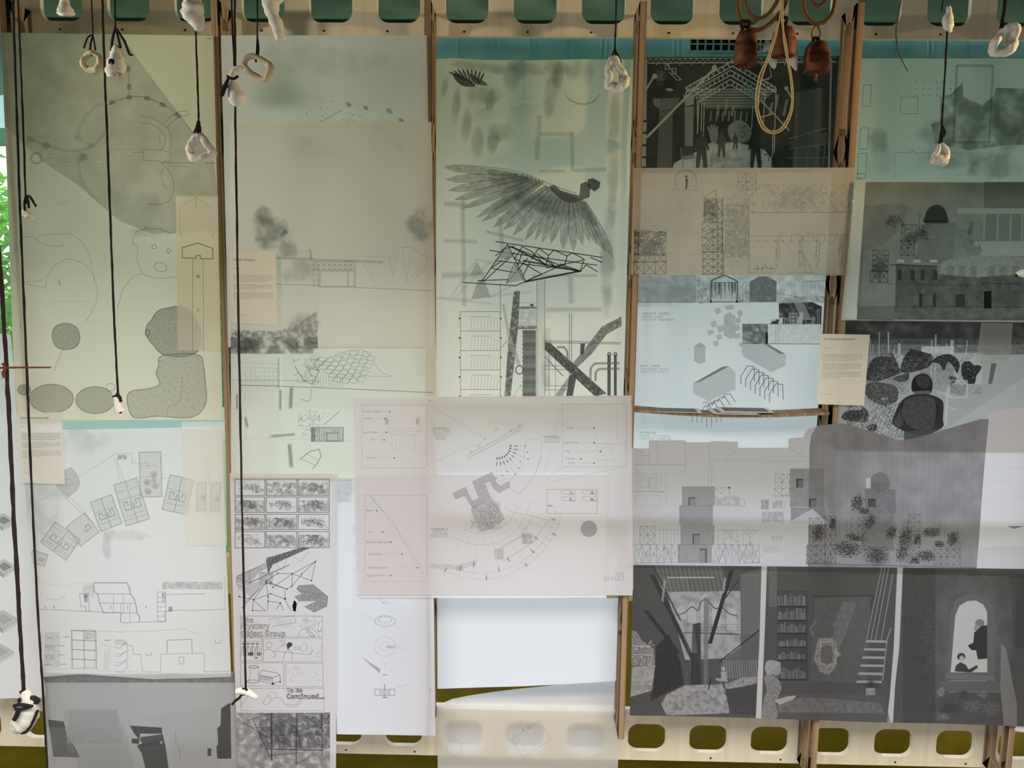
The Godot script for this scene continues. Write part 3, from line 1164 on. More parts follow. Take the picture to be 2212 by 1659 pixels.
	p.curve([308, 590, 290, 597, 280, 607, 268, 624, 262, 642, 255, 668], 0.38, 1.1, false, 60, 0.5)
	p.wash(330, 500, 50, 14, 150, 0.25)
	p.line(140, 745, 118, 800, 0.12, 5.0)
	# filled bear seen from behind, balls and paws
	var ball := p.bend([114, 727, 119, 708, 132, 700, 150, 699, 166, 708, 173, 727, 168, 746, 153, 754, 138, 755, 122, 748])
	p.fill(ball, 165, 0.62, 0.2, 0.08)
	p.path(ball, 0.5, 2.0, true, 80)
	var head := p.bend([318, 705, 328, 692, 342, 672, 366, 665, 390, 662, 412, 672, 428, 694, 437, 718, 434, 745, 424, 762, 400, 770, 372, 769, 350, 764, 332, 745, 318, 725])
	p.fill(head, 158, 0.60, 0.2, 0.08)
	p.path(head, 0.6, 2.2, true, 70)
	p.curve([318, 712, 323, 714, 324, 722, 319, 726, 315, 720], 0.6, 1.6, true, 70)
	var body := p.bend([352, 768, 343, 790, 338, 808, 345, 830, 318, 840, 290, 843, 277, 852, 276, 872, 285, 897, 302, 903, 340, 899, 385, 902, 415, 901, 436, 888, 447, 864, 445, 830, 441, 792, 428, 766])
	p.fill(body, 168, 0.45, 0.2, 0.08)
	p.path(body, 0.6, 1.8, true, 70)
	p.curve([394, 815, 393, 850, 385, 870, 365, 880, 362, 895], 0.4, 0.9)
	for e in [[112, 861, 48, 31], [207, 864, 42, 29]]:
		p.oval(e[0], e[1], e[2], e[3], 165, 0.55)
		p.ring(e[0], e[1], e[2], e[3], 0.55, 2.0, 0.0, TAU, 80)
	p.oval(53, 842, 14, 11, 160, 0.6)
	p.ring(53, 842, 14, 11, 0.5, 1.8, 0.0, TAU, 80)
	p.ring(240, 836, 10, 8, 0.4, 1.4, 0.0, TAU, 80)
	var o := sheet("tracing_sheet", "tall tracing sheet with barbed wire, teapot outlines and grey bear shapes", q, {"z": 0.004, "alpha": 1.0, "tint": Color(0.94, 0.92, 0.81), "wave": 0.006}, p)
	staple(o, 452, 83, 0.01, false)
	staple(o, 10, 78, 0.01, false)

	q = [380, 424, 471, 424, 476, 757, 385, 757]
	p = Print.new(q, 2.0, 13)
	p.path([394, 535, 428, 525, 460, 537, 460, 559, 433, 559, 433, 552, 424, 552, 424, 558, 394, 557], 0.85, 1.4, true)
	p.line(416, 560, 416, 757, 0.55, 1.0)
	p.line(439, 560, 440, 757, 0.5, 1.0)
	p.ring(428, 597, 2.6, 2.6, 0.8, 1.1)
	p.path([388, 447, 424, 426, 461, 452], 0.3, 0.8)
	p.line(424, 425, 424, 448, 0.5, 1.0)
	p.line(388, 447, 388, 505, 0.35, 0.8)
	p.path([388, 500, 394, 506, 389, 510], 0.4, 0.9)
	p.path([462, 502, 457, 509, 463, 516], 0.4, 0.9)
	p.ring(428, 670, 2.4, 2.4, 0.3, 0.9)
	sheet("paper_strip", "narrow cream paper strip with a small house outline on two long lines", q, {"z": 0.0115, "alpha": 0.985, "tint": Color(0.97, 0.95, 0.88), "wave": 0.002}, p)

	q = [46, 930, 480, 921, 500, 1464, 92, 1463]
	p = Print.new(q, 1.6, 14)
	p.faint = 0.60
	p.wash(80, 1060, 70, 120, 170, 0.25)
	p.wash(180, 950, 60, 30, 200, 0.3)
	p.wash(270, 1155, 60, 14, 170, 0.25)
	p.wash(232, 1180, 12, 34, 170, 0.3)
	for b in [[327, 1024, 46, 96, -0.03, 0], [386, 1068, 52, 76, 0.22, 1], [286, 1083, 52, 92, -0.3, 2], [231, 1107, 48, 66, -0.36, 1], [180, 1143, 50, 52, -0.65, 3], [132, 1168, 66, 54, 0.62, 2], [84, 1205, 34, 26, 0.3, 3]]:
		plan(p, b[0], b[1], b[2], b[3], b[4], b[5])
	plan(p, 436, 1072, 20, 60, 0.02, 3)
	plan(p, 467, 1072, 20, 60, 0.02, 3)
	p.path([437, 1002, 443, 1001, 446, 1042, 448, 1115, 456, 1117, 466, 1112], 0.4, 0.9)
	p.path([436, 997, 451, 997, 452, 1042, 455, 1108], 0.4, 0.9)
	p.path([429, 1178, 429, 1140, 436, 1140, 437, 1134, 445, 1134, 446, 1140, 452, 1140, 454, 1178], 0.3, 0.8)
	p.path([122, 1046, 145, 1077, 175, 1105, 200, 1125, 235, 1157, 230, 1168], 0.42, 0.9)
	p.path([142, 1075, 150, 1072, 180, 1100, 196, 1122], 0.4, 0.9)
	p.path([60, 1108, 78, 1085, 130, 1060], 0.25, 0.9)
	p.fill([140, 1016, 156, 1009, 168, 1026, 174, 1042, 168, 1058, 147, 1074, 122, 1047], 200, 0.6)
	p.path([140, 1016, 156, 1009, 168, 1026, 174, 1042, 168, 1058, 147, 1074], 0.4, 1.0)
	p.path([140, 1036, 152, 1034, 158, 1044, 142, 1054], 0.4, 0.9)
	p.path([172, 1030, 244, 984, 248, 979, 286, 979, 287, 999, 303, 1000, 322, 1000, 323, 1012], 0.35, 0.9)
	p.path([248, 986, 262, 1040], 0.4, 0.9)
	p.path([254, 992, 268, 1036], 0.4, 0.9)
	p.patch(255, 982, 275, 992, 170, 0.5)
	for e in [[334, 1024, 7], [320, 1040, 7], [337, 1048, 7], [321, 1060, 7], [334, 1036, 5]]:
		p.wash(e[0], e[1], e[2], e[2], 140, 0.45)
		p.ring(e[0], e[1], e[2], e[2], 0.3, 0.8)
	for e in [[350, 1032, 362, 1033], [292, 1040, 304, 1041], [243, 1082, 252, 1080], [410, 1050, 425, 1051], [408, 1093, 428, 1094]]:
		p.line(e[0], e[1], e[2], e[3], 0.35, 0.8)
	# two sections through the buildings
	p.patch(352, 1256, 482, 1272, 205, 0.6)
	p.hatch(352, 1256, 482, 1272, 28, 0.25, 0.8)
	p.patch(180, 1261, 205, 1290, 225, 0.5)
	p.curve([87, 1315, 130, 1317, 195, 1320, 228, 1322, 262, 1323, 263, 1343, 300, 1343, 340, 1342, 358, 1341, 360, 1320, 420, 1318, 487, 1315], 0.55, 1.2)
	p.path([487, 1243, 487, 1315], 0.4, 0.9)
	p.path([203, 1258, 276, 1258, 281, 1270, 283, 1282, 291, 1292, 296, 1310, 297, 1322, 303, 1332, 302, 1343], 0.65, 2.0)
	p.path([203, 1258, 204, 1276, 212, 1284, 217, 1305, 224, 1322], 0.6, 1.8)
	for y in [1282, 1302, 1323]:
		p.line(210 + (y - 1282) * 0.3, y, 284 + (y - 1282) * 0.3, y, 0.55, 1.4)
	for x in [246, 268]:
		p.line(x, 1283, x, 1322, 0.5, 1.2)
	for x in [262, 282]:
		p.line(x, 1304, x, 1343, 0.5, 1.2)
	p.path([173, 1281, 192, 1281, 194, 1320, 187, 1320, 186, 1309, 176, 1309], 0.6, 1.2, true)
	p.patch(183, 1283, 190, 1300, 120, 0.6)
	p.rect(341, 1278, 359, 1341, 0.55, 1.3)
	for y in [1290, 1300, 1310, 1320, 1330]:
		p.line(341, y, 359, y, 0.5, 1.2)
	p.patch(351, 1280, 358, 1299, 140, 0.5)
	p.path([360, 1284, 445, 1282], 0.5, 1.4)
	p.path([102, 1293, 130, 1295, 140, 1287, 140, 1300], 0.35, 0.9)
	for x in [100, 118, 240, 277, 317]:
		p.line(x, 1307, x, 1314, 0.5, 2.2)
	p.line(367, 1310, 367, 1320, 0.8, 3.0)
	p.line(371, 1310, 371, 1320, 0.8, 3.0)
	p.curve([95, 1257, 110, 1262, 140, 1264, 160, 1260, 200, 1258], 0.2, 0.8)
	p.curve([92, 1445, 150, 1444, 200, 1440, 220, 1447, 300, 1450], 0.3, 0.9)
	p.patch(98, 1364, 130, 1440, 222, 0.5)
	p.rect(155, 1361, 206, 1443, 0.4, 1.0)
	for j in 4:
		p.line(155, 1361 + j * 20.5, 210, 1363 + j * 20.5, 0.6, 2.0)
	for x in [156, 182, 208]:
		p.line(x, 1362, x + 2, 1443, 0.55, 1.8)
	p.patch(184, 1365, 206, 1380, 200, 0.5)
	for b in [[104, 1377], [137, 1375], [126, 1394], [125, 1414], [97, 1435], [131, 1434], [227, 1382]]:
		p.line(b[0], b[1], b[0] + 13, b[1], 0.65, 1.6)
	p.patch(98, 1392, 120, 1405, 205, 0.6)
	p.patch(98, 1412, 118, 1425, 205, 0.6)
	p.patch(250, 1380, 275, 1392, 210, 0.6)
	for y in [1395, 1413, 1433]:
		p.path([248, y + 2, 258, y + 4, 275, y - 8, 278, y + 8, 262, y + 18, 252, y + 16], 0.45, 1.2)
	p.path([216, 1390, 245, 1396], 0.3, 0.9)
	p.path([275, 1393, 287, 1393, 290, 1412, 305, 1412, 309, 1449, 348, 1451, 349, 1412, 442, 1410, 442, 1450, 497, 1449], 0.5, 1.2)
	p.path([362, 1410, 362, 1382, 415, 1380, 416, 1410], 0.5, 1.8)
	p.rect(388, 1418, 398, 1433, 0.5, 1.3)
	p.path([317, 1407, 317, 1414, 328, 1414, 328, 1407], 0.55, 1.2)
	p.path([466, 1382, 466, 1389, 477, 1389, 477, 1382], 0.5, 1.2)
	p.path([215, 1362, 270, 1364, 330, 1362, 400, 1358, 425, 1367], 0.35, 0.9)
	p.hatch(430, 1365, 496, 1440, 14, 0.08, 0.8)
	p.patch(225, 1400, 240, 1445, 235, 0.5)
	o = sheet("tracing_sheet", "white plan sheet with a fan of small house plans above two long sections", q, {"z": 0.006, "alpha": 1.0, "wave": 0.008, "bottom": [92, 1462, 180, 1455, 280, 1462, 330, 1466, 420, 1464, 500, 1461]}, p)

	q = [393, 911, 486, 911, 491, 1178, 400, 1178]
	sheet("paper_strip", "narrow cream paper strip hung over the edge of the house plan sheet", q, {"z": 0.0155, "alpha": 0.500, "tint": Color(0.97, 0.94, 0.85), "wave": 0.002})

	q = [90, 1450, 506, 1450, 513, 1672, 102, 1672]
	p = Print.new(q, 1.4, 15, 196)
	p.patch(88, 1448, 515, 1474, 128, 0.8, 0.2)
	p.fill([135, 1532, 250, 1535, 270, 1568, 290, 1659, 170, 1659, 150, 1590], 186, 0.8)
	p.fill([300, 1545, 470, 1530, 470, 1659, 380, 1659, 360, 1580], 190, 0.7)
	p.fill([478, 1530, 498, 1517, 500, 1638, 470, 1638, 468, 1612, 472, 1606, 470, 1572, 477, 1566], 96)
	p.fill([281, 1567, 350, 1571, 351, 1584, 303, 1584, 302, 1595, 300, 1606, 285, 1605, 285, 1595, 300, 1595, 290, 1583], 98)
	p.fill([304, 1592, 352, 1585, 358, 1612, 366, 1672, 318, 1672, 306, 1625, 296, 1610, 304, 1606], 104)
	p.fill([305, 1606, 352, 1596, 356, 1608, 304, 1612], 88, 0.5)
	p.fill([105, 1554, 138, 1558, 146, 1590, 160, 1610, 173, 1636, 116, 1634], 128)
	p.fill([105, 1554, 138, 1558, 142, 1572, 107, 1569], 110)
	p.fill([144, 1590, 160, 1612, 160, 1626, 147, 1624], 142)
	p.patch(449, 1616, 457, 1632, 100)
	p.patch(346, 1600, 352, 1606, 205)
	p.patch(303, 1603, 307, 1606, 210)
	p.line(379, 1577, 381, 1606, 0.4, 1.2)
	p.line(387, 1612, 391, 1640, 0.4, 1.2)
	p.patch(150, 1532, 255, 1570, 172, 0.6, 0.2)
	p.patch(145, 1570, 265, 1605, 168, 0.6, 0.2)
	sheet("tracing_sheet", "grey collage sheet with dark angular shapes below the house sections", q, {"z": 0.003, "alpha": 1.0, "wave": 0.003}, p)


# a small house plan: walls, a cross wall and coiled rooms
func plan(p: Print, cx: float, cy: float, w: float, h: float, rot: float, kind: int):
	var f := func(x: float, y: float) -> Vector2: return Vector2(cx, cy) + Vector2(x * w, y * h).rotated(rot)
	var draw := func(pts: Array, ink: float, wd: float):
		for i in pts.size() / 2 - 1:
			var a: Vector2 = f.call(pts[i * 2], pts[i * 2 + 1])
			var b: Vector2 = f.call(pts[i * 2 + 2], pts[i * 2 + 3])
			p.line(a.x, a.y, b.x, b.y, ink, wd)
	var c := []
	for k in [[-0.5, -0.5], [0.5, -0.5], [0.5, 0.5], [-0.5, 0.5]]:
		var v: Vector2 = f.call(k[0] * 1.08, k[1] * 1.04)
		c.append(v.x)
		c.append(v.y)
	p.fill(c, 205, 0.35)
	draw.call([-0.5, -0.5, 0.5, -0.5, 0.5, 0.5, -0.5, 0.5, -0.5, -0.5], 0.5, 1.2)
	if kind == 1 or kind == 2:
		draw.call([0, -0.5, 0, 0.5], 0.55, 1.3)
		draw.call([-0.5, -0.12, 0.5, -0.1], 0.45, 1.0)
		draw.call([-0.4, 0.3, 0.45, 0.28], 0.4, 1.0)
	if kind == 2:
		draw.call([-0.5, -0.3, -0.1, -0.3], 0.45, 1.0)
		draw.call([0.1, -0.3, 0.5, -0.3], 0.45, 1.0)
		draw.call([-0.5, 0.38, 0.5, 0.38], 0.4, 1.0)
	if kind > 0:
		for s in ([-1.0, 1.0] if kind < 3 else [1.0]):
			draw.call([s * 0.06, 0.0, s * 0.06, 0.16, s * 0.34, 0.16, s * 0.34, -0.04, s * 0.18, -0.04, s * 0.18, 0.08], 0.65, 1.5)
	else:
		draw.call([-0.5, -0.2, 0.25, -0.2, 0.25, -0.02], 0.35, 0.9)
		draw.call([-0.5, 0.05, 0.0, 0.05, 0.0, -0.08], 0.35, 0.9)


# ------------------------------------------------------------------ bay two: house roll, comic strip, small models
func bay_two():
	var q := [478, 77, 922, 77, 934, 750, 494, 750]
	var p := Print.new(q, 1.4, 21)
	p.faint = 0.50
	p.wash(700, 130, 200, 30, 150, 0.12)
	p.wash(675, 320, 60, 35, 140, 0.2)
	for i in 26:
		p.line(lerpf(672, 738, i / 25.0), lerpf(276, 238, i / 25.0) + p.rng.randf_range(-3, 3), lerpf(673, 739, i / 25.0), lerpf(276, 238, i / 25.0) + p.rng.randf_range(-3, 3), 0.5, 1.6)
	for i in 90:
		var x := p.rng.randf_range(655, 905)
		var y := 240 + (x - 655) * 0.35 + p.rng.randfn() * 32.0
		p.oval(x, y, p.rng.randf_range(0.7, 2.2), p.rng.randf_range(0.7, 2.0), 90, p.rng.randf_range(0.15, 0.4))
	for b in [[752, 225, 5], [790, 233, 4], [840, 240, 6], [868, 262, 5], [812, 280, 5], [715, 310, 3], [743, 306, 5], [660, 305, 5], [864, 318, 6], [887, 326, 4], [850, 305, 4]]:
		p.wash(b[0], b[1], b[2] * 1.6, b[2], 70, 0.4, 0.6)
	p.ring(757, 268, 9, 9, 0.35, 1.0)
	p.ring(810, 358, 8.5, 8.5, 0.35, 1.0)
	p.ring(665, 435, 9, 9, 0.4, 1.1)
	p.rect(763, 311, 819, 340, 0.22, 0.9)
	p.rect(845, 341, 908, 369, 0.22, 0.9)
	for b in [[786, 320], [808, 320], [876, 348], [898, 348]]:
		p.words("RR", b[0], b[1], 8, "Droid Sans", 70, 0.35, false, 0, 0.0, 0.0)
	var c := Vector2(713, 363)
	var cs := []
	for k in [[-20, -12], [20, -12], [20, 12], [-20, 12]]:
		var v := c + Vector2(k[0], k[1]).rotated(-0.5)
		cs.append(v.x)
		cs.append(v.y)
	p.path(cs, 0.5, 1.1, true)
	p.scribble(698, 352, 728, 374, 10, 0.4, 0.9, 5)
	p.rect(664, 402, 690, 412, 0.25, 0.9)
	p.path([630, 395, 664, 408, 664, 412, 640, 402], 0.2, 0.9)
	var o := sheet("tracing_sheet", "tall pale tracing sheet with scattered dots under the top beam", q, {"z": 0.003, "alpha": 1.0, "wave": 0.006}, p)

	q = [497, 264, 932, 264, 947, 1036, 500, 1036]
	p = Print.new(q, 1.6, 22)
	p.faint = 0.62
	# watercolour stains
	p.wash(582, 500, 46, 40, 95, 0.5, 0.2)
	p.wash(575, 465, 22, 22, 120, 0.4)
	p.wash(612, 505, 12, 7, 60, 0.5, -0.5)
	p.wash(622, 535, 22, 24, 110, 0.35)
	p.wash(910, 490, 34, 40, 100, 0.4)
	p.wash(650, 585, 40, 24, 140, 0.3, -0.4)
	p.fill([597, 715, 640, 702, 688, 670, 686, 728, 500, 728, 500, 712], 140, 0.4, 1.0, 0.04)
	p.wash(655, 700, 34, 28, 110, 0.3)
	p.patch(499, 728, 687, 764, 120, 0.5, 1.0, 0.018)
	p.scribble(500, 718, 560, 762, 70, 0.45, 1.4, 7)
	p.scribble(640, 728, 686, 752, 40, 0.4, 1.4, 7)
	p.wash(540, 745, 40, 18, 60, 0.5)
	p.line(620, 738, 642, 758, 0.4, 4.0)
	# house with a truss roof
	p.line(597, 556, 826, 565, 0.6, 1.2)
	p.line(597, 559, 826, 568, 0.55, 1.2)
	p.line(826, 565, 826, 568, 0.6, 1.2)
	p.truss(677, 564, 769, 582, 8, 2, 0.42, 0.9, 0.2)
	p.truss(677, 582, 688, 618, 1, 3, 0.42, 0.9, 0.2)
	p.rect(690, 584, 768, 620, 0.65, 1.2)
	p.rect(693, 587, 765, 618, 0.5, 1.0)
	p.line(752, 586, 752, 619, 0.65, 1.6)
	p.line(597, 614, 690, 616, 0.6, 1.1)
	p.line(768, 621, 936, 628, 0.6, 1.1)
	p.path([755, 553, 800, 554, 870, 557], 0.2, 0.9)
	for e in [[785, 568, 812, 618], [795, 566, 808, 600], [840, 553, 848, 595, 855, 560], [870, 540, 878, 608, 888, 556], [878, 606, 918, 572], [884, 612, 922, 580]]:
		p.path(e, 0.22, 1.1)
	p.curve([870, 535, 890, 535, 905, 545, 925, 556], 0.3, 1.0)
	p.path([650, 543, 665, 542, 668, 560], 0.3, 1.0)
	p.line(670, 538, 674, 562, 0.4, 3.5)
	# tiled roof and long facade
	for r in 6:
		for k in 9 - r:
			var x := 678.0 + k * 17.0 + r * 9.0 - (3 - r) * 1.0
			var y := 764.0 + r * 9.0 + 10.0 * sin(k * 0.55 + 0.4) - k * 1.5
			if x < 842 - r * 2 and y > 755:
				p.path([x, y, x + 15, y + 3, x + 9, y + 13, x - 6, y + 9], 0.42, 1.0, true)
	p.curve([683, 800, 700, 782, 730, 765, 765, 756, 795, 762, 820, 800, 847, 813], 0.4, 1.0)
	p.line(742, 812, 847, 813, 0.4, 1.0)
	p.path([637, 790, 655, 820, 675, 830, 690, 800, 660, 793], 0.5, 2.2)
	p.scribble(635, 775, 690, 825, 26, 0.4, 1.2, 12)
	for r in 7:
		for k in 12:
			p.oval(675 + k * 6, 813 + r * 3.6, 0.8, 0.8, 70, 0.5)
	for r in 2:
		for k in 4:
			p.rect(531 + k * 20, 802 + r * 18, 543 + k * 20, 814 + r * 18, 0.25, 0.9)
	p.line(525, 783, 600, 786, 0.25, 0.9)
	p.line(525, 793, 607, 796, 0.25, 0.9)
	p.line(503, 821, 690, 822, 0.22, 2.6)
	p.line(602, 772, 602, 838, 0.3, 4.0)
	p.line(608, 800, 636, 830, 0.2, 0.9)
	p.curve([522, 832, 600, 834, 680, 837, 760, 840, 850, 844, 936, 848], 0.75, 1.4)
	# stains of posts, a hut and a folded chair
	for e in [[606, 840, 606, 886, 6], [630, 836, 628, 884, 9], [531, 900, 535, 925, 7], [512, 850, 513, 884, 5], [626, 958, 630, 1010, 10]]:
		for k in 3:
			p.line(e[0], e[1] + k * 2, e[2], e[3] - k * 3, 0.24, e[4] * (1.0 - k * 0.2), 60)
	for k in 3:
		p.line(583 + k * 4, 942, 637, 938, 0.2, 7.0 - k, 60)
	p.curve([672, 840, 672, 858, 666, 866, 650, 862], 0.3, 2.0)
	p.patch(673, 923, 742, 953, 190, 0.5)
	p.rect(673, 923, 742, 953, 0.75, 1.3)
	p.hatch(674, 924, 742, 952, 14, 0.6, 1.2)
	p.truss(674, 924, 681, 952, 2, 6, 0.6, 0.9, 0.2)
	p.rect(707, 935, 731, 952, 0.75, 1.3)
	p.patch(709, 937, 730, 951, 220, 0.9)
	p.line(701, 916, 734, 888, 0.75, 1.3)
	p.scribble(645, 885, 690, 945, 24, 0.35, 1.1, 16)
	p.path([690, 912, 700, 892, 722, 896], 0.3, 0.9)
	p.line(528, 945, 762, 952, 0.2, 0.9)
	p.path([648, 992, 670, 975, 690, 970, 694, 985, 686, 1000, 676, 1012], 0.5, 2.4)
	p.path([650, 990, 680, 1004], 0.4, 1.4)
	p.path([660, 978, 688, 994], 0.35, 1.2)
	o = sheet("tracing_sheet", "long tracing roll with a truss-roofed house, tiled roof and watercolour stains", q, {"z": 0.0100, "alpha": 0.9, "tint": Color(0.94, 0.935, 0.885), "wave": 0.005}, p)

	q = [497, 1022, 729, 1022, 726, 1672, 513, 1672]
	p = Print.new(q, 2.0, 23)
	p.faint = 0.75
	var xs := [[508, 572], [575, 641], [644, 711]]
	var ys := [[1034, 1070], [1073, 1106], [1110, 1143], [1147, 1182]]
	for i in 3:
		for j in 4:
			var a: Array = xs[i]
			var b: Array = ys[j]
			if (i + j * 2) % 3 != 0:
				p.patch(a[0] + 1, b[0] + 8, a[1] - 1, b[1] - 1, 150, 0.35, 1.0, 0.03)
			if i != 1 or j != 0:
				p.wash((a[0] + a[1]) / 2.0 + p.rng.randf_range(-8, 8), (b[0] + b[1]) / 2.0, 22, 10, 60, 0.35 if j < 3 else 0.2, 0.2, 0.06, 0.9)
			p.scribble(a[0] + 8, b[0] + 8, a[1] - 12, b[1] - 6, 12 + (i * j) * 3, 0.5, 1.1, 7)
			p.scribble(a[1] - 22, b[1] - 14, a[1] - 3, b[1] - 3, 6, 0.4, 0.9, 6)
			for k in 2:
				p.path([a[0] + p.rng.randf(), b[0] + p.rng.randf(), a[1] + p.rng.randf(), b[0] + p.rng.randf(), a[1] + p.rng.randf(), b[1] + p.rng.randf(), a[0] + p.rng.randf(), b[1] + p.rng.randf()], 0.6, 1.1, true)
	# bridge over a lattice of rods
	p.fill([512, 1243, 600, 1205, 660, 1182, 640, 1196, 560, 1235, 540, 1262, 512, 1258], 190, 0.6)
	p.fill([575, 1205, 650, 1183, 672, 1182, 590, 1218, 580, 1240], 95, 0.75, 0.5, 0.1)
	p.path([512, 1245, 640, 1184, 690, 1182], 0.5, 1.0)
	p.path([512, 1247, 540, 1258, 540, 1232, 512, 1245, 512, 1262, 540, 1274], 0.6, 1.1)
	p.path([540, 1258, 625, 1220], 0.75, 1.8)
	p.path([540, 1232, 560, 1225, 575, 1245, 590, 1212, 610, 1232, 625, 1196, 650, 1212, 668, 1190], 0.4, 0.9)
	p.patch(560, 1235, 590, 1262, 170, 0.5)
	var rods := [[575, 1255, 600, 1238], [600, 1238, 632, 1239], [632, 1239, 682, 1212], [682, 1212, 673, 1254], [673, 1254, 632, 1239], [632, 1239, 631, 1266], [631, 1266, 652, 1240], [652, 1240, 682, 1212], [575, 1258, 620, 1272], [620, 1272, 631, 1266], [575, 1258, 548, 1295], [575, 1258, 580, 1288], [548, 1295, 585, 1282], [585, 1282, 617, 1293], [548, 1295, 546, 1318], [548, 1295, 574, 1319], [546, 1318, 574, 1319], [580, 1288, 578, 1318], [580, 1298, 606, 1302], [606, 1302, 597, 1316], [606, 1302, 613, 1318], [617, 1293, 615, 1274], [615, 1293, 628, 1318], [517, 1288, 548, 1295], [525, 1312, 560, 1270], [530, 1300, 552, 1280], [585, 1258, 620, 1272], [590, 1268, 632, 1239]]
	for r in rods:
		p.line(r[0], r[1], r[2], r[3], 0.7, 1.3)
		p.oval(r[0], r[1], 1.5, 1.5, 40, 0.8)
	p.fill([512, 1262, 560, 1255, 575, 1262, 545, 1290, 515, 1270], 190, 0.4)
	p.fill([645, 1264, 676, 1262, 708, 1288, 706, 1309, 678, 1322, 657, 1310, 684, 1298, 646, 1299, 636, 1288, 652, 1282, 640, 1272], 165, 0.85, 0.3, 0.06)
	p.path([676, 1262, 708, 1288, 706, 1309, 678, 1322], 0.65, 1.2)
	p.path([640, 1280, 665, 1275, 690, 1285, 700, 1280], 0.4, 0.9)
	p.path([684, 1298, 684, 1275], 0.3, 0.9)
	p.fill([633, 1304, 636, 1300, 640, 1300, 641, 1307, 639, 1320, 634, 1320, 632, 1310], 25)
	p.oval(636.5, 1300, 2.4, 2.6, 25)
	p.line(640, 1305, 643, 1303, 0.9, 1.6)
	# comic strip
	for b in [[520, 1330, 697, 1375], [520, 1377, 566, 1427], [569, 1378, 697, 1429], [520, 1431, 613, 1481], [617, 1432, 698, 1483], [521, 1486, 700, 1535]]:
		p.rect(b[0], b[1], b[2], b[3], 0.42, 0.9)
		p.rect(b[0] + 0.6, b[1] + 0.8, b[2] - 0.6, b[3] - 0.4, 0.2, 0.8)
	p.words("The", 522, 1333, 15, "Droid Sans", 90, 0.6, true, 0, 0.9)
	p.words("Mystery", 522, 1346, 16, "Droid Sans", 90, 0.6, true, 0, 0.9)
	p.words("Object Group", 522, 1362, 15, "Droid Sans", 80, 0.65, true, 0, 0.9)
	p.words("To Be", 620, 1486, 13, "Droid Sans", 50, 0.8, true, 0, 0.9)
	p.words("Continued...", 620, 1498, 14, "Droid Sans", 45, 0.85, true, 0, 1.0)
	p.path([582, 1345, 583, 1336, 635, 1330, 640, 1345, 590, 1352], 0.45, 1.2)
	for k in 7:
		p.line(592 + k * 2, 1338 + k * 2.6, 632, 1337 + k * 2.8, 0.2, 0.8)
	p.curve([644, 1374, 650, 1362, 662, 1356, 676, 1358, 690, 1374], 0.5, 1.0)
	p.path([660, 1358, 672, 1374, 680, 1374, 664, 1357], 0.55, 1.6)
	p.scribble(648, 1332, 692, 1352, 14, 0.35, 1.0, 9)
	p.path([687, 1358, 688, 1364, 692, 1364, 694, 1358], 0.7, 1.3)
	for k in 4:
		p.line(526 + k * 10, 1388, 526 + k * 10, 1416, 0.6, 1.6)
		p.curve([522 + k * 10, 1416, 523 + k * 10, 1400, 527 + k * 10, 1396, 531 + k * 10, 1400, 532 + k * 10, 1416], 0.5, 1.0)
		p.line(523 + k * 10, 1390, 531 + k * 10, 1390, 0.65, 2.6)
	p.oval(542, 1412, 6, 4, 60, 0.7)
	p.oval(560, 1412, 5, 4, 90, 0.6)
	p.line(521, 1385, 565, 1385, 0.4, 1.0)
	p.scribble(547, 1408, 556, 1422, 8, 0.6, 1.0, 4)
	p.curve([576, 1390, 582, 1386, 588, 1390, 585, 1398, 578, 1398], 0.5, 1.0, true)
	p.curve([571, 1405, 582, 1402, 592, 1408, 596, 1416, 590, 1420], 0.5, 1.1)
	p.curve([596, 1402, 612, 1394, 616, 1388], 0.4, 1.0)
	p.scribble(604, 1382, 616, 1394, 8, 0.35, 0.9, 5)
	p.fill([619, 1392, 624, 1387, 630, 1388, 632, 1394, 626, 1398, 622, 1404], 70, 0.9)
	p.path([612, 1426, 616, 1408, 626, 1404, 632, 1410, 631, 1426], 0.5, 1.1)
	p.path([592, 1406, 668, 1414, 676, 1404], 0.5, 1.1)
	p.rect(637, 1397, 650, 1402, 0.5, 1.1)
	p.curve([650, 1405, 660, 1406, 664, 1398, 660, 1390, 654, 1393], 0.35, 0.9)
	p.scribble(672, 1392, 694, 1420, 10, 0.2, 0.9, 8)
	p.ring(549, 1440, 10, 2.6, 0.7, 1.4)
	p.path([539, 1440, 542, 1452, 538, 1468], 0.5, 1.0)
	p.path([559, 1440, 557, 1452, 560, 1468], 0.5, 1.0)
	p.ring(547, 1471, 13, 3.2, 0.65, 1.3)
	p.path([560, 1462, 561, 1470, 588, 1476, 606, 1471, 605, 1458, 589, 1463, 560, 1457, 566, 1447, 598, 1453, 605, 1458], 0.65, 1.3)
	p.line(589, 1463, 588, 1476, 0.6, 1.2)
	for k in 4:
		p.ring(565 + k * 6, 1465 + k * 1.2, 2.6, 2.2, 0.5, 1.0)
		p.line(561, 1459 + k * 0.5, 588, 1464 + k * 0.5, 0.4, 0.8)
	p.fill([586, 1478, 590, 1473, 594, 1478], 40, 0.9)
	p.fill([603, 1473, 606, 1470, 608, 1474], 40, 0.9)
	p.scribble(620, 1440, 694, 1472, 26, 0.16, 0.9, 9)
	p.path([570, 1512, 582, 1500, 586, 1512, 578, 1522, 568, 1519, 572, 1510], 0.5, 1.0)
	p.curve([520, 1526, 532, 1508, 545, 1500, 556, 1512], 0.35, 0.9)
	p.curve([586, 1510, 600, 1506, 610, 1512, 618, 1522, 640, 1526, 652, 1512], 0.45, 1.0)
	p.path([618, 1520, 640, 1522, 650, 1508], 0.5, 1.1)
	p.curve([576, 1500, 585, 1494, 596, 1497, 596, 1508], 0.3, 0.9)
	# painted lattice at the foot
	p.patch(511, 1539, 713, 1672, 168, 0.75, 0.7, 0.02)
	p.patch(560, 1539, 713, 1615, 120, 0.55, 0.8, 0.03)
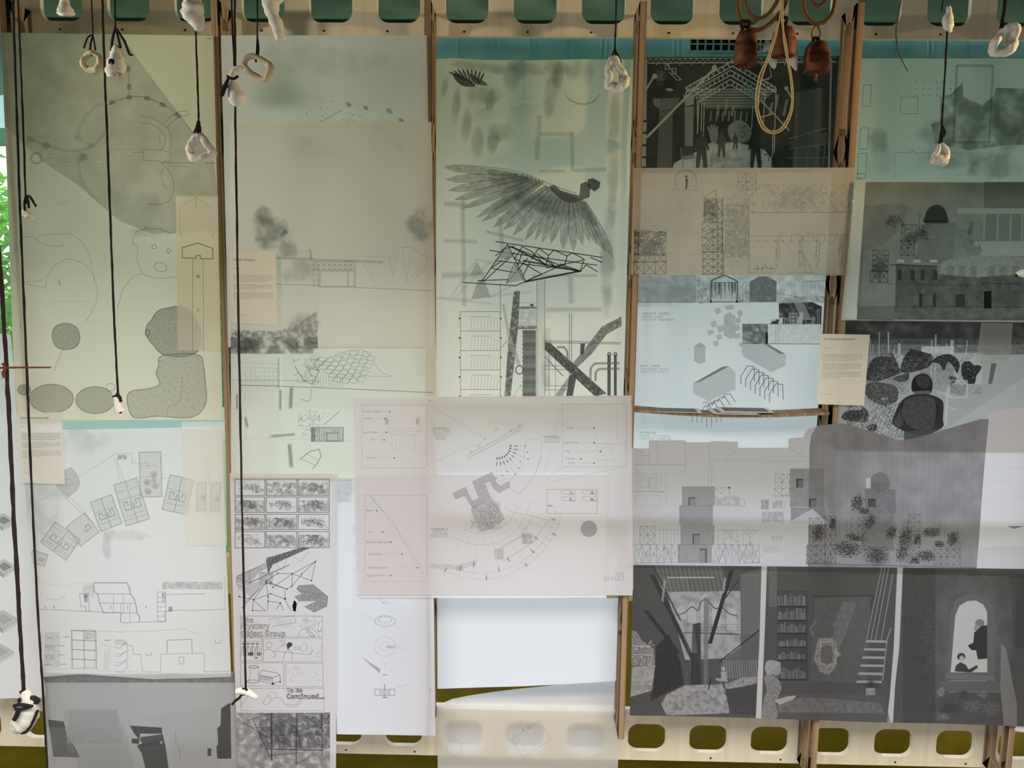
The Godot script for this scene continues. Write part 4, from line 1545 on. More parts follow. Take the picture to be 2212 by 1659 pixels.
	p.wash(615, 1590, 60, 40, 70, 0.4)
	p.wash(530, 1640, 30, 40, 200, 0.6)
	p.wash(632, 1600, 6, 24, 225, 0.7)
	for e in [[587, 1540, 587, 1642, 4], [641, 1540, 640, 1650, 2.4], [526, 1560, 575, 1590, 1.8], [546, 1552, 582, 1632, 2.2], [575, 1617, 696, 1620, 3.2], [590, 1540, 640, 1572, 1.6], [535, 1556, 587, 1540, 1.6], [548, 1572, 640, 1566, 1.2], [640, 1572, 652, 1616, 1.4], [672, 1600, 712, 1545, 1.6], [655, 1540, 700, 1580, 1.2], [580, 1632, 645, 1625, 1.6], [560, 1585, 636, 1612, 1.6], [695, 1540, 697, 1630, 2.2], [640, 1650, 712, 1612, 1.2], [600, 1590, 712, 1560, 1.0], [615, 1566, 612, 1615, 1.0], [660, 1570, 710, 1590, 0.9]]:
		p.line(e[0], e[1], e[2], e[3], 0.75, e[4], 50)
	p.scribble(655, 1545, 710, 1610, 30, 0.4, 1.1, 12)
	o = sheet("comic_sheet", "grey comic strip roll with storyboard frames and sketched bridge", q, {"z": 0.0165, "alpha": 0.985, "tint": Color(0.90, 0.88, 0.88), "wave": 0.004}, p)

	q = [722, 1028, 934, 1028, 941, 1588, 728, 1585]
	p = Print.new(q, 1.6, 24)
	p.faint = 0.60
	p.wash(745, 1060, 26, 30, 190, 0.3)
	p.patch(724, 1020, 760, 1085, 205, 0.4)
	p.prose(760, 1135, 792, 1152, 4, 0.4)
	p.prose(763, 1180, 792, 1197, 4, 0.35)
	p.line(763, 1230, 792, 1231, 0.3, 1.0)
	p.curve([810, 1284, 822, 1296, 830, 1302], 0.3, 0.9)
	p.ring(834, 1301, 6, 3, 0.3, 0.9)
	p.ring(832, 1340, 22, 11, 0.35, 1.0)
	p.ring(832, 1342, 22, 12, 0.22, 0.9)
	p.line(810, 1342, 811, 1356, 0.22, 0.8)
	p.line(854, 1342, 854, 1356, 0.22, 0.8)
	for a in 12:
		p.oval(832 + 14 * cos(a * 0.52), 1338 + 6.5 * sin(a * 0.52), 1.2, 0.8, 70, 0.6)
	p.path([779, 1324, 800, 1333, 811, 1340], 0.25, 1.0)
	p.ring(832, 1396, 22, 22, 0.28, 0.9)
	p.ring(832, 1396, 10, 10, 0.2, 0.9)
	p.path([834, 1394, 876, 1392], 0.25, 0.9)
	p.path([834, 1398, 876, 1400], 0.25, 0.9)
	p.patch(834, 1394, 852, 1399, 190, 0.5)
	p.fill([783, 1420, 822, 1445, 820, 1453], 180, 0.7)
	p.path([783, 1420, 822, 1445, 820, 1453, 783, 1420], 0.3, 0.9)
	p.line(831, 1430, 831, 1443, 0.25, 0.9)
	p.line(827, 1457, 836, 1457, 0.8, 1.8)
	p.line(831, 1476, 831, 1506, 0.9, 1.6)
	p.rect(810, 1488, 853, 1501, 0.75, 1.2)
	p.patch(821, 1489, 842, 1500, 225, 0.6)
	p.line(821, 1488, 821, 1501, 0.5, 0.9)
	p.line(842, 1488, 842, 1501, 0.5, 0.9)
	p.path([825, 1506, 838, 1506], 0.8, 1.4)
	p.line(828, 1501, 828, 1506, 0.7, 1.0)
	p.line(835, 1501, 835, 1506, 0.7, 1.0)
	p.line(842, 1490, 887, 1475, 0.25, 0.9)
	o = sheet("tracing_sheet", "white sheet with a column of tiny discs, a dart and a biplane outline", q, {"z": 0.0035, "alpha": 1.0, "tint": Color(0.93, 0.93, 0.95), "wave": 0.005}, p)
	staple(o, 930, 1490, 0.01)
	staple(o, 930, 1284, 0.01)


# ------------------------------------------------------------------ bay three: wing drawing, details sheet, blank sheets
func bay_three():
	var q := [928, 127, 1374, 130, 1362, 872, 936, 872]
	var p := Print.new(q, 1.9, 31)
	p.faint = 0.72
	# running stains
	for e in [[960, 190, 8, 22], [985, 230, 10, 40], [1008, 270, 12, 40], [1030, 310, 16, 34], [1065, 305, 14, 26], [1105, 165, 18, 30], [1125, 150, 14, 26], [1190, 200, 14, 55], [1205, 170, 12, 35], [1150, 150, 40, 14], [1240, 150, 20, 26], [1270, 160, 14, 26], [1040, 145, 80, 12], [1058, 215, 12, 24], [1210, 145, 40, 16], [1085, 285, 30, 20]]:
		p.wash(e[0], e[1], e[2], e[3], 120, 0.34, 0.12, 0.008, 0.3)
	p.wash(1045, 205, 40, 24, 130, 0.3)
	# pale glazing bars of a big window
	for e in [[1165, 250, 1160, 345, 7], [1235, 285, 1237, 370, 5], [1165, 290, 1240, 290, 5], [1240, 368, 1310, 366, 5], [1165, 370, 1220, 370, 4], [955, 595, 1045, 593, 8], [1000, 425, 1003, 660, 6], [1050, 500, 1130, 520, 4], [1080, 470, 1085, 540, 6], [1232, 600, 1234, 655, 7], [1180, 669, 1300, 668, 6], [1290, 595, 1150, 596, 4], [960, 520, 1030, 522, 5], [960, 440, 1010, 444, 6]]:
		for k in 6:
			p.line(e[0], e[1], e[2], e[3], 0.05, e[4] * (0.3 + 0.4 * k), 90)
	p.wash(1325, 330, 14, 160, 110, 0.3, 0.0, 0.006, 0.3)
	p.wash(1312, 560, 16, 120, 110, 0.35, 0.0, 0.006, 0.3)
	p.wash(1180, 770, 12, 80, 120, 0.3)
	# small spread wing, top
	for k in 9:
		var a := -2.55 + k * 0.19
		feather(p, 1000 + k * 4, 172 + k * 1.5, 1000 + k * 4 + cos(a) * (36 - k * 1.0), 172 + k + sin(a) * (30 - k * 0.5), 4.5, 80, 0.75)
	p.fill(p.bend([980, 160, 1000, 165, 1025, 182, 1022, 188, 1000, 186, 985, 175]), 75, 0.8, 0.4, 0.1)
	p.fill(p.bend([1012, 160, 1028, 166, 1045, 176, 1053, 184, 1042, 185, 1025, 178]), 95, 0.75, 0.4, 0.1)
	for k in 8:
		p.line(1012 + k * 3, 155 + k * 3, 1020 + k * 3.2, 163 + k * 3, 0.4, 0.9)
	# faint fans and a string of lamps
	for k in 16:
		var a := 0.2 + k * 0.11
		p.line(1030 + cos(a) * 12, 232 + sin(a) * 10, 1032 + cos(a) * 55, 222 + sin(a) * 42, 0.2, 0.8)
		p.line(1112 + cos(a + 0.2) * 14, 222 + sin(a + 0.2) * 10, 1112 + cos(a) * 55, 220 + sin(a) * 45, 0.2, 0.8)
	p.path([1048, 190, 1052, 240, 1075, 215, 1060, 200], 0.25, 0.9)
	p.dashed(1095, 215, 1162, 214, 0.3, 0.9)
	p.line(1131, 183, 1131, 215, 0.4, 0.9)
	p.curve([1220, 205, 1235, 218, 1255, 226, 1275, 223, 1290, 212, 1296, 204], 0.45, 1.2)
	for k in 10:
		p.oval(1228 + k * 6.5, 214 + 10 * sin(0.3 + k * 0.27), 1.2, 1.6, 60, 0.5)
	p.curve([1222, 245, 1238, 230, 1252, 226], 0.22, 0.9)
	# the great wing
	var tips := [961, 362, 963, 388, 969, 412, 982, 432, 998, 451, 1030, 470, 1042, 478, 1066, 491, 1088, 496, 1109, 508, 1134, 520, 1156, 518, 1171, 524, 1190, 526, 1216, 538, 1239, 542, 1258, 529, 1274, 522, 1290, 529, 1307, 543, 1324, 556]
	var n := tips.size() / 2
	for layer in 2:
		for i in n:
			var k := float(i) / (n - 1)
			var rx := lerpf(1118, 1262, pow(k, 0.8))
			var ry := lerpf(374, 424, k) + (12.0 if k > 0.3 else 4.0)
			if layer == 0:
				feather(p, rx, ry, tips[i * 2], tips[i * 2 + 1], 17.0 + 3.0 * sin(i), 132, 0.36)
			else:
				var mx := lerpf(rx, tips[i * 2], 0.45)
				var my := lerpf(ry, tips[i * 2 + 1], 0.45)
				feather(p, rx, ry, mx, my, 13.0, 116, 0.22)
	p.wash(1130, 420, 70, 34, 85, 0.25, 0.35)
	p.wash(1190, 445, 60, 26, 95, 0.2, 0.4)
	p.wash(1095, 440, 40, 26, 95, 0.25, -0.3)
	p.curve([961, 359, 1000, 357, 1060, 362, 1100, 367, 1140, 378, 1180, 394, 1215, 408, 1245, 418], 0.6, 1.2)
	for k in 20:
		p.line(1130 + k * 6, 376 + k * 2.2, 1122 + k * 6, 390 + k * 2.4, 0.4, 0.9)
	p.curve([1136, 378, 1170, 398, 1205, 412, 1246, 428], 0.55, 1.0)
	p.fill([1188, 402, 1198, 400, 1212, 412, 1238, 420, 1250, 422, 1240, 438, 1222, 436, 1205, 424, 1190, 412], 100, 0.8)
	p.path([1188, 402, 1205, 424, 1222, 436, 1240, 438, 1272, 424, 1272, 412], 0.7, 1.2)
	p.fill([1240, 438, 1252, 420, 1254, 398, 1266, 392, 1276, 400, 1273, 426], 95, 0.75)
	p.fill([1270, 388, 1282, 386, 1296, 394, 1294, 406, 1284, 413, 1270, 404], 85, 0.8)
	p.path([1270, 388, 1282, 386, 1296, 394, 1294, 406, 1284, 413, 1270, 404], 0.7, 1.2, true)
	p.path([1276, 390, 1294, 398, 1284, 412], 0.5, 1.0)
	for k in 4:
		p.line(1254, 398 + k * 5, 1268, 394 + k * 5, 0.5, 1.0)
	# pale ghost of the frame
	for e in [[925, 642, 1060, 656], [975, 640, 1030, 560, 1, 0], [985, 640, 1058, 566], [1030, 560, 1058, 566], [1058, 566, 1130, 585], [1020, 592, 1060, 590], [1020, 644, 1150, 630], [1058, 642, 1110, 615], [950, 642, 1020, 648]]:
		p.line(e[0], e[1], e[2], e[3], 0.14, 6.0, 120)
	p.fill([1030, 565, 1045, 590, 1015, 596], 170, 0.5)
	p.fill([1045, 600, 1060, 642, 1018, 646, 1030, 612], 170, 0.55)
	# dark space frame
	for e in [[1071, 522, 1300, 556], [1058, 541, 1290, 573], [1098, 531, 1250, 588], [1070, 563, 1255, 585], [1000, 610, 1112, 617], [1032, 606, 1098, 604], [1040, 609, 1096, 528], [1045, 608, 1104, 554], [1064, 580, 1118, 590], [1112, 618, 1220, 570], [1130, 610, 1255, 584], [1096, 528, 1136, 608], [1094, 612, 1140, 558], [1180, 579, 1260, 562], [1085, 540, 1110, 532], [1070, 553, 1095, 534], [1128, 533, 1148, 543], [1128, 533, 1112, 558], [1163, 537, 1148, 560], [1165, 537, 1185, 552], [1185, 552, 1196, 540], [1196, 540, 1225, 553], [1225, 553, 1236, 546], [1236, 546, 1262, 560], [1185, 552, 1180, 570], [1225, 553, 1220, 572], [1262, 560, 1254, 582], [1275, 556, 1301, 567], [1266, 572, 1291, 587], [1255, 585, 1266, 572], [1148, 543, 1180, 575], [1112, 558, 1170, 592], [1128, 545, 1118, 575], [1145, 566, 1130, 595], [1170, 592, 1140, 606], [1060, 580, 1086, 562], [1112, 545, 1090, 560], [1210, 570, 1252, 585], [1196, 573, 1186, 562], [1160, 548, 1200, 578]]:
		p.line(e[0], e[1], e[2], e[3], 0.95, 2.1, 30)
	for e in [[1105, 533, 1180, 572], [1130, 563, 1256, 586], [1136, 608, 1252, 586]]:
		p.line(e[0], e[1], e[2], e[3], 0.95, 3.6, 30)
	p.fill([1094, 531, 1110, 556, 1075, 560], 190, 0.7)
	p.fill([1112, 570, 1130, 605, 1095, 612], 200, 0.7)
	p.path([1112, 570, 1132, 606], 0.9, 1.8)
	p.path([1110, 571, 1094, 612], 0.8, 1.4)
	# lower left: shelf grid with hangers
	p.line(995, 673, 995, 872, 0.75, 1.0)
	p.line(1081, 612, 1081, 872, 0.8, 1.2)
	for k in 5:
		var y := 673 + k * 42
		p.line(995, y, 1081, y, 0.75, 1.1)
		p.oval(993, y + 15, 1.8, 1.5, 40)
		p.oval(1082, y - 47 + 62, 1.8, 1.5, 40)
		p.line(1016 + (k % 2) * 6, y + 11, 1060, y + 11, 0.5, 0.9)
		for m in 9:
			p.line(1020 + m * 7, y + 11, 1017 + m * 7, y + 40, 0.35, 0.8)
	p.line(1160, 604, 1160, 872, 0.85, 1.1)
	p.line(1177, 603, 1177, 872, 0.85, 1.1)
	p.fill([1160, 604, 1177, 603, 1177, 872, 1160, 872], 215, 0.35)
	p.fill([1110, 630, 1123, 628, 1120, 700, 1103, 856, 1090, 856, 1098, 740], 120, 0.85, 0.5, 0.05)
	p.patch(1121, 662, 1159, 667, 150, 0.9)
	p.patch(1118, 704, 1159, 711, 150, 0.9)
	p.patch(1122, 668, 1159, 704, 220, 0.7)
	for k in 16:
		var y := 713 + k * 9
		p.fill([1130, y, 1157, y, 1158, y + 4, 1157, y + 8.4, 1130, y + 8.4, 1128, y + 4], 112 + (k % 3) * 14, 0.9)
		p.line(1130, y + 8.6, 1157, y + 8.6, 0.6, 0.9)
	p.fill([1084, 655, 1090, 660, 1102, 720, 1126, 790, 1118, 792, 1098, 740], 200, 0.6)
	for k in 20:
		p.line(1084 + k * 1.6, 660 + k * 6.4, 1092 + k * 1.6, 657 + k * 6.4, 0.35, 0.8)
	p.ring(1122, 799, 8, 9, 0.85, 2.0)
	p.line(1082, 752, 1096, 735, 0.6, 1.4)
	p.line(1120, 654, 1159, 654, 0.4, 0.9)
	p.oval(1149, 659, 4, 2.4, 60, 0.8)
	p.path([1110, 856, 1125, 830, 1130, 850, 1150, 856], 0.5, 1.0)
	# lower right: crossing pipes
	p.line(1230, 677, 1230, 872, 0.85, 1.2)
	p.line(1235, 677, 1235, 872, 0.85, 1.2)
	p.line(1177, 736, 1340, 740, 0.85, 1.2)
	p.line(1177, 740, 1340, 743, 0.85, 1.2)
	p.fill([1342, 684, 1342, 704, 1310, 722, 1280, 762, 1245, 795, 1236, 788, 1262, 755, 1300, 705], 135, 0.9, 0.4, 0.05)
	p.fill([1262, 755, 1285, 745, 1250, 790, 1236, 786], 165, 0.8)
	p.fill([1177, 738, 1190, 742, 1310, 850, 1285, 856, 1177, 755], 95, 0.92, 0.3, 0.05)
	p.fill([1245, 795, 1240, 800, 1215, 856, 1195, 860, 1225, 818], 165, 0.8)
	for e in [[1254, 742, 1264, 742, 1260, 765, 1253, 765], [1230, 810, 1246, 808, 1236, 860, 1222, 860], [1312, 765, 1319, 765, 1319, 860, 1312, 860], [1326, 765, 1332, 765, 1332, 860, 1326, 860]]:
		p.fill(e, 92, 0.9)
	for x in [1316, 1329]:
		p.ring(x, 765, 3.4, 3.4, 0.9, 1.6)
		p.oval(x, 765, 2.2, 2.2, 220)
	for e in [[1275, 820, 1276, 795, 1284, 785, 1338, 784], [1286, 822, 1287, 803, 1294, 797, 1338, 796], [1203, 750, 1218, 750, 1225, 757, 1226, 775]]:
		p.path(e, 0.85, 4.6, false, 110)
		p.path(e, 0.5, 1.0, false, 220)
	for y in [790, 798, 833, 842]:
		p.line(1177, y, 1230, y, 0.4, 1.8)
	for x in [1186, 1200]:
		p.line(x, 765, x, 856, 0.35, 1.8)
	p.line(1177, 770, 1216, 812, 0.6, 2.2)
	var o := sheet("tracing_sheet", "tall drawing of a great feathered wing over a dark space frame and pipes", q, {"z": -0.132, "alpha": 1.0, "tint": Color(0.95, 0.93, 0.87), "wave": 0.006, "upper": [928, 129, 980, 126, 1040, 130, 1150, 131, 1250, 129, 1374, 129]}, p)

	# pale sheet behind the details sheet
	q = [764, 1022, 1313, 1022, 1310, 1291, 775, 1291]
	sheet("tracing_sheet", "blank white sheet lying behind the fan-shaped details drawing", q, {"z": 0.0115, "alpha": 1.0, "wave": 0.003})

	q = [763, 858, 1364, 854, 1368, 1286, 771, 1284]
	p = Print.new(q, 1.9, 32)
	p.faint = 0.45
	p.dash_rect(782, 874, 922, 1010, 0.6, 1.1)
	p.dash_rect(1215, 873, 1353, 1008, 0.6, 1.1)
	p.dash_rect(788, 1070, 923, 1256, 0.6, 1.1)
	for e in [["Anchor Bolt", 784, 886, 842], ["Screen", 787, 901, 832], ["Base Plate", 784, 931, 835], ["Pin", 802, 947, 830], ["I-Beam", 792, 986, 852]]:
		p.words(e[0], e[1], e[2], 6.5, "Droid Sans", 70, 0.7)
		p.line(e[1] + 26, e[2] + 3, e[3], e[2] + 3, 0.3, 0.8)
		p.oval(e[3], e[2] + 3, 1.3, 1.3, 40)
	for e in [["Beam", 1224, 921, 1283], ["Base Plate", 1218, 953, 1283], ["Pin", 1223, 972, 1297], ["I-Beam", 1222, 988, 1255], ["Bolts", 1228, 997, 1283]]:
		p.words(e[0], e[1], e[2], 6.5, "Droid Sans", 70, 0.7)
		p.line(e[1] + 22, e[2] + 3, e[3], e[2] + 3, 0.3, 0.8)
		p.oval(e[3], e[2] + 3, 1.3, 1.3, 40)
	for e in [["Beam", 792, 1100, 814], ["Pin", 796, 1146, 827], ["Welded steel joint", 791, 1168, 845], ["Steel Plate", 796, 1194, 868], ["Welded joint", 797, 1223, 902], ["Space frame", 792, 1240, 844]]:
		p.words(e[0], e[1], e[2], 6.5, "Droid Sans", 70, 0.7)
		p.line(e[1] + 26, e[2] + 3, e[3], e[2] + 3, 0.25, 0.8)
		p.oval(e[3], e[2] + 3, 1.3, 1.3, 40)
	for b in [[["1:5 DETAIL 1", "SPACE FRAME", "ANCHOR TO", "RAILWAY", "BRIDGE"], 953, 923], [["1:5 DETAIL 3", "SKELETON", "NODE/JOINT"], 1192, 941], [["1:5 DETAIL 2", "I BEAM TO", "SPACE FRAME", "CONNECTION"], 949, 1140]]:
		for k in b[0].size():
			p.words(b[0][k], b[1], b[2] + k * 5.5, 6.4, "Droid Sans", 70, 0.8 if k == 0 else 0.55, k == 0, 1)
	p.words("THE", 1348, 1236, 12, "Droid Sans", 90, 0.6, false, 2)
	p.words("DETAILS", 1348, 1245, 12, "Droid Sans", 90, 0.6, false, 2)
	# bolts and plates inside the dashed frames
	p.rect(833, 898, 908, 932, 0.22, 0.9)
	p.path([838, 926, 905, 926, 900, 938, 845, 938], 0.25, 0.9, true)
	for x in [836, 902]:
		p.oval(x, 910, 3.5, 8, 150, 0.35)
	for x in [852, 892]:
		p.rect(x - 5, 940, x + 4, 970, 0.25, 0.9)
	p.hatch(862, 940, 885, 1005, 4, 0.15, 0.8)
	p.path([1285, 875, 1285, 960, 1305, 975], 0.22, 0.9)
	p.path([1332, 875, 1332, 958, 1285, 958, 1353, 960], 0.22, 0.9)
	p.path([1285, 960, 1293, 975, 1285, 992, 1328, 994, 1318, 960], 0.22, 0.9)
	p.ring(1310, 975, 10, 10, 0.2, 0.9)
	p.path([800, 1074, 830, 1105, 845, 1125, 905, 1220, 915, 1240], 0.3, 1.1)
	p.path([802, 1072, 827, 1106], 0.45, 1.2)
	p.path([838, 1120, 850, 1124, 868, 1160, 860, 1166, 842, 1140], 0.25, 1.0, true)
	p.line(870, 1165, 900, 1225, 0.25, 0.9)
	p.line(880, 1165, 912, 1222, 0.22, 0.9)
	# the fan
	p.line(922, 872, 1045, 945, 0.35, 0.9)
	p.line(922, 1004, 1040, 955, 0.35, 0.9)
	p.line(1190, 1040, 1350, 1009, 0.3, 0.9)
	p.line(1180, 1035, 1215, 1010, 0.3, 0.9)
	p.line(1175, 1030, 1212, 880, 0.22, 0.9)
	p.dashed(1035, 886, 1180, 892, 0.3, 0.8)
	var a := Vector2(1010, 992)
	var b := Vector2(1132, 925)
	for s in [[0.0, 0.0], [-3.0, -8.0]]:
		p.line(a.x + s[0], a.y + s[1], b.x + s[0], b.y + s[1], 0.4, 0.9)
	for k in 18:
		var c := a.lerp(b, k / 18.0)
		var d := a.lerp(b, (k + 1) / 18.0)
		p.line(c.x, c.y, d.x - 3, d.y - 8, 0.35, 0.8)
		p.line(c.x - 3, c.y - 8, d.x, d.y, 0.35, 0.8)
	for c in [[1017, 976], [1035, 964], [1048, 948], [1073, 928], [1103, 930], [1121, 918]]:
		p.words("H", c[0], c[1] - 4, 10, "Droid Sans", 80, 0.6, false, 1, 0.0, -0.5)
	for k in 9:
		var an := 0.02 + k * 0.2
		var st := Vector2(1075, 962)
		var c := st + Vector2.from_angle(an) * 28
		var d := st + Vector2.from_angle(an) * (60 + 6 * (k % 3))
		p.line(c.x, c.y, d.x, d.y, 0.25, 0.9)
		var e := st + Vector2.from_angle(an) * 40
		p.oval(e.x, e.y, 4.5, 1.7, 110, 0.45, an)
		p.oval(c.x, c.y, 2.6, 1.6, 60, 0.6, an)
		p.oval(d.x, d.y, 1.4, 1.4, 60, 0.6)
	for k in 12:
		var an := 0.15 + k * 0.17
		var st := Vector2(1040, 1070)
		var c := st + Vector2.from_angle(an) * 70
		var d := st + Vector2.from_angle(an) * 195
		p.dashed(c.x, c.y, d.x, d.y, 0.28, 0.9, 5)
		var e := st + Vector2.from_angle(an) * (150 + 14 * (k % 3))
		p.oval(e.x, e.y, 6, 2.4, 130, 0.4, an)
	for r in [80, 105, 165, 178]:
		var pts := []
		for k in 13:
			var an := 0.2 + k * 0.165
			pts.append(1040 + cos(an) * r)
			pts.append(1070 + sin(an) * r * 1.02)
		p.path(pts, 0.3, 1.0)
	for k in 12:
		var an := 0.28 + k * 0.075
		p.line(1040 + cos(an) * 165, 1070 + sin(an) * 167, 1040 + cos(an) * 178, 1070 + sin(an) * 180, 0.25, 1.0)
	# covered rooms: hatched zigzag block and lattice
	var blk := [1021, 1040, 1063, 1019, 1072, 1042, 1081, 1050, 1099, 1040, 1101, 1052, 1078, 1065, 1066, 1055, 1060, 1040, 1046, 1042, 1060, 1075, 1022, 1098, 1003, 1070, 985, 1078, 977, 1066, 1005, 1052, 1020, 1082, 1035, 1076]
	p.fill(blk, 180, 0.55, 0.5, 0.2)
	p.path(blk, 0.4, 1.0, true)
	for k in 26:
		p.line(980 + k * 4.2, 1074 - k * 1.3, 984 + k * 4.2, 1066 - k * 1.3, 0.22, 0.8)
	p.fill([1018, 1098, 1062, 1075, 1090, 1120, 1062, 1142, 1038, 1148, 1022, 1112], 190, 0.5, 0.6, 0.1)
	p.scribble(1018, 1085, 1080, 1142, 90, 0.35, 0.9, 12)
	p.path([1018, 1098, 1035, 1148, 1062, 1142, 1090, 1120, 1066, 1078], 0.5, 1.1)
	p.path([1098, 1052, 1122, 1067, 1156, 1025, 1170, 985], 0.4, 1.1)
	p.path([1098, 1042, 1128, 1008, 1136, 950, 1170, 950, 1168, 985, 1156, 1025], 0.3, 1.0)
	p.path([1103, 1105, 1152, 1115, 1185, 1124, 1152, 1170, 1088, 1212, 1068, 1192, 1125, 1158, 1152, 1117], 0.45, 1.2)
	p.path([1068, 1192, 1140, 1150], 0.3, 0.9)
	p.patch(1128, 1152, 1150, 1175, 180, 0.5)
	p.patch(1068, 1185, 1088, 1208, 195, 0.5)
	for e in [[1030, 1213, 985, 1228, 12], [1000, 1226, 930, 1222, 10]]:
		p.line(e[0], e[1], e[2], e[3], 0.16, e[4], 90)
		for k in 3:
			p.line(e[0], e[1] - 4 + k * 4, e[2], e[3] - 4 + k * 4, 0.35, 0.8)
	p.rect(1182, 1057, 1290, 1109, 0.6, 1.1)
	for c in [[1213, 1059], [1259, 1059], [1213, 1073], [1259, 1073]]:
		p.rect(c[0], c[1], c[0] + 29, c[1] + 8, 0.6, 1.0)
		p.line(c[0] + 16, c[1] + 9, c[0] + 29, c[1] + 9, 0.5, 1.8)
		p.patch(c[0] + 17, c[1] + 3, c[0] + 23, c[1] + 7, 100, 0.6)
	p.oval(1272, 1142, 17, 17, 185, 0.8)
	p.ring(1272, 1142, 17, 17, 0.4, 1.2)
	o = sheet("tracing_sheet", "wide pinkish tracing sheet of construction details with a fan-shaped plan", q, {"z": 0.0165, "alpha": 0.93, "tint": Color(0.93, 0.91, 0.92), "wave": 0.003}, p)
	staple(o, 928, 866, 0.02)
	staple(o, 1364, 868, 0.02)

	q = [944, 1290, 1336, 1292, 1334, 1472, 945, 1487]
	sheet("tracing_sheet", "blank white sheet hung in the gap under the details drawing", q, {"z": -0.1, "alpha": 1.0, "tint": Color(0.95, 0.95, 0.97), "wave": 0.004, "bottom": [945, 1487, 1060, 1484, 1150, 1481, 1210, 1478, 1334, 1470]})

	# sheet that bends back over the bottom beam: its upper end curls away behind
	q = [944, 1531, 1338, 1538, 1334, 1680, 946, 1680]
	p = Print.new(q, 1.4, 33)
	p.faint = 0.70
	p.ring(981, 1615, 16, 17, 0.22, 1.0)
	p.path([1105, 1597, 1165, 1557, 1190, 1597, 1130, 1635], 0.25, 1.0, true)
	p.path([1112, 1608, 1125, 1600, 1135, 1618], 0.2, 0.9)
	p.path([1128, 1572, 1131, 1579], 0.5, 1.2)
	p.path([1139, 1567, 1142, 1574], 0.5, 1.2)
	sheet("tracing_sheet", "blank milky sheet hanging before the bottom beam with its holes showing through", q, {"z": -0.110, "alpha": 0.82, "wave": 0.002}, p)
	# the curled-over top of that sheet: it runs back over the beam and rises to one side
	var st := SurfaceTool.new()
	st.begin(Mesh.PRIMITIVE_TRIANGLES)
	st.set_smooth_group(0)
	var g := []
	for j in 9:
		var row := []
		var k := j / 8.0
		for i in 13:
			var s := i / 12.0
			var f := at(lerpf(944, 1338, s), lerpf(1531, 1538, s), -0.110)
			var bk := at(lerpf(944, 1338, s), 1524 - 56 * pow(s, 0.55), lerpf(-0.123, -0.26, pow(s, 0.6)))
			row.append(f.lerp(bk, k) + Vector3(0, (0.004 + 0.012 * s) * sin(PI * k), 0))
		g.append(row)
	for j in 8:
		for i in 12:
			for v in [g[j][i], g[j + 1][i + 1], g[j][i + 1], g[j][i], g[j + 1][i], g[j + 1][i + 1]]:
				st.add_vertex(v)
	st.index()
	st.generate_normals()
	var cm := mat(Color(0.93, 0.93, 0.94, 0.9), 0.75)
	cm.transparency = BaseMaterial3D.TRANSPARENCY_ALPHA
	cm.backlight_enabled = true
	cm.backlight = Color(1, 1, 1)
	tag(obj("curled_sheet", st.commit(), cm), "curled end of a blank sheet rising behind the bottom beam", "drawing")


func feather(p: Print, x0: float, y0: float, x1: float, y1: float, wd: float, v: int, a: float):
	var d := Vector2(x1 - x0, y1 - y0)
	var n := d.orthogonal().normalized() * wd * 0.5
	var o := Vector2(x0, y0)
	var pts := []
	for k in [0.0, 0.3, 0.6, 0.85]:
		var w: float = [0.35, 0.75, 1.0, 0.75][[0.0, 0.3, 0.6, 0.85].find(k)]
		var c: Vector2 = o + d * k + n * w
		pts.append(c.x)
		pts.append(c.y)
	pts.append(x1)
	pts.append(y1)
	for k in [0.85, 0.6, 0.3, 0.0]:
		var w: float = [0.35, 0.75, 1.0, 0.75][[0.0, 0.3, 0.6, 0.85].find(k)]
		var c: Vector2 = o + d * k - n * w
		pts.append(c.x)
		pts.append(c.y)
	p.fill(pts, v, a, 0.3, 0.03)
	p.path(pts, 0.4, 0.9, true, 70)
	p.line(x0, y0, x1, y1, 0.3, 0.8, 70)


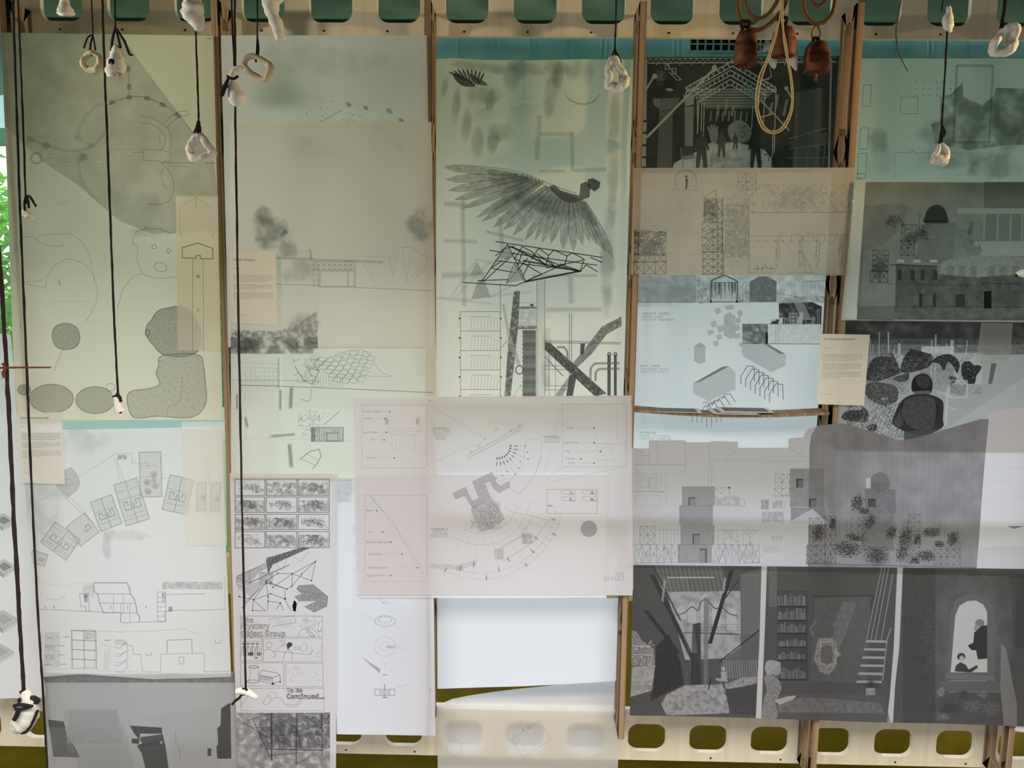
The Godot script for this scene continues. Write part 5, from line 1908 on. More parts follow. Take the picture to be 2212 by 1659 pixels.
# ------------------------------------------------------------------ bay four: stage, scaffolds, sections, long elevation, gallery
func bay_four():
	var q := [1378, 124, 1822, 121, 1808, 372, 1368, 374]
	var p := Print.new(q, 2.4, 41, 40)
	p.faint = 1.25
	p.patch(1370, 115, 1830, 380, 52, 0.5, 0.8, 0.01)
	# curtains and columns in the dark
	for k in 16:
		p.line(1480 + k * 6, 140, 1440 + k * 4, 250, 0.25, 2.0, 90)
	p.fill([1718, 200, 1775, 190, 1770, 362, 1712, 362], 78, 0.9)
	p.hatch(1715, 200, 1772, 330, 10, 0.4, 1.6, -3.0, 40)
	p.fill([1410, 213, 1468, 212, 1464, 226, 1452, 236, 1424, 238, 1412, 226], 100, 0.9, 0.4, 0.1)
	p.ring(1419, 223, 5, 6, 0.6, 1.6, 0.0, TAU, 140)
	p.fill([1424, 238, 1453, 238, 1451, 366, 1419, 366], 92, 0.9)
	p.hatch(1422, 240, 1452, 364, 6, 0.5, 1.6, -1.0, 50)
	p.fill([1476, 205, 1500, 205, 1498, 226, 1480, 230], 150, 0.9, 0.4, 0.1)
	p.fill([1479, 232, 1498, 230, 1497, 316, 1479, 316], 128, 0.95, 0.3, 0.1)
	p.hatch(1480, 234, 1497, 314, 4, 0.4, 1.4, 0.0, 80)
	# lit stage floor
	p.fill([1456, 352, 1500, 330, 1535, 308, 1590, 307, 1650, 322, 1665, 340, 1670, 364, 1452, 366], 185, 0.95, 0.35, 0.02)
	p.wash(1560, 345, 40, 8, 110, 0.5)
	# steel lattice roof: nested gables of fine bars
	for g in [[1480, 190, 1582, 132, 1676, 190, 9, 205], [1500, 195, 1578, 152, 1655, 196, 8, 190], [1512, 208, 1577, 172, 1640, 208, 7, 180]]:
		for s in [0.0, 11.0]:
			p.path([g[0], g[1] + s, g[2], g[3] + s, g[4], g[5] + s], 0.9, 1.8, false, g[7])
		for k in g[6]:
			var t0: float = float(k) / g[6]
			var t1: float = (k + 0.5) / g[6]
			for side in [0, 1]:
				var ax: float = lerpf(g[0] if side == 0 else g[4], g[2], t0)
				var ay: float = lerpf(g[1] if side == 0 else g[5], g[3], t0)
				var bx: float = lerpf(g[0] if side == 0 else g[4], g[2], t1)
				var by: float = lerpf(g[1] if side == 0 else g[5], g[3], t1)
				p.line(ax, ay, bx, by + 11, 0.8, 1.1, g[7])
				p.line(bx, by + 11, lerpf(ax, g[2], 1.0 / g[6]), lerpf(ay, g[3], 1.0 / g[6]), 0.8, 1.1, g[7])
	for r in 7:
		var y := 193.0 + r * 6.0
		var x0 := 1482.0 + r * 7.0
		var x1 := 1676.0 - r * 7.0
		p.line(x0, y, x1, y, 0.75, 1.4, 190 - r * 8)
		for k in 26:
			p.line(lerpf(x0, x1, k / 26.0), y, lerpf(x0, x1, (k + 0.5) / 26.0), y + 6, 0.55, 0.9, 180)
			p.line(lerpf(x0, x1, (k + 0.5) / 26.0), y + 6, lerpf(x0, x1, (k + 1.0) / 26.0), y, 0.55, 0.9, 180)
	for e in [[1484, 190, 1482, 210], [1676, 190, 1672, 330], [1652, 206, 1648, 270], [1510, 216, 1506, 290], [1516, 220, 1514, 285], [1521, 222, 1519, 300], [1626, 228, 1623, 280], [1670, 280, 1668, 340], [1506, 218, 1507, 282]]:
		p.line(e[0], e[1], e[2], e[3], 0.85, 1.5, 190)
	# top truss
	p.line(1400, 127, 1806, 124, 0.9, 1.3, 170)
	p.line(1400, 137, 1806, 134, 0.9, 2.2, 170)
	for k in 32:
		p.line(1398 + k * 12.6, 136, 1404 + k * 12.6, 127, 0.8, 1.2, 165)
		p.line(1404 + k * 12.6, 127, 1410 + k * 12.6, 136, 0.8, 1.2, 165)
		if k % 2 == 0:
			p.line(1418 + k * 12.6, 136, 1418 + k * 12.6, 141, 0.8, 2.0, 165)
	# long braces, knobs and the left post
	p.line(1545, 146, 1396, 298, 0.95, 5.0, 165)
	p.oval(1543, 147, 6, 6, 165)
	p.line(1608, 180, 1705, 282, 0.9, 3.4, 140)
	p.oval(1609, 181, 4, 4, 150)
	p.line(1697, 190, 1712, 215, 0.9, 3.4, 150)
	p.oval(1698, 191, 4.5, 4.5, 160)
	p.line(1412, 166, 1394, 196, 0.9, 4.0, 165)
	p.oval(1414, 165, 5.5, 5.5, 165)
	p.fill([1391, 126, 1398, 126, 1395, 366, 1384, 366], 165, 0.9)
	for y in [260, 285, 312, 338, 360]:
		p.patch(1382, y, 1398, y + 4, 40, 1.0, 0.0)
	p.line(1795, 130, 1790, 362, 0.9, 4.0, 140)
	for e in [[1440, 140, 1449, 150, 1471, 172], [1662, 145, 1666, 165, 1658, 170]]:
		p.path([e[0], e[1], e[2], e[3], e[4], e[5], e[4] - 8, e[5] + 2, e[2] - 4, e[3] + 6], 0.85, 1.4, false, 190)
	p.rect(1437, 138, 1445, 150, 0.8, 1.3, 185)
	p.rect(1452, 148, 1460, 160, 0.8, 1.3, 185)
	# bust heads at left
	p.wash(1428, 165, 10, 16, 120, 0.7, 0.0, 0.06, 0.8)
	p.oval(1446, 194, 8, 3, 170, 0.9, 0.1)
	# giant hand and sleeping head, hanging drapes
	p.fill(p.bend([1572, 282, 1578, 268, 1595, 260, 1612, 266, 1622, 282, 1618, 302, 1600, 308, 1580, 304]), 122, 0.95, 0.4, 0.06)
	p.curve([1594, 272, 1602, 276, 1612, 271], 0.7, 1.6, false, 60)
	p.curve([1596, 288, 1606, 285, 1610, 292, 1602, 296], 0.6, 1.6, false, 60)
	p.fill(p.bend([1534, 300, 1532, 286, 1540, 276, 1548, 282, 1552, 296, 1548, 310, 1538, 308]), 125, 0.95, 0.4, 0.06)
	for k in 4:
		p.line(1534 + k * 5, 288, 1530 + k * 6, 268 + absf(k - 1.5) * 4, 0.85, 4.0, 125)
	for k in 7:
		p.line(1536 + k * 13, 240, 1534 + k * 13, 262, 0.5, 3.0, 150)
	for e in [[1552, 226, 1550, 252], [1570, 214, 1566, 250], [1585, 228, 1580, 250], [1680, 205, 1675, 235], [1700, 215, 1692, 250], [1668, 222, 1662, 248]]:
		p.line(e[0], e[1], e[2], e[3], 0.5, 5.0, 150)
	# people, chairs and stools in silhouette
	person_shape(p, 1515, 283, 366, 60)
	person_shape(p, 1558, 284, 340, 72)
	person_shape(p, 1588, 288, 322, 66)
	person_shape(p, 1632, 282, 364, 40)
	p.path([1470, 320, 1474, 360], 0.9, 1.6, false, 130)
	p.fill([1471, 316, 1498, 318, 1498, 335, 1473, 337], 62, 0.9)
	p.fill([1473, 337, 1500, 334, 1504, 342, 1475, 346], 110, 0.9)
	p.path([1476, 346, 1476, 360], 0.8, 1.4, false, 120)
	p.path([1500, 342, 1500, 354], 0.8, 1.4, false, 120)
	p.path([1650, 334, 1662, 334, 1660, 348], 0.8, 1.8, false, 45)
	p.path([1666, 350, 1700, 350, 1702, 360], 0.8, 2.0, false, 35)
	p.path([1668, 350, 1667, 362], 0.8, 2.0, false, 35)
	# rails and frames at the right
	for e in [[1705, 300, 1795, 274], [1705, 322, 1792, 310], [1700, 342, 1790, 340], [1748, 288, 1742, 362], [1722, 312, 1718, 362], [1768, 310, 1762, 358], [1782, 305, 1778, 360]]:
		p.line(e[0], e[1], e[2], e[3], 0.7, 1.8, 110)
	p.fill([1706, 306, 1792, 284, 1790, 310, 1706, 320], 70, 0.8)
	p.lift(0.78)
	sheet("stage_print", "dark printed picture of a theatre stage under steel roof trusses", q, {"z": -0.132, "alpha": 1.0, "wave": 0.003}, p, "picture")

	q = [1369, 363, 1846, 362, 1836, 595, 1363, 593]
	p = Print.new(q, 1.9, 42)
	p.faint = 0.62
	p.patch(1366, 362, 1846, 595, 205, 0.22, 0.4, 0.005)
	p.curve([1459, 408, 1459, 385, 1466, 373, 1480, 368, 1494, 371, 1503, 384, 1503, 408], 0.55, 1.3)
	p.path([1450, 410, 1515, 411], 0.4, 0.9)
	p.fill([1480, 386, 1486, 386, 1485, 396, 1484, 408, 1480, 408, 1481, 396], 70, 0.9)
	p.oval(1482, 382, 2.4, 3, 70)
	p.rect(1440, 412, 1518, 593, 0.16, 0.9)
	for y in [455, 502, 548]:
		p.dashed(1440, y, 1518, y + 1, 0.3, 0.9)
	for b in [[1464, 420], [1490, 460], [1459, 505], [1494, 550]]:
		p.rect(b[0], b[1], b[0] + 9, b[1] + 38, 0.16, 0.8)
		p.rows(b[0], b[1], b[0] + 9, b[1] + 38, 7, 0.2, 0.8)
	# scaffold towers
	p.truss(1368, 565, 1438, 592, 3, 1, 0.65, 1.5, 1.2)
	p.truss(1370, 548, 1438, 566, 3, 1, 0.6, 1.4, 1.5)
	p.scribble(1370, 500, 1438, 552, 120, 0.45, 1.3, 14)
	p.wash(1403, 532, 34, 20, 90, 0.45)
	p.truss(1370, 496, 1402, 510, 2, 1, 0.5, 1.4, 2.0)
	p.path([1408, 508, 1409, 488, 1438, 490, 1438, 508, 1410, 488], 0.4, 1.0)
	p.truss(1518, 545, 1562, 593, 2, 3, 0.7, 1.7, 1.0)
	p.truss(1518, 480, 1562, 545, 2, 4, 0.55, 1.5, 2.0)
	p.patch(1520, 430, 1548, 476, 120, 0.5, 0.8)
	p.truss(1520, 428, 1562, 480, 2, 3, 0.4, 1.2, 2.0)
	p.scribble(1518, 430, 1562, 540, 80, 0.4, 1.2, 12)
	p.line(1549, 430, 1550, 593, 0.7, 1.8)
	p.line(1559, 432, 1560, 593, 0.7, 1.8)
	p.line(1550, 445, 1561, 465, 0.6, 1.8)
	p.path([1519, 428, 1546, 410, 1546, 428], 0.6, 1.4)
	p.truss(1566, 460, 1618, 593, 3, 7, 0.16, 1.1, 2.0)
	p.scribble(1566, 430, 1618, 560, 140, 0.2, 1.0, 12)
	p.patch(1566, 440, 1618, 555, 160, 0.3, 0.8)
	p.truss(1594, 375, 1634, 410, 2, 2, 0.45, 1.1, 2.5)
	p.truss(1564, 398, 1840, 460, 13, 3, 0.14, 1.0, 3.0)
	p.scribble(1600, 400, 1840, 458, 190, 0.2, 1.0, 12)
	p.wash(1725, 430, 50, 26, 120, 0.2)
	p.line(1562, 430, 1600, 424, 0.4, 1.0)
	p.line(1618, 460, 1842, 459, 0.5, 1.1)
	p.line(1618, 460, 1616, 593, 0.35, 1.0)
	p.hatch(1622, 462, 1838, 507, 46, 0.22, 0.9)
	p.line(1618, 510, 1838, 509, 0.45, 1.1)
	p.line(1618, 520, 1836, 520, 0.14, 0.8)
	for k in 4:
		var x: float = [1679, 1729, 1765, 1815][k]
		p.path([x, 507, x - 3, 560, x - 2, 578, x + 4, 560, x + 5, 507], 0.35, 1.2)
		p.scribble(x - 4, 510, x + 5, 572, 14, 0.3, 1.0, 8)
	for k in 5:
		p.curve([1684 + k * 24, 510, 1692 + k * 24, 524, 1704 + k * 24, 524, 1710 + k * 24, 508], 0.35, 1.0)
		p.ring(1693 + k * 27, 508, 7, 4, 0.3, 1.0, PI, TAU)
	for k in 8:
		p.oval(1637 + k * 18, 521, 1.2, 1.8, 60, 0.5)
	p.rect(1618, 580, 1675, 588, 0.45, 1.0)
	for k in 4:
		p.scribble(1628 + k * 12, 570, 1638 + k * 12, 584, 5, 0.45, 1.0, 6)
	p.path([1736, 550, 1738, 586], 0.5, 1.2)
	p.path([1737, 552, 1754, 587], 0.5, 1.2)
	p.path([1738, 572, 1745, 572], 0.5, 1.0)
	p.line(1708, 588, 1758, 589, 0.5, 1.3)
	p.line(1618, 591, 1838, 592, 0.35, 1.0)
	p.truss(1816, 500, 1836, 590, 1, 6, 0.14, 0.9, 2.0)
	var o := sheet("tracing_sheet", "warm grey tracing sheet of scaffold towers and a wide shed elevation", q, {"z": 0.003, "alpha": 0.86, "tint": Color(0.90, 0.87, 0.81), "wave": 0.004}, p)

	q = [1372, 362, 1826, 362, 1784, 985, 1352, 985]
	p = Print.new(q, 1.7, 43)
	p.faint = 0.72
	p.patch(1377, 594, 1503, 654, 158, 0.6, 0.3, 0.02)
	p.patch(1503, 594, 1800, 654, 205, 0.5, 0.8, 0.02)
	p.patch(1377, 620, 1503, 654, 170, 0.4, 0.4)
	p.wash(1410, 658, 60, 6, 190, 0.4)
	# tents
	p.patch(1532, 610, 1592, 652, 235, 0.9)
	for k in 60:
		var x := p.rng.randf_range(1536, 1590)
		p.line(x, 611, x + p.rng.randf_range(-1, 1), 611 + p.rng.randf_range(6, 36), 0.35, 1.6, 50)
	p.path([1535, 652, 1535, 610, 1537, 606, 1556, 597, 1566, 595, 1590, 606, 1593, 611, 1592, 652], 0.9, 2.4)
	p.line(1538, 610, 1590, 610, 0.8, 1.3)
	p.line(1531, 652, 1596, 652, 0.85, 1.4)
	p.oval(1535, 651, 2, 2.6, 30)
	p.oval(1591, 651, 2, 2.6, 30)
	p.fill([1619, 652, 1619, 608, 1640, 597, 1655, 597, 1677, 608, 1676, 652], 132, 0.9, 0.2, 0.04)
	p.scribble(1505, 605, 1532, 655, 50, 0.3, 1.0, 8)
	p.scribble(1595, 610, 1618, 652, 40, 0.25, 1.0, 8)
	p.truss(1508, 600, 1620, 652, 5, 3, 0.12, 0.9, 2.0)
	p.hatch(1680, 598, 1780, 640, 12, 0.2, 0.9)
	p.scribble(1690, 640, 1790, 654, 60, 0.25, 1.0, 8)
	p.line(1674, 632, 1770, 650, 0.55, 1.0)
	p.line(1736, 608, 1800, 606, 0.3, 2.4)
	p.line(1377, 652, 1800, 652, 0.3, 1.0)
	# dark workshop section
	p.fill([1682, 655, 1754, 653, 1774, 662, 1773, 700, 1682, 700], 70, 0.95, 0.4, 0.03)
	p.fill([1714, 654, 1735, 654, 1752, 690, 1730, 690], 158, 0.9)
	p.truss(1704, 676, 1722, 700, 2, 3, 0.9, 1.6, 0.5, 225)
	for e in [[1694, 688, 1700, 700], [1727, 675, 1733, 692], [1740, 690, 1752, 700], [1765, 668, 1769, 700], [1755, 685, 1758, 700]]:
		p.rect(e[0], e[1], e[2], e[3], 0.9, 1.5, 225)
	p.fill([1721, 700, 1722, 690, 1728, 676, 1734, 678, 1732, 700], 215, 0.9)
	p.patch(1680, 686, 1690, 700, 235, 0.9)
	p.fill([1664, 700, 1668, 694, 1676, 692, 1682, 690, 1680, 700], 60, 0.85)
	p.scribble(1664, 690, 1682, 700, 12, 0.6, 1.2, 5)
	p.line(1603, 700, 1780, 700, 0.7, 1.1)
	p.patch(1603, 700, 1658, 742, 118, 0.8, 0.4, 0.03)
	p.fill([1603, 742, 1603, 732, 1625, 742], 200, 0.9)
	p.patch(1632, 709, 1638, 716, 205, 0.9)
	p.patch(1620, 717, 1625, 723, 195, 0.8)
	p.fill([1653, 742, 1653, 722, 1656, 718, 1659, 724, 1658, 742], 45)
	p.oval(1656, 719, 2, 2.4, 45)
	p.patch(1658, 700, 1772, 742, 236, 0.8)
	for x in [1675, 1681]:
		p.line(x, 701, x, 742, 0.35, 0.9)
	p.line(1603, 742, 1770, 743, 0.8, 1.4)
	p.line(1772, 662, 1772, 742, 0.4, 1.0)
	# falling blocks
	for e in [[1575, 664, 11, 6], [1550, 672, 7, 8], [1598, 677, 7, 8], [1541, 700, 7, 8], [1594, 692, 6, 8], [1556, 710, 9, 9], [1534, 718, 8, 6], [1591, 708, 8, 8], [1553, 728, 7, 7], [1592, 726, 9, 7], [1546, 742, 6, 7], [1600, 744, 6, 5]]:
		p.fill([e[0] - e[2], e[1] - e[3] * 0.5, e[0] + e[2] * 0.6, e[1] - e[3], e[0] + e[2], e[1] + e[3] * 0.4, e[0] - e[2] * 0.4, e[1] + e[3]], 198, 0.75)
	p.fill([1563, 682, 1576, 674, 1588, 682, 1588, 728, 1576, 732, 1563, 724], 200, 0.8, 0.3, 0.06)
	p.fill([1499, 748, 1512, 739, 1524, 748, 1523, 782, 1511, 786, 1499, 780], 202, 0.8)
	p.fill([1499, 748, 1512, 739, 1524, 748, 1511, 752], 190, 0.6)
	p.fill([1602, 744, 1648, 742, 1697, 766, 1696, 790, 1666, 804, 1602, 768], 208, 0.75)
	p.fill([1648, 742, 1660, 744, 1695, 764, 1684, 764], 130, 0.8)
	# sheds in axonometric: solid one and one of bare ribs
	p.fill([1497, 828, 1560, 792, 1574, 791, 1588, 804, 1588, 840, 1530, 866, 1497, 850], 212, 0.8)
	p.fill([1497, 828, 1560, 792, 1574, 791, 1512, 824], 128, 0.85)
	for k in 7:
		var x := 1600.0 + k * 10.3
		var y := 812.0 + k * 6.4
		p.path([x, y + 18, x, y, x + 14, y - 22, x + 28, y - 20, x + 29, y + 12], 0.72, 2.0, false, 70)
	p.fill([1515, 872, 1520, 866, 1560, 862, 1535, 876], 215, 0.6)
	for k in 5:
		var x := 1516.0 + k * 11.0
		var y := 878.0 - k * 6.5
		p.path([x, y + 10, x + 5, y, x + 16, y - 2, x + 28, y + 16], 0.7, 2.0, false, 80)
	for k in 7:
		p.line(1495 + k * 10.4, 892, 1495 + k * 10.4, 912 + (10 if k in [3, 4] else 0), 0.6, 1.4)
	p.words("CONCRETE TOWERS", 1386, 675, 6.6, "Droid Sans Mono", 90, 0.6)
	p.words("coated slabs", 1386, 681, 6.6, "Droid Sans Mono", 90, 0.5)
	p.words("recycled aggregate", 1386, 687, 6.6, "Droid Sans Mono", 90, 0.5)
	p.words("METAL SHEDS", 1383, 788, 6.6, "Droid Sans Mono", 90, 0.6)
	p.words("corrugated metal", 1383, 794, 6.6, "Droid Sans Mono", 90, 0.5)
	p.words("steel structure", 1383, 800, 6.6, "Droid Sans Mono", 90, 0.5)
	p.words("EXTENSION", 1382, 932, 6.6, "Droid Sans Mono", 90, 0.6)
	p.words("timber structure", 1382, 938, 6.6, "Droid Sans Mono", 90, 0.5)
	p.words("concrete cladding", 1382, 944, 6.6, "Droid Sans Mono", 90, 0.5)
	sheet("tracing_sheet", "pale sheet of tents, a dark workshop section and floating sheds", q, {"z": -0.141, "alpha": 1.0, "tint": Color(0.92, 0.935, 0.935), "wave": 0.006}, p)

	# long elevation across bays four and five, cut along its skyline
	q = [1358, 905, 2260, 905, 2260, 1243, 1354, 1222]
	p = Print.new(q, 1.6, 44)
	p.faint = 0.65
	p.patch(1366, 905, 1760, 1230, 216, 0.5, 0.1)
	p.fill([1745, 1230, 1748, 970, 1752, 940, 1762, 922, 1800, 905, 2135, 905, 2126, 1000, 2112, 1190, 2108, 1240], 150, 0.78, 0.15, 0.01)
	p.hatch(1760, 940, 2110, 1190, 26, 0.05, 4.0, -10.0, 60)
	p.fill([2112, 1182, 2260, 1180, 2260, 1243, 2108, 1243], 230, 0.5)
	for y in [1010, 1040, 1060, 1075, 1130, 1140]:
		p.line(2128, y, 2260, y + 1, 0.12, 0.9)
	# back row of houses
	for e in [[1402, 951, 1402, 1003], [1420, 953, 1420, 1002], [1481, 955, 1480, 1025], [1533, 957, 1530, 1050], [1538, 995, 1537, 1050]]:
		p.line(e[0], e[1], e[2], e[3], 0.35, 0.9)
	p.line(1371, 1003, 1481, 1004, 0.4, 1.0)
	p.line(1372, 1022, 1480, 1024, 0.2, 0.9)
	p.line(1536, 993, 1748, 997, 0.22, 0.9)
	p.path([1563, 993, 1594, 968], 0.25, 0.9)
	p.path([1706, 968, 1746, 993], 0.3, 0.9)
	p.path([1374, 975, 1385, 973, 1385, 984, 1402, 984], 0.3, 0.9)
	for x in [1383, 1402]:
		p.rect(x, 1032, x + 18, 1052, 0.25, 0.9)
		p.rect(x + 3, 1035, x + 14, 1050, 0.2, 0.9)
	p.rect(1377, 1026, 1428, 1056, 0.18, 0.9)
	p.line(1371, 1061, 1435, 1062, 0.35, 2.0)
	p.rect(1373, 1070, 1425, 1092, 0.2, 0.9)
	p.line(1436, 1023, 1440, 1092, 0.2, 0.9)
	# corrugated towers with dark windows
	for e in [[1473, 1051, 1544, 1092, 1487, 1074, 1502], [1467, 1092, 1540, 1134, 0, 0, 0], [1470, 1135, 1543, 1176, 1496, 1153, 1512], [1465, 1176, 1537, 1216, 1511, 1185, 1527]]:
		p.patch(e[0], e[1], e[2], e[3], 182, 0.85, 0.1)
		p.hatch(e[0], e[1], e[2], e[3], 22, 0.14, 1.2)
		p.line(e[0], e[1], e[2], e[1], 0.35, 1.0)
		if e[4] > 0:
			p.patch(e[4], e[5], e[6], minf(e[5] + 32, e[3]), 110, 0.9, 0.0)
			p.patch(e[4] + (3 if e[4] < 1500 else 0), e[5] + 3, e[6] - (0 if e[4] < 1500 else 4), minf(e[5] + 32, e[3]), 178, 0.9, 0.0)
	for e in [[1706, 1012, 1780, 1054], [1706, 1054, 1780, 1095], [1708, 1096, 1782, 1130]]:
		p.patch(e[0], e[1], e[2], e[3], 150, 0.65, 0.1)
		p.hatch(e[0], e[1], e[2], e[3], 20, 0.12, 1.2)
	for e in [[1720, 1034, 1735, 1053], [1747, 1077, 1763, 1095]]:
		p.patch(e[0], e[1], e[2], e[3], 85, 0.9, 0.0)
		p.patch(e[0] + 4, e[1] + 3, e[2], e[3], 150, 0.8, 0.0)
	p.fill([1706, 1126, 1754, 1099, 1790, 1130, 1742, 1135, 1740, 1216, 1690, 1216], 236, 0.75)
	# crane, boxes and scaffolds
	p.path([1545, 1055, 1575, 1052, 1576, 1070], 0.4, 1.2)
	p.path([1547, 1056, 1556, 1066, 1574, 1052], 0.35, 1.0)
	p.oval(1575, 1053, 2, 2, 60)
	p.patch(1546, 1072, 1596, 1092, 205, 0.6)
	p.rect(1552, 1078, 1590, 1092, 0.25, 0.9)
	p.rect(1596, 1078, 1608, 1092, 0.35, 1.2)
	p.patch(1644, 1078, 1660, 1100, 170, 0.6)
	p.patch(1668, 1080, 1690, 1098, 180, 0.5)
	p.patch(1645, 1105, 1692, 1128, 185, 0.5)
	p.truss(1674, 1024, 1706, 1072, 2, 3, 0.35, 1.1, 2.0)
	p.path([1682, 1068, 1702, 1070, 1694, 1095], 0.4, 1.0)
	p.truss(1382, 1136, 1415, 1175, 2, 2, 0.4, 1.1, 1.5)
	p.truss(1372, 1176, 1466, 1216, 6, 1, 0.35, 1.1, 2.0)
	p.truss(1538, 1176, 1640, 1216, 7, 1, 0.35, 1.1, 2.0)
	p.scribble(1372, 1180, 1466, 1216, 30, 0.25, 1.0, 14)
	p.scribble(1540, 1140, 1640, 1216, 50, 0.25, 1.0, 14)
	p.line(1415, 1144, 1468, 1144, 0.35, 1.0)
	p.line(1545, 1146, 1640, 1146, 0.35, 1.0)
	for k in 6:
		p.line(1425 + k * 8, 1140, 1425 + k * 8, 1176, 0.3, 1.0)
		p.line(1550 + k * 14, 1140, 1550 + k * 14, 1180, 0.3, 1.0)
	p.patch(1648, 1178, 1683, 1194, 225, 0.8, 0.0)
	p.rect(1668, 1158, 1688, 1167, 0.3, 1.4)
	p.line(1668, 1162, 1688, 1162, 0.3, 1.4)
	# rubble and poles before the grey wall
	p.patch(1868, 1056, 1934, 1108, 120, 0.55, 0.2)
	p.patch(1860, 1108, 1930, 1190, 130, 0.5, 0.3)
	p.oval(1900, 1042, 21, 22, 125, 0.6)
	p.patch(1879, 1042, 1922, 1056, 125, 0.5, 0.0)
	p.patch(1870, 1032, 1880, 1054, 225, 0.9, 0.0)
	p.patch(1875, 1077, 1891, 1095, 75, 0.85, 0.0)
	p.patch(1878, 1080, 1891, 1095, 110, 0.7, 0.0)
	p.patch(1742, 1175, 1778, 1216, 160, 0.6, 0.2)
	for e in [[1852, 1085, 14, 18], [1865, 1103, 12, 6], [1880, 1125, 10, 16], [1767, 1150, 13, 18], [1798, 1132, 6, 14], [1845, 1160, 20, 8], [1925, 1150, 11, 14], [2010, 1150, 18, 10], [2058, 1163, 12, 16], [1830, 1185, 30, 18], [1892, 1200, 26, 20], [2000, 1200, 18, 12], [1975, 1210, 10, 8], [1955, 1160, 14, 24], [1948, 1195, 12, 18], [1980, 1165, 8, 12], [2028, 1175, 10, 6]]:
		p.wash(e[0], e[1], e[2], e[3], 55, 0.75, 0.2, 0.12, 1.0)
		p.scribble(e[0] - e[2], e[1] - e[3], e[0] + e[2], e[1] + e[3], 16, 0.4, 1.1, 9)
	for e in [[1742, 1180, 1782, 1216, 2, 2, 40], [1748, 1118, 1782, 1178, 2, 3, 60], [1782, 1115, 1805, 1216, 2, 5, 50], [1808, 1200, 1856, 1218, 4, 1, 225], [1925, 1190, 1975, 1220, 4, 1, 220], [1962, 1110, 1985, 1216, 1, 6, 60], [2018, 1170, 2074, 1220, 4, 3, 70], [1840, 1120, 1870, 1180, 2, 4, 70]]:
		p.truss(e[0], e[1], e[2], e[3], e[4], e[5], 0.5, 1.3, 1.5, e[6])
	for x in [1830, 1836, 1952, 1958, 1990, 2030]:
		p.line(x, 1125, x, 1170, 0.4, 1.4, 60)
	p.line(1740, 1217, 2110, 1226, 0.4, 2.4)
	p.path([2000, 1065, 1960, 1060, 1990, 1075], 0.1, 1.0, false, 220)
	p.fill([2175, 1136, 2212, 1136, 2190, 1142], 130, 0.8)
	var topl := [1358, 968, 1386, 968, 1401.5, 968, 1402, 951, 1430, 951, 1480.5, 951, 1481, 955, 1510, 955, 1532.5, 955, 1533, 953, 1560, 953, 1593.5, 954, 1594, 967, 1620, 967, 1650, 967, 1702.5, 967, 1703, 947, 1735, 944, 1740, 932, 1746, 926, 1758, 921, 1785, 917, 1815, 914, 1850, 922, 1900, 938, 1942, 951, 1965, 948, 1985, 944, 2030, 931, 2080, 916, 2128, 902, 2134, 896, 2145, 890, 2175, 884, 2212, 880, 2260, 878]
	sheet("long_elevation", "wide grey elevation cut along its skyline with towers and rubble", q, {"z": 0.0105, "alpha": 1.0, "tint": Color(0.90, 0.89, 0.91), "wave": 0.003, "top": topl}, p)

	gallery_print()


func person_shape(p: Print, x: float, y0: float, y1: float, v: int):
	var h := y1 - y0
	p.oval(x, y0 + h * 0.06, h * 0.055, h * 0.07, v)
	p.fill([x - h * 0.13, y0 + h * 0.2, x - h * 0.04, y0 + h * 0.13, x + h * 0.06, y0 + h * 0.13, x + h * 0.14, y0 + h * 0.24, x + h * 0.13, y0 + h * 0.5, x - h * 0.13, y0 + h * 0.52], v)
	p.fill([x - h * 0.12, y0 + h * 0.5, x + h * 0.02, y0 + h * 0.5, x - h * 0.06, y0 + h * 0.98, x - h * 0.15, y1], v + 8)
	p.fill([x - h * 0.01, y0 + h * 0.5, x + h * 0.13, y0 + h * 0.5, x + h * 0.16, y0 + h * 0.97, x + h * 0.06, y1], v + 4)
	p.line(x - h * 0.12, y0 + h * 0.22, x - h * 0.17, y0 + h * 0.5, 0.9, h * 0.05, v)
	p.line(x + h * 0.13, y0 + h * 0.24, x + h * 0.18, y0 + h * 0.5, 0.9, h * 0.05, v)


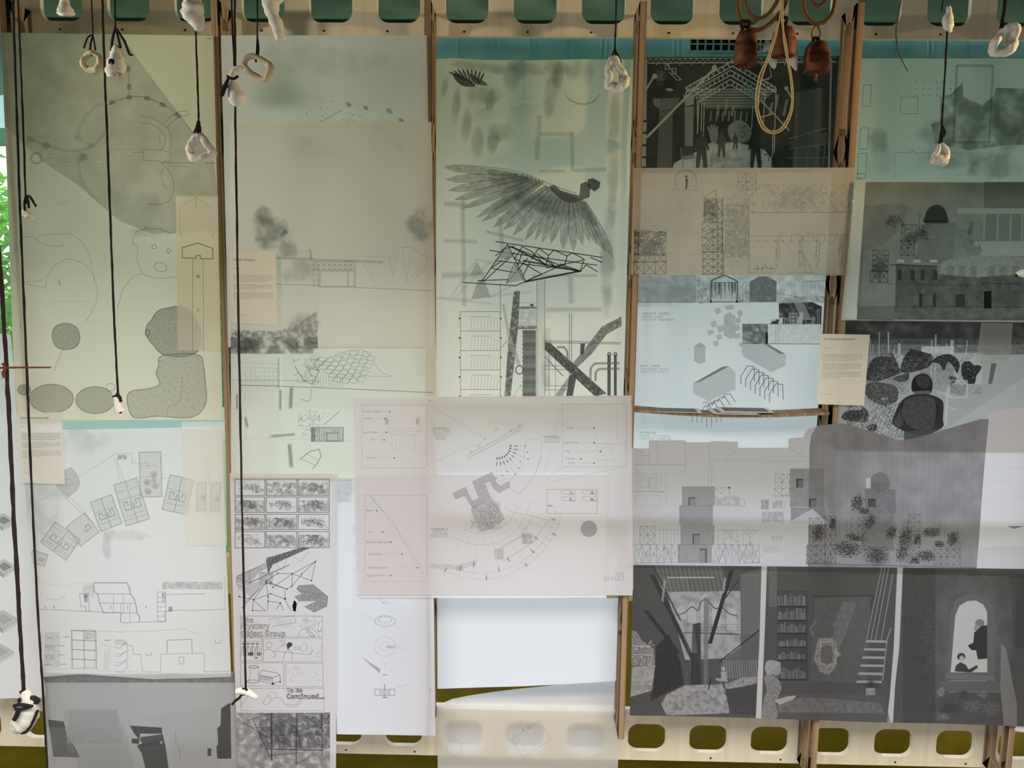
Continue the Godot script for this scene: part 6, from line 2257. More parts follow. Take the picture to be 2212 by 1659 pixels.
# three dark interiors printed side by side, with tinted stains in the first
func gallery_print():
	var q := [1368, 1220, 2260, 1229, 2260, 1572, 1360, 1545]
	var p := Print.new(q, 1.9, 45, 74)
	p.faint = 1.25
	p.patch(1355, 1215, 2260, 1580, 74, 0.5, 0.8, 0.006)
	# first room: timber hall
	p.fill([1440, 1278, 1600, 1276, 1600, 1420, 1480, 1425], 170, 0.9, 0.4, 0.02)
	for k in 46:
		var x := 1420.0 + k * 3.2
		p.line(x - 6, 1222, x + 6, 1278, 0.5, 1.1, 190 if k % 3 else 120)
	p.line(1441, 1247, 1543, 1247, 0.9, 2.4, 200)
	for e in [[1472, 1318, 10, 20], [1494, 1310, 9, 34], [1523, 1292, 9, 50], [1548, 1312, 10, 40], [1580, 1325, 10, 36]]:
		p.fill([e[0] - e[2], e[1] + e[3], e[0] - e[2], e[1], e[0] - e[2] * 0.5, e[1] - 8, e[0], e[1] - 12, e[0] + e[2] * 0.5, e[1] - 8, e[0] + e[2], e[1], e[0] + e[2], e[1] + e[3]], 190, 0.85)
	p.curve([1460, 1330, 1480, 1322, 1494, 1310, 1508, 1318, 1514, 1300, 1524, 1294, 1534, 1304, 1545, 1314, 1560, 1312, 1575, 1325, 1592, 1330], 0.7, 3.0, false, 80)
	for y in [1348, 1354, 1360]:
		p.line(1475, y, 1598, y + 1, 0.4, 1.0, 60)
	p.line(1476, 1366, 1598, 1370, 0.7, 2.6, 55)
	p.wash(1552, 1390, 10, 16, 175, 0.6)
	p.wash(1575, 1390, 12, 22, 165, 0.6)
	p.fill([1496, 1348, 1513, 1344, 1514, 1478, 1492, 1478], 50, 0.95)
	p.hatch(1496, 1350, 1513, 1476, 4, 0.4, 1.4, 0.0, 85)
	p.fill([1520, 1290, 1532, 1290, 1528, 1478, 1520, 1478], 110, 0.8)
	for e in [[1408, 1240, 1500, 1430, 10, 52], [1580, 1232, 1533, 1390, 9, 45], [1605, 1240, 1560, 1300, 3, 60], [1412, 1225, 1470, 1340, 4, 60], [1395, 1318, 1465, 1410, 8, 48]]:
		p.line(e[0], e[1], e[2], e[3], 0.95, e[4], e[5])
	for k in 12:
		p.line(1428 + k * 5, 1245, 1490 + k * 1.5, 1410, 0.3, 1.0, 170)
	p.fill([1598, 1240, 1645, 1228, 1640, 1362, 1602, 1390], 92, 0.9)
	p.hatch(1602, 1240, 1642, 1370, 11, 0.4, 1.8, 2.0, 140)
	p.line(1553, 1430, 1640, 1360, 0.95, 2.6, 45)
	p.fill([1555, 1432, 1640, 1364, 1638, 1462, 1575, 1470, 1557, 1445], 88, 0.9)
	p.hatch(1560, 1425, 1640, 1464, 15, 0.6, 2.4, 4.0, 150)
	p.fill([1440, 1500, 1480, 1480, 1560, 1478, 1570, 1500, 1575, 1540, 1440, 1545, 1428, 1520], 165, 0.9, 0.5, 0.03)
	for k in 18:
		p.line(1505 + k, 1492, 1430 + k * 9, 1545, 0.3, 1.2, 90)
	p.fill([1565, 1478, 1605, 1462, 1636, 1462, 1635, 1475, 1600, 1485, 1570, 1488], 155, 0.85, 0.5, 0.05)
	p.fill([1565, 1490, 1635, 1476, 1632, 1545, 1580, 1540, 1570, 1512], 62, 0.9, 0.5, 0.04)
	p.fill([1365, 1440, 1416, 1436, 1412, 1490, 1362, 1505], 178, 0.85, 0.3, 0.03)
	p.truss(1366, 1480, 1414, 1488, 7, 1, 0.5, 1.2, 0.6, 110)
	p.fill([1418, 1395, 1445, 1370, 1470, 1430, 1478, 1478, 1430, 1500, 1405, 1515, 1415, 1440], 46, 0.95, 0.4, 0.05)
	p.fill([1362, 1362, 1374, 1362, 1390, 1388, 1412, 1400, 1415, 1436, 1364, 1438], 150, 0.8, 0.9, 0.12)
	for k in 70:
		p.oval(p.rng.randf_range(1366, 1412), p.rng.randf_range(1384, 1436), 2.4, 2.4, p.rng.randi_range(110, 205), 0.7)
	p.line(1367, 1394, 1404, 1396, 0.9, 1.4, 210)
	p.line(1366, 1413, 1412, 1415, 0.9, 1.4, 210)
	# seated worker
	p.oval(1562, 1444, 4, 4.6, 175)
	p.fill([1557, 1450, 1568, 1450, 1570, 1466, 1558, 1466], 165)
	p.fill([1545, 1464, 1570, 1466, 1572, 1472, 1548, 1470], 160)
	p.path([1556, 1472, 1554, 1490], 0.8, 1.4, false, 150)
	p.path([1568, 1472, 1566, 1490], 0.8, 1.4, false, 150)
	p.line(1536, 1464, 1530, 1490, 0.8, 3.0, 50)
	for e in [[1436, 1255, 14], [1566, 1250, 10]]:
		for k in e[2]:
			p.ring(e[0] - k * 0.4 + sin(k * 2.0), e[1] + k * 3.2, 1.6, 2.0, 0.8, 1.0, 0.0, TAU, 185)
	# white bars between the rooms
	p.fill([1645, 1215, 1657, 1215, 1650, 1400, 1644, 1555, 1632, 1555, 1640, 1390], 212)
	p.fill([1938, 1222, 1950, 1222, 1942, 1400, 1933, 1480, 1928, 1570, 1914, 1570, 1922, 1500, 1930, 1400], 206)
	# second room: bookcase, stairs and a listener in a hat
	p.patch(1660, 1222, 1678, 1310, 118, 0.5, 0.3)
	p.patch(1678, 1275, 1745, 1470, 62, 0.8, 0.2)
	for s in [[1280, 1308], [1312, 1338], [1344, 1366], [1378, 1396], [1406, 1424], [1440, 1466]]:
		p.patch(1679, s[1], 1742, s[1] + 3, 42, 0.9, 0.0)
		for k in 15:
			var x := 1682.0 + k * 4.0
			var hh: float = p.rng.randf_range(0.55, 1.0) * (s[1] - s[0])
			p.line(x, s[1], x + p.rng.randf_range(-1.5, 1.5), s[1] - hh, 0.7, 3.2, p.rng.randi_range(85, 130))
	p.fill([1760, 1292, 1880, 1288, 1872, 1475, 1750, 1470], 92, 0.6, 0.4, 0.02)
	p.fill([1850, 1300, 1830, 1360, 1805, 1420, 1800, 1350, 1820, 1300], 120, 0.5, 0.4, 0.04)
	p.path([1752, 1288, 1886, 1286, 1880, 1310], 0.7, 3.4, false, 55)
	p.fill([1790, 1378, 1768, 1378, 1762, 1400, 1758, 1425, 1770, 1450, 1790, 1458, 1805, 1440, 1808, 1420, 1818, 1415, 1805, 1402, 1800, 1376], 142, 0.8, 0.6, 0.06)
	p.path([1772, 1386, 1806, 1386, 1806, 1434, 1772, 1434], 0.6, 1.4, true, 190)
	p.fill(p.bend([1774, 1430, 1773, 1402, 1782, 1394, 1794, 1395, 1798, 1408, 1796, 1432]), 84, 0.8)
	p.path([1762, 1340, 1750, 1358, 1756, 1372], 0.6, 3.4, false, 130)
	for e in [[1912, 1222, 1880, 1385], [1920, 1222, 1890, 1385], [1905, 1222, 1872, 1380], [1928, 1240, 1902, 1388]]:
		p.line(e[0], e[1], e[2], e[3], 0.7, 2.4, 140)
	for k in 6:
		var y := 1382.0 + k * 17.5
		p.fill([1872 - k * 4.0, y, 1914 - k * 2, y + 1, 1914 - k * 2, y + 6, 1868 - k * 4.0, y + 5], 172, 0.9)
	p.path([1924, 1356, 1916, 1380, 1906, 1470], 0.7, 2.6, false, 150)
	p.wash(1885, 1478, 20, 12, 45, 0.9)
	p.patch(1870, 1486, 1890, 1502, 160, 0.8, 0.4)
	p.fill([1655, 1500, 1910, 1500, 1925, 1570, 1645, 1560], 84, 0.7, 0.4, 0.02)
	p.fill([1680, 1520, 1720, 1507, 1780, 1508, 1900, 1518, 1910, 1540, 1680, 1538], 120, 0.6, 0.4, 0.03)
	p.line(1815, 1500, 1826, 1530, 0.5, 1.0, 50)
	p.fill(p.bend([1652, 1440, 1656, 1428, 1668, 1426, 1684, 1430, 1686, 1436, 1676, 1450, 1662, 1458, 1654, 1452]), 168, 0.95, 0.3, 0.08)
	p.fill([1664, 1452, 1685, 1436, 1688, 1446, 1684, 1456, 1676, 1460], 152, 0.9)
	p.fill(p.bend([1650, 1462, 1664, 1456, 1680, 1466, 1688, 1485, 1682, 1502, 1676, 1518, 1680, 1545, 1668, 1556, 1646, 1556, 1650, 1510, 1656, 1490]), 138, 0.92, 0.6, 0.08)
	p.fill([1672, 1512, 1700, 1504, 1720, 1502, 1714, 1510, 1684, 1522], 185, 0.9)
	for k in 8:
		p.curve([1652 + k * 3, 1470 + k * 8, 1664 + k * 2, 1474 + k * 8, 1676, 1468 + k * 9], 0.35, 1.2, false, 70)
	# third room: arched doorway with two figures, heads in the dark
	p.wash(2090, 1380, 110, 170, 125, 0.4, 0.0, 0.01, 0.3)
	p.patch(1950, 1222, 2020, 1570, 58, 0.6, 0.4)
	p.fill([2044, 1455, 2054, 1320, 2064, 1296, 2085, 1284, 2110, 1283, 2133, 1293, 2147, 1312, 2150, 1350, 2148, 1456], 98, 0.95, 0.3, 0.04)
	p.fill([2053, 1452, 2063, 1330, 2072, 1308, 2090, 1298, 2108, 1297, 2124, 1306, 2132, 1322, 2132, 1452], 205, 0.98)
	p.oval(2116, 1346, 10, 9, 120)
	p.oval(2110, 1356, 7, 7, 150)
	p.fill([2104, 1366, 2120, 1352, 2132, 1350, 2132, 1422, 2112, 1424, 2108, 1404, 2098, 1404, 2090, 1394, 2102, 1388], 48)
	p.oval(2076, 1418, 9, 8, 60)
	p.oval(2077, 1422, 5, 6, 175)
	p.fill([2062, 1450, 2064, 1438, 2074, 1430, 2086, 1436, 2092, 1446, 2110, 1436, 2112, 1442, 2098, 1452], 58)
	p.fill([2044, 1455, 2148, 1458, 2150, 1470, 2042, 1466], 108, 0.9)
	p.fill([2040, 1468, 2160, 1472, 2164, 1492, 2036, 1490], 92, 0.9)
	p.line(2052, 1470, 2130, 1470, 0.8, 1.4, 150)
	p.fill([2030, 1492, 2166, 1494, 2170, 1560, 2030, 1556], 70, 0.8, 0.5, 0.03)
	p.line(2050, 1494, 2164, 1494, 0.8, 1.4, 150)
	for e in [[2032, 1494, 9, 12, 150], [2078, 1492, 16, 18, 90], [2080, 1500, 11, 12, 48], [2122, 1500, 12, 10, 120], [2100, 1525, 24, 16, 100], [2050, 1530, 24, 14, 55], [2035, 1548, 16, 10, 120], [2140, 1530, 22, 20, 95]]:
		p.wash(e[0], e[1], e[2], e[3], e[4], 0.8, 0.0, 0.06, 0.7)
	p.fill([2162, 1388, 2172, 1400, 2196, 1520, 2196, 1570, 2168, 1570, 2160, 1480], 150, 0.6)
	p.fill([2182, 1240, 2260, 1240, 2260, 1400, 2190, 1400], 66, 0.7)
	p.lift(0.78)
	sheet("gallery_print", "wide dark print of three interiors parted by white bars", q, {"z": 0.016, "alpha": 0.985, "wave": 0.003, "tint": Color(0.92, 0.90, 0.89), "bottom": [1360, 1545, 1500, 1547, 1640, 1551, 1780, 1556, 1900, 1560, 2020, 1562, 2140, 1566, 2194, 1568, 2260, 1572]}, p, "picture")


# ------------------------------------------------------------------ bay five: wash sheet, town, man looking at rubble
func bay_five():
	var q := [1830, 127, 2290, 127, 2280, 410, 1822, 410]
	var p := Print.new(q, 1.5, 51)
	p.faint = 0.60
	p.fill([2030, 210, 2050, 205, 2052, 205, 2078, 178, 2080, 210, 2120, 228, 2145, 208, 2150, 190, 2212, 192, 2290, 195, 2290, 310, 2160, 315, 2090, 325, 2020, 310, 2010, 268, 2030, 262], 138, 0.55, 0.7, 0.015)
	p.wash(2020, 290, 40, 30, 130, 0.35)
	p.wash(1895, 305, 22, 30, 140, 0.4)
	p.wash(2060, 340, 80, 30, 130, 0.35)
	p.wash(2190, 270, 60, 60, 120, 0.3)
	p.wash(2150, 360, 60, 30, 130, 0.4)
	p.wash(1900, 350, 30, 40, 190, 0.3)
	for e in [[1864, 184, 18, 46], [1858, 277, 18, 45], [1854, 332, 18, 52]]:
		p.path([e[0], e[1], e[0] + e[2], e[1], e[0] + e[2] - 4, e[1] + e[3], e[0] - 3, e[1] + e[3]], 0.7, 1.1, true)
	p.path([1945, 211, 1982, 210, 1981, 246, 1944, 246], 0.4, 1.6, true)
	for k in 3:
		p.path([2066, 142, 2144, 143, 2136, 308, 2058, 308], 0.14, 2.0 + k * 2.4, true)
	for r in 3:
		p.line(1975, 177 + r * 15, 2055, 177 + r * 15, 0.12, 0.8)
		for k in 6:
			p.oval(1978 + k * 15, 177 + r * 15, 1.4, 1.2, 80, 0.5)
	p.path([1932, 330, 1965, 330, 1970, 326, 1978, 332, 2010, 329, 2068, 330], 0.3, 2.0)
	p.path([1932, 330, 1931, 387], 0.22, 2.0)
	p.path([2020, 388, 2158, 362, 2157, 387], 0.15, 1.2)
	for k in 30:
		p.oval(p.rng.randf_range(1945, 2020), p.rng.randf_range(250, 330), 0.9, 0.9, 90, 0.4)
	p.line(1850, 375, 1867, 376, 0.8, 1.4)
	p.line(1848, 386, 1860, 387, 0.8, 1.4)
	sheet("tracing_sheet", "pale blue-green sheet with grey wash stains and small empty rectangles", q, {"z": -0.132, "alpha": 1.0, "tint": Color(0.88, 0.91, 0.88), "wave": 0.006}, p)

	q = [1847, 391, 2290, 393, 2280, 697, 1816, 692]
	p = Print.new(q, 1.9, 52)
	p.faint = 0.70
	p.fill([1869, 393, 2290, 395, 2280, 692, 1850, 690], 150, 0.85, 0.12, 0.01)
	p.fill([1866, 442, 1965, 442, 1940, 500, 1905, 530, 1865, 540, 1855, 690, 1850, 660], 138, 0.5, 0.3, 0.01)
	p.patch(2125, 393, 2290, 450, 120, 0.5, 0.2)
	p.patch(2125, 463, 2290, 520, 130, 0.4, 0.2)
	p.fill(p.bend([1997, 482, 1997, 468, 2004, 452, 2016, 444, 2030, 444, 2041, 455, 2046, 470, 2044, 482]), 72, 0.95)
	p.fill([1998, 475, 2044, 475, 2043, 481, 1998, 481], 62, 0.9)
	p.fill([2003, 481, 2064, 481, 2058, 560, 2030, 570, 1975, 565, 1985, 520, 1990, 490], 132, 0.5, 0.2)
	p.fill([2066, 450, 2290, 450, 2290, 462, 2068, 462], 212, 0.7)
	p.fill([2124, 462, 2128, 462, 2126, 520, 2124, 520], 205, 0.7)
	for x in [2152, 2180, 2205]:
		p.fill([x, 462, x + 5, 462, x + 4, 521, x - 1, 521], 200, 0.6)
	p.fill([2106, 522, 2290, 521, 2290, 553, 2118, 552, 2118, 532, 2102, 532], 215, 0.7)
	p.fill([2050, 560, 2120, 550, 2290, 562, 2290, 590, 2180, 595, 2130, 600, 2030, 592, 2034, 568], 200, 0.5, 0.5, 0.05)
	for x in [2045, 2070, 2095, 2135, 2160, 2186]:
		p.patch(x, 574, x + 14, 600, 135, 0.5, 0.2)
	for x in [1937, 1972, 2008]:
		p.patch(x, 561, x + 16, 567, 225, 0.95, 0.0)
	# houses in front
	p.fill([1935, 570, 2022, 575, 2024, 592, 2110, 600, 2140, 596, 2200, 594, 2290, 592, 2290, 665, 1933, 664], 102, 0.75, 0.3, 0.02)
	p.fill([1931, 660, 2290, 662, 2290, 692, 1930, 690], 92, 0.6, 0.3, 0.02)
	p.fill([1852, 662, 1932, 661, 1930, 692, 1850, 690], 118, 0.6)
	p.line(1922, 572, 2024, 575, 0.6, 2.4)
	for x in [1938, 1966, 1988, 2015]:
		p.patch(x, 583, x + 9, 605, 72, 0.8, 0.2)
	p.line(1918, 614, 2100, 616, 0.5, 1.2)
	p.line(2120, 612, 2205, 613, 0.7, 1.6)
	for e in [[1940, 635, 1970, 662, 118], [1985, 634, 1991, 664, 62], [2014, 634, 2021, 662, 70], [2038, 633, 2055, 658, 128], [2063, 636, 2084, 664, 74], [2090, 632, 2108, 658, 125], [2125, 629, 2141, 666, 30], [2156, 628, 2200, 658, 110]]:
		p.patch(e[0], e[1], e[2], e[3], e[4], 0.9, 0.1)
	p.scribble(1936, 600, 2205, 664, 130, 0.3, 1.0, 10)
	p.patch(1990, 626, 1996, 633, 150, 0.8, 0.0)
	# scaffolds and hanging rubble
	p.truss(1945, 520, 1975, 552, 2, 2, 0.6, 1.4, 1.2)
	p.truss(1947, 485, 1978, 522, 1, 2, 0.45, 1.2, 1.8)
	p.truss(1881, 585, 1918, 610, 2, 1, 0.65, 1.6, 1.5)
	p.truss(1884, 540, 1918, 586, 1, 4, 0.5, 1.3, 1.5)
	p.scribble(1885, 550, 1918, 600, 50, 0.4, 1.2, 8)
	p.scribble(1945, 485, 2010, 530, 70, 0.35, 1.2, 10)
	p.scribble(2062, 480, 2122, 545, 60, 0.22, 1.1, 12)
	for e in [[1932, 475, 16, 10], [1920, 480, 10, 8], [1950, 485, 4, 8], [1930, 488, 5, 4], [1990, 505, 14, 10], [1965, 512, 12, 8], [2095, 495, 5, 14], [1900, 575, 14, 10]]:
		p.wash(e[0], e[1], e[2], e[3], 60, 0.55, 0.2, 0.12, 1.0)
	p.path([1912, 505, 1916, 480, 1926, 468, 1940, 466, 1950, 480], 0.3, 1.1)
	p.line(1985, 460, 1984, 500, 0.5, 1.3)
	p.line(1990, 458, 1987, 470, 0.5, 1.3)
	sheet("tracing_sheet", "grey-green town drawing with a dark dome over brick houses, white margin at one side", q, {"z": 0.008, "alpha": 1.0, "tint": Color(0.88, 0.90, 0.86), "wave": 0.004}, p)

	q = [1827, 688, 2290, 688, 2280, 975, 1803, 970]
	p = Print.new(q, 2.0, 53, 190)
	p.faint = 0.75
	p.patch(1825, 685, 2290, 732, 66, 0.95, 0.3, 0.01)
	p.fill([1825, 730, 2290, 730, 2290, 745, 1825, 745], 82, 0.9, 0.3)
	p.fill([1825, 743, 2290, 743, 2290, 765, 1825, 768], 112, 0.8, 0.3)
	p.fill([1870, 760, 2110, 758, 2080, 830, 1870, 832], 150, 0.5, 0.4)
	for e in [[1879, 731, 1881, 780, 1.5], [1884, 743, 1887, 770, 1.2], [1899, 717, 1898, 768, 2.0], [1918, 716, 1919, 762, 3.0], [1931, 753, 1930, 775, 2.2], [1942, 742, 1941, 780, 6.0], [2012, 736, 2010, 810, 3.0], [2021, 723, 2018, 825, 3.0], [2056, 735, 2054, 770, 7.0], [2089, 736, 2086, 765, 2.0], [2045, 742, 2044, 750, 2.0], [2068, 748, 2076, 748, 2.0]]:
		p.line(e[0], e[1], e[2], e[3], 0.95, e[4], 222)
	p.patch(1990, 748, 2060, 768, 225, 0.85, 0.3)
	p.patch(1928, 765, 1950, 800, 215, 0.8, 0.3)
	p.patch(2060, 762, 2120, 830, 215, 0.7, 0.3)
	# rubble heaped on poles
	for e in [[[1872, 800, 1890, 772, 1925, 770, 1920, 762, 1930, 768, 1942, 795, 1945, 805, 1900, 822, 1872, 820], 70], [[1945, 790, 1955, 768, 1965, 755, 1960, 752, 2000, 762, 2012, 768, 2008, 790, 1975, 802, 1948, 804], 64], [[2012, 782, 2025, 770, 2048, 765, 2066, 775, 2072, 790, 2066, 806, 2058, 790, 2046, 782, 2038, 800, 2028, 785], 60], [[2078, 785, 2092, 780, 2102, 788, 2118, 790, 2115, 802, 2108, 812, 2104, 828, 2086, 826, 2076, 808], 56], [[1928, 818, 1950, 808, 1965, 805, 1962, 820, 1945, 825], 84], [[2048, 812, 2066, 818, 2050, 832], 86], [[1870, 832, 1890, 825, 1935, 835, 1938, 862, 1920, 876, 1890, 870, 1868, 850], 92], [[1858, 885, 1860, 878, 1875, 890, 1870, 912, 1820, 905, 1828, 888], 78], [[1872, 922, 1888, 915, 1895, 925, 1882, 932], 70]]:
		p.fill(p.bend(e[0]), e[1], 0.95, 0.5, 0.08)
	p.scribble(1830, 860, 1950, 945, 170, 0.5, 1.1, 16)
	p.scribble(1830, 860, 1950, 940, 60, 0.6, 1.4, 16, 235)
	p.scribble(1872, 765, 2120, 850, 220, 0.35, 1.1, 12)
	p.scribble(1872, 770, 2010, 850, 90, 0.35, 1.1, 14, 215)
	for k in 12:
		p.line(1875 + k * 9, 868, 1850 + k * 10, 940, 0.5, 1.6, 225)
		p.line(1870 + k * 9, 945, 1905 + k * 8, 870, 0.4, 1.4, 60)
	p.patch(1963, 805, 1986, 850, 190, 0.8, 0.2)
	p.patch(2012, 802, 2050, 845, 178, 0.6, 0.5)
	p.path([2046, 838, 2042, 920], 0.95, 4.0, false, 232)
	p.truss(2050, 822, 2088, 858, 1, 1, 0.95, 2.0, 1.0, 232)
	p.fill([2052, 828, 2086, 832, 2082, 855, 2052, 850], 150, 0.6)
	p.path([2010, 842, 2046, 852], 0.9, 2.0, false, 230)
	p.path([2045, 878, 2065, 885], 0.9, 2.0, false, 230)
	p.fill([2140, 785, 2152, 785, 2142, 828, 2134, 830], 110, 0.9)
	p.fill([2042, 925, 2212, 815, 2290, 800, 2290, 975, 2042, 975], 205, 0.9, 0.15, 0.02)
	# the man: bowler-shaped cap, broad back
	p.fill(p.bend([1968, 838, 1972, 818, 1985, 808, 2000, 808, 2011, 820, 2013, 835, 2009, 848, 1990, 853, 1974, 848]), 44, 1.0)
	p.fill(p.bend([1978, 815, 1985, 809, 1998, 809, 2008, 822, 2006, 835, 1990, 838, 1980, 830]), 78, 0.8, 0.5, 0.06)
	p.fill([1973, 845, 1976, 853, 2008, 853, 2008, 843], 120, 0.9)
	p.fill(p.bend([1945, 868, 1960, 856, 1978, 851, 2006, 852, 2028, 860, 2037, 872, 2036, 905, 2037, 920, 2020, 932, 1985, 940, 1955, 932, 1930, 918, 1928, 905, 1936, 885]), 62, 1.0)
	p.fill(p.bend([1955, 866, 1985, 856, 2016, 862, 2020, 890, 2016, 922, 1985, 928, 1958, 915, 1950, 890]), 92, 0.85, 0.4, 0.04)
	p.fill(p.bend([1948, 880, 1938, 898, 1930, 912, 1944, 922, 1952, 905]), 98, 0.8)
	p.path([1950, 872, 1944, 890, 1954, 915], 0.7, 2.2, false, 35)
	p.path([2022, 872, 2026, 890, 2018, 918], 0.7, 2.6, false, 35)
	p.fill([1952, 932, 2030, 925, 2000, 945, 1953, 952], 90, 0.9)
	sheet("tracing_sheet", "grey picture of a man in a dark cap seen from behind facing rubble on poles", q, {"z": 0.002, "alpha": 1.0, "wave": 0.004, "tint": Color(0.92, 0.92, 0.91)}, p, "picture")

	q = [2119, 698, 2188, 698, 2181, 783, 2108, 783]
	p = Print.new(q, 2.0, 54)
	p.prose(2124, 704, 2178, 764, 13, 0.35, 0.7)
	p.line(2138, 774, 2172, 774, 0.4, 1.0)
	sheet("notes_sheet", "small translucent sheet of faint writing laid over the rubble picture", q, {"z": 0.0075, "alpha": 0.500, "tint": Color(0.86, 0.86, 0.84), "wave": 0.001}, p, "note")

	# strip of the next sheet at the wall's end
	q = [2196, 1568, 2290, 1566, 2290, 1602, 2190, 1576]
	sheet("paper_strip", "corner of a white sheet beside the last bottom hole", q, {"z": 0.004, "alpha": 1.0, "wave": 0.002})


# ------------------------------------------------------------------ captions: typed cream sheets (their square codes left out)
func captions():
	for c in [
		{"q": [34, 893, 134, 890, 141, 1046, 47, 1043], "t": "Remembering the Wall", "x": 46, "y": 900, "label": "cream typed caption sheet at the foot of the bear drawing", "z": 0.019, "m": [[62, 930, 1.0], [66, 954, 0.65], [60, 969, 0.35]], "s": 0.01, "tint": Color(0.95, 0.94, 0.91)},
		{"q": [497, 543, 596, 546, 599, 703, 498, 697], "t": "A Flight of Fantasy", "x": 504, "y": 558, "label": "cream typed caption sheet beside the truss-roofed house", "z": 0.0165, "m": [[0, 0, 0]], "s": 0.03, "tint": Color(0.98, 0.955, 0.89)},
		{"q": [1771, 721, 1879, 723, 1866, 876, 1764, 873], "t": "The Haunting Ropemaster", "x": 1780, "y": 730, "label": "cream typed caption sheet overlapping the rubble picture", "z": 0.014, "m": [[0, 0, 0]], "s": 0.0, "tint": Color(0.98, 0.955, 0.88)}]:
		var p := Print.new(c.q, 4.0, 61)
		var x: float = c.x
		var y: float = c.y
		p.words(c.t, x, y, 5.4, "Droid Serif", 45, 0.9, false, 0, 0.0, c.s)
		var w := 84.0
		var lean := -0.05 if x > 1000 else 0.03
		p.prose(x, y + 22, x + 20, y + 22, 1, 0.6, 1.0, c.s, 0.9)
		if x < 1000:
			p.prose(x, y + 14, x + 12, y + 14, 1, 0.35, 1.0, c.s, 0.7)
		for b in [[36, 5, 0.85], [56, 4 if x < 1000 else 5, 0.6], [74, 5, 0.45]]:
			var k: float = b[0]
			p.prose(x + k * lean, y + k, x + w + k * lean, y + k + (b[1] - 1) * 3.15, b[1], 0.62, b[2], c.s, 0.85)
		p.prose(x + 122 * lean, y + 122, x + 22 + 122 * lean, y + 122, 1, 0.5, 1.0, c.s, 0.8)
		sheet("caption_sheet", c.label, c.q, {"z": c.z, "alpha": 1.000, "tint": c.tint, "wave": 0.002, "backlight": Color(0.8, 0.8, 0.8)}, p, "caption")


# ------------------------------------------------------------------ things on cords in front of the wall
func P3(a: Array, z: float) -> Array:
	var out := []
	for i in a.size() / 2:
		out.append(at(a[i * 2], a[i * 2 + 1], z))
	return out


func px(z: float) -> float:      # metres of one frame pixel at that depth
	return (EYE.z - z) / F


func cord(label: String, a: Array, z: float, r: float, m: Material, knots := [], group := "", topped := true) -> Node3D:
	var pts := P3(a, z)
	if topped:                  # up to the raft the cords hang from
		var first: Vector3 = pts[0]
		pts.push_front(Vector3(first.x, 2.78, first.z))
	var o := root("hanging_cord", pts[0])
	tag(o, label, "cord", group)
	var rel := []
	for i in pts.size() - 1:
		var n := 10
		for k in n:
			var q: Vector3 = pts[i].lerp(pts[i + 1], float(k) / n) - pts[0]
			q.x += 0.0008 * noise.get_noise_2d(q.y * 20.0, a[0])
			rel.append(q)
	rel.append(pts[-1] - pts[0])
	obj("strand", tube(rel, r * px(z), 6, false, 0.5), m, o)
	for k in knots:
		var kp := P3(k, z)
		var kr := []
		for v in smooth(kp, 4):
			kr.append(v - pts[0] + Vector3(0, 0, 0.002))
		obj("knot", tube(kr, r * px(z) * 1.3, 6, false, 0.4), m, o)
	return o


# a plaster loop: a lumpy closed tube through the points with its own thickness at each
func loop_cast(label: String, a: Array, w: Array, z: float, m: Material, lump := 0.5) -> Node3D:
	var pts := P3(a, z)
	var c := Vector3.ZERO
	for v in pts:
		c += v
	c /= pts.size()
	var rel := []
	for i in pts.size():
		rel.append(pts[i] - c + Vector3(0, 0, 0.004 * sin(i * 2.3)))
	var sp := smooth(rel, 6, true)
	var rad := []
	for i in sp.size():
		var f := float(i) / sp.size() * w.size()
		var k := int(f)
		rad.append(lerpf(w[k % w.size()], w[(k + 1) % w.size()], f - k) * px(z))
	var o := obj("plaster_loop", tube(sp, rad, 12, true, lump, 1.25), m)
	o.position = c
	tag(o, label, "plaster cast")
	return o


# a plaster lump: an open lumpy tube through the points, pinched at both ends
func lump_cast(label: String, a: Array, w: Array, z: float, m: Material, lump := 0.5, called := "plaster_lump") -> Node3D:
	var pts := P3(a, z)
	var c: Vector3 = pts[pts.size() / 2]
	var rel := []
	for v in pts:
		rel.append(v - c)
	var sp := smooth(rel, 5)
	var rad := []
	for i in sp.size():
		var f := float(i) / (sp.size() - 1) * (w.size() - 1)
		var k := mini(int(f), w.size() - 2)
		rad.append(lerpf(w[k], w[k + 1], f - k) * px(z))
	var o := obj(called, tube(sp, rad, 14, false, lump, 0.9), m)
	o.position = c
	tag(o, label, "plaster cast")
	return o


func part_tube(o: Node3D, called: String, a: Array, r, z: float, m: Material, dz := 0.0, lump := 0.0):
	var rel := []
	for v in smooth(P3(a, z), 5):
		rel.append(v - o.position + Vector3(0, 0, dz))
	var rad = r
	if r is Array:
		rad = []
		for i in rel.size():
			var f: float = float(i) / (rel.size() - 1) * (r.size() - 1)
			var k := mini(int(f), r.size() - 2)
			rad.append(lerpf(r[k], r[k + 1], f - k) * px(z))
	else:
		rad = r * px(z)
	obj(called, tube(rel, rad, 10, false, lump), m, o)


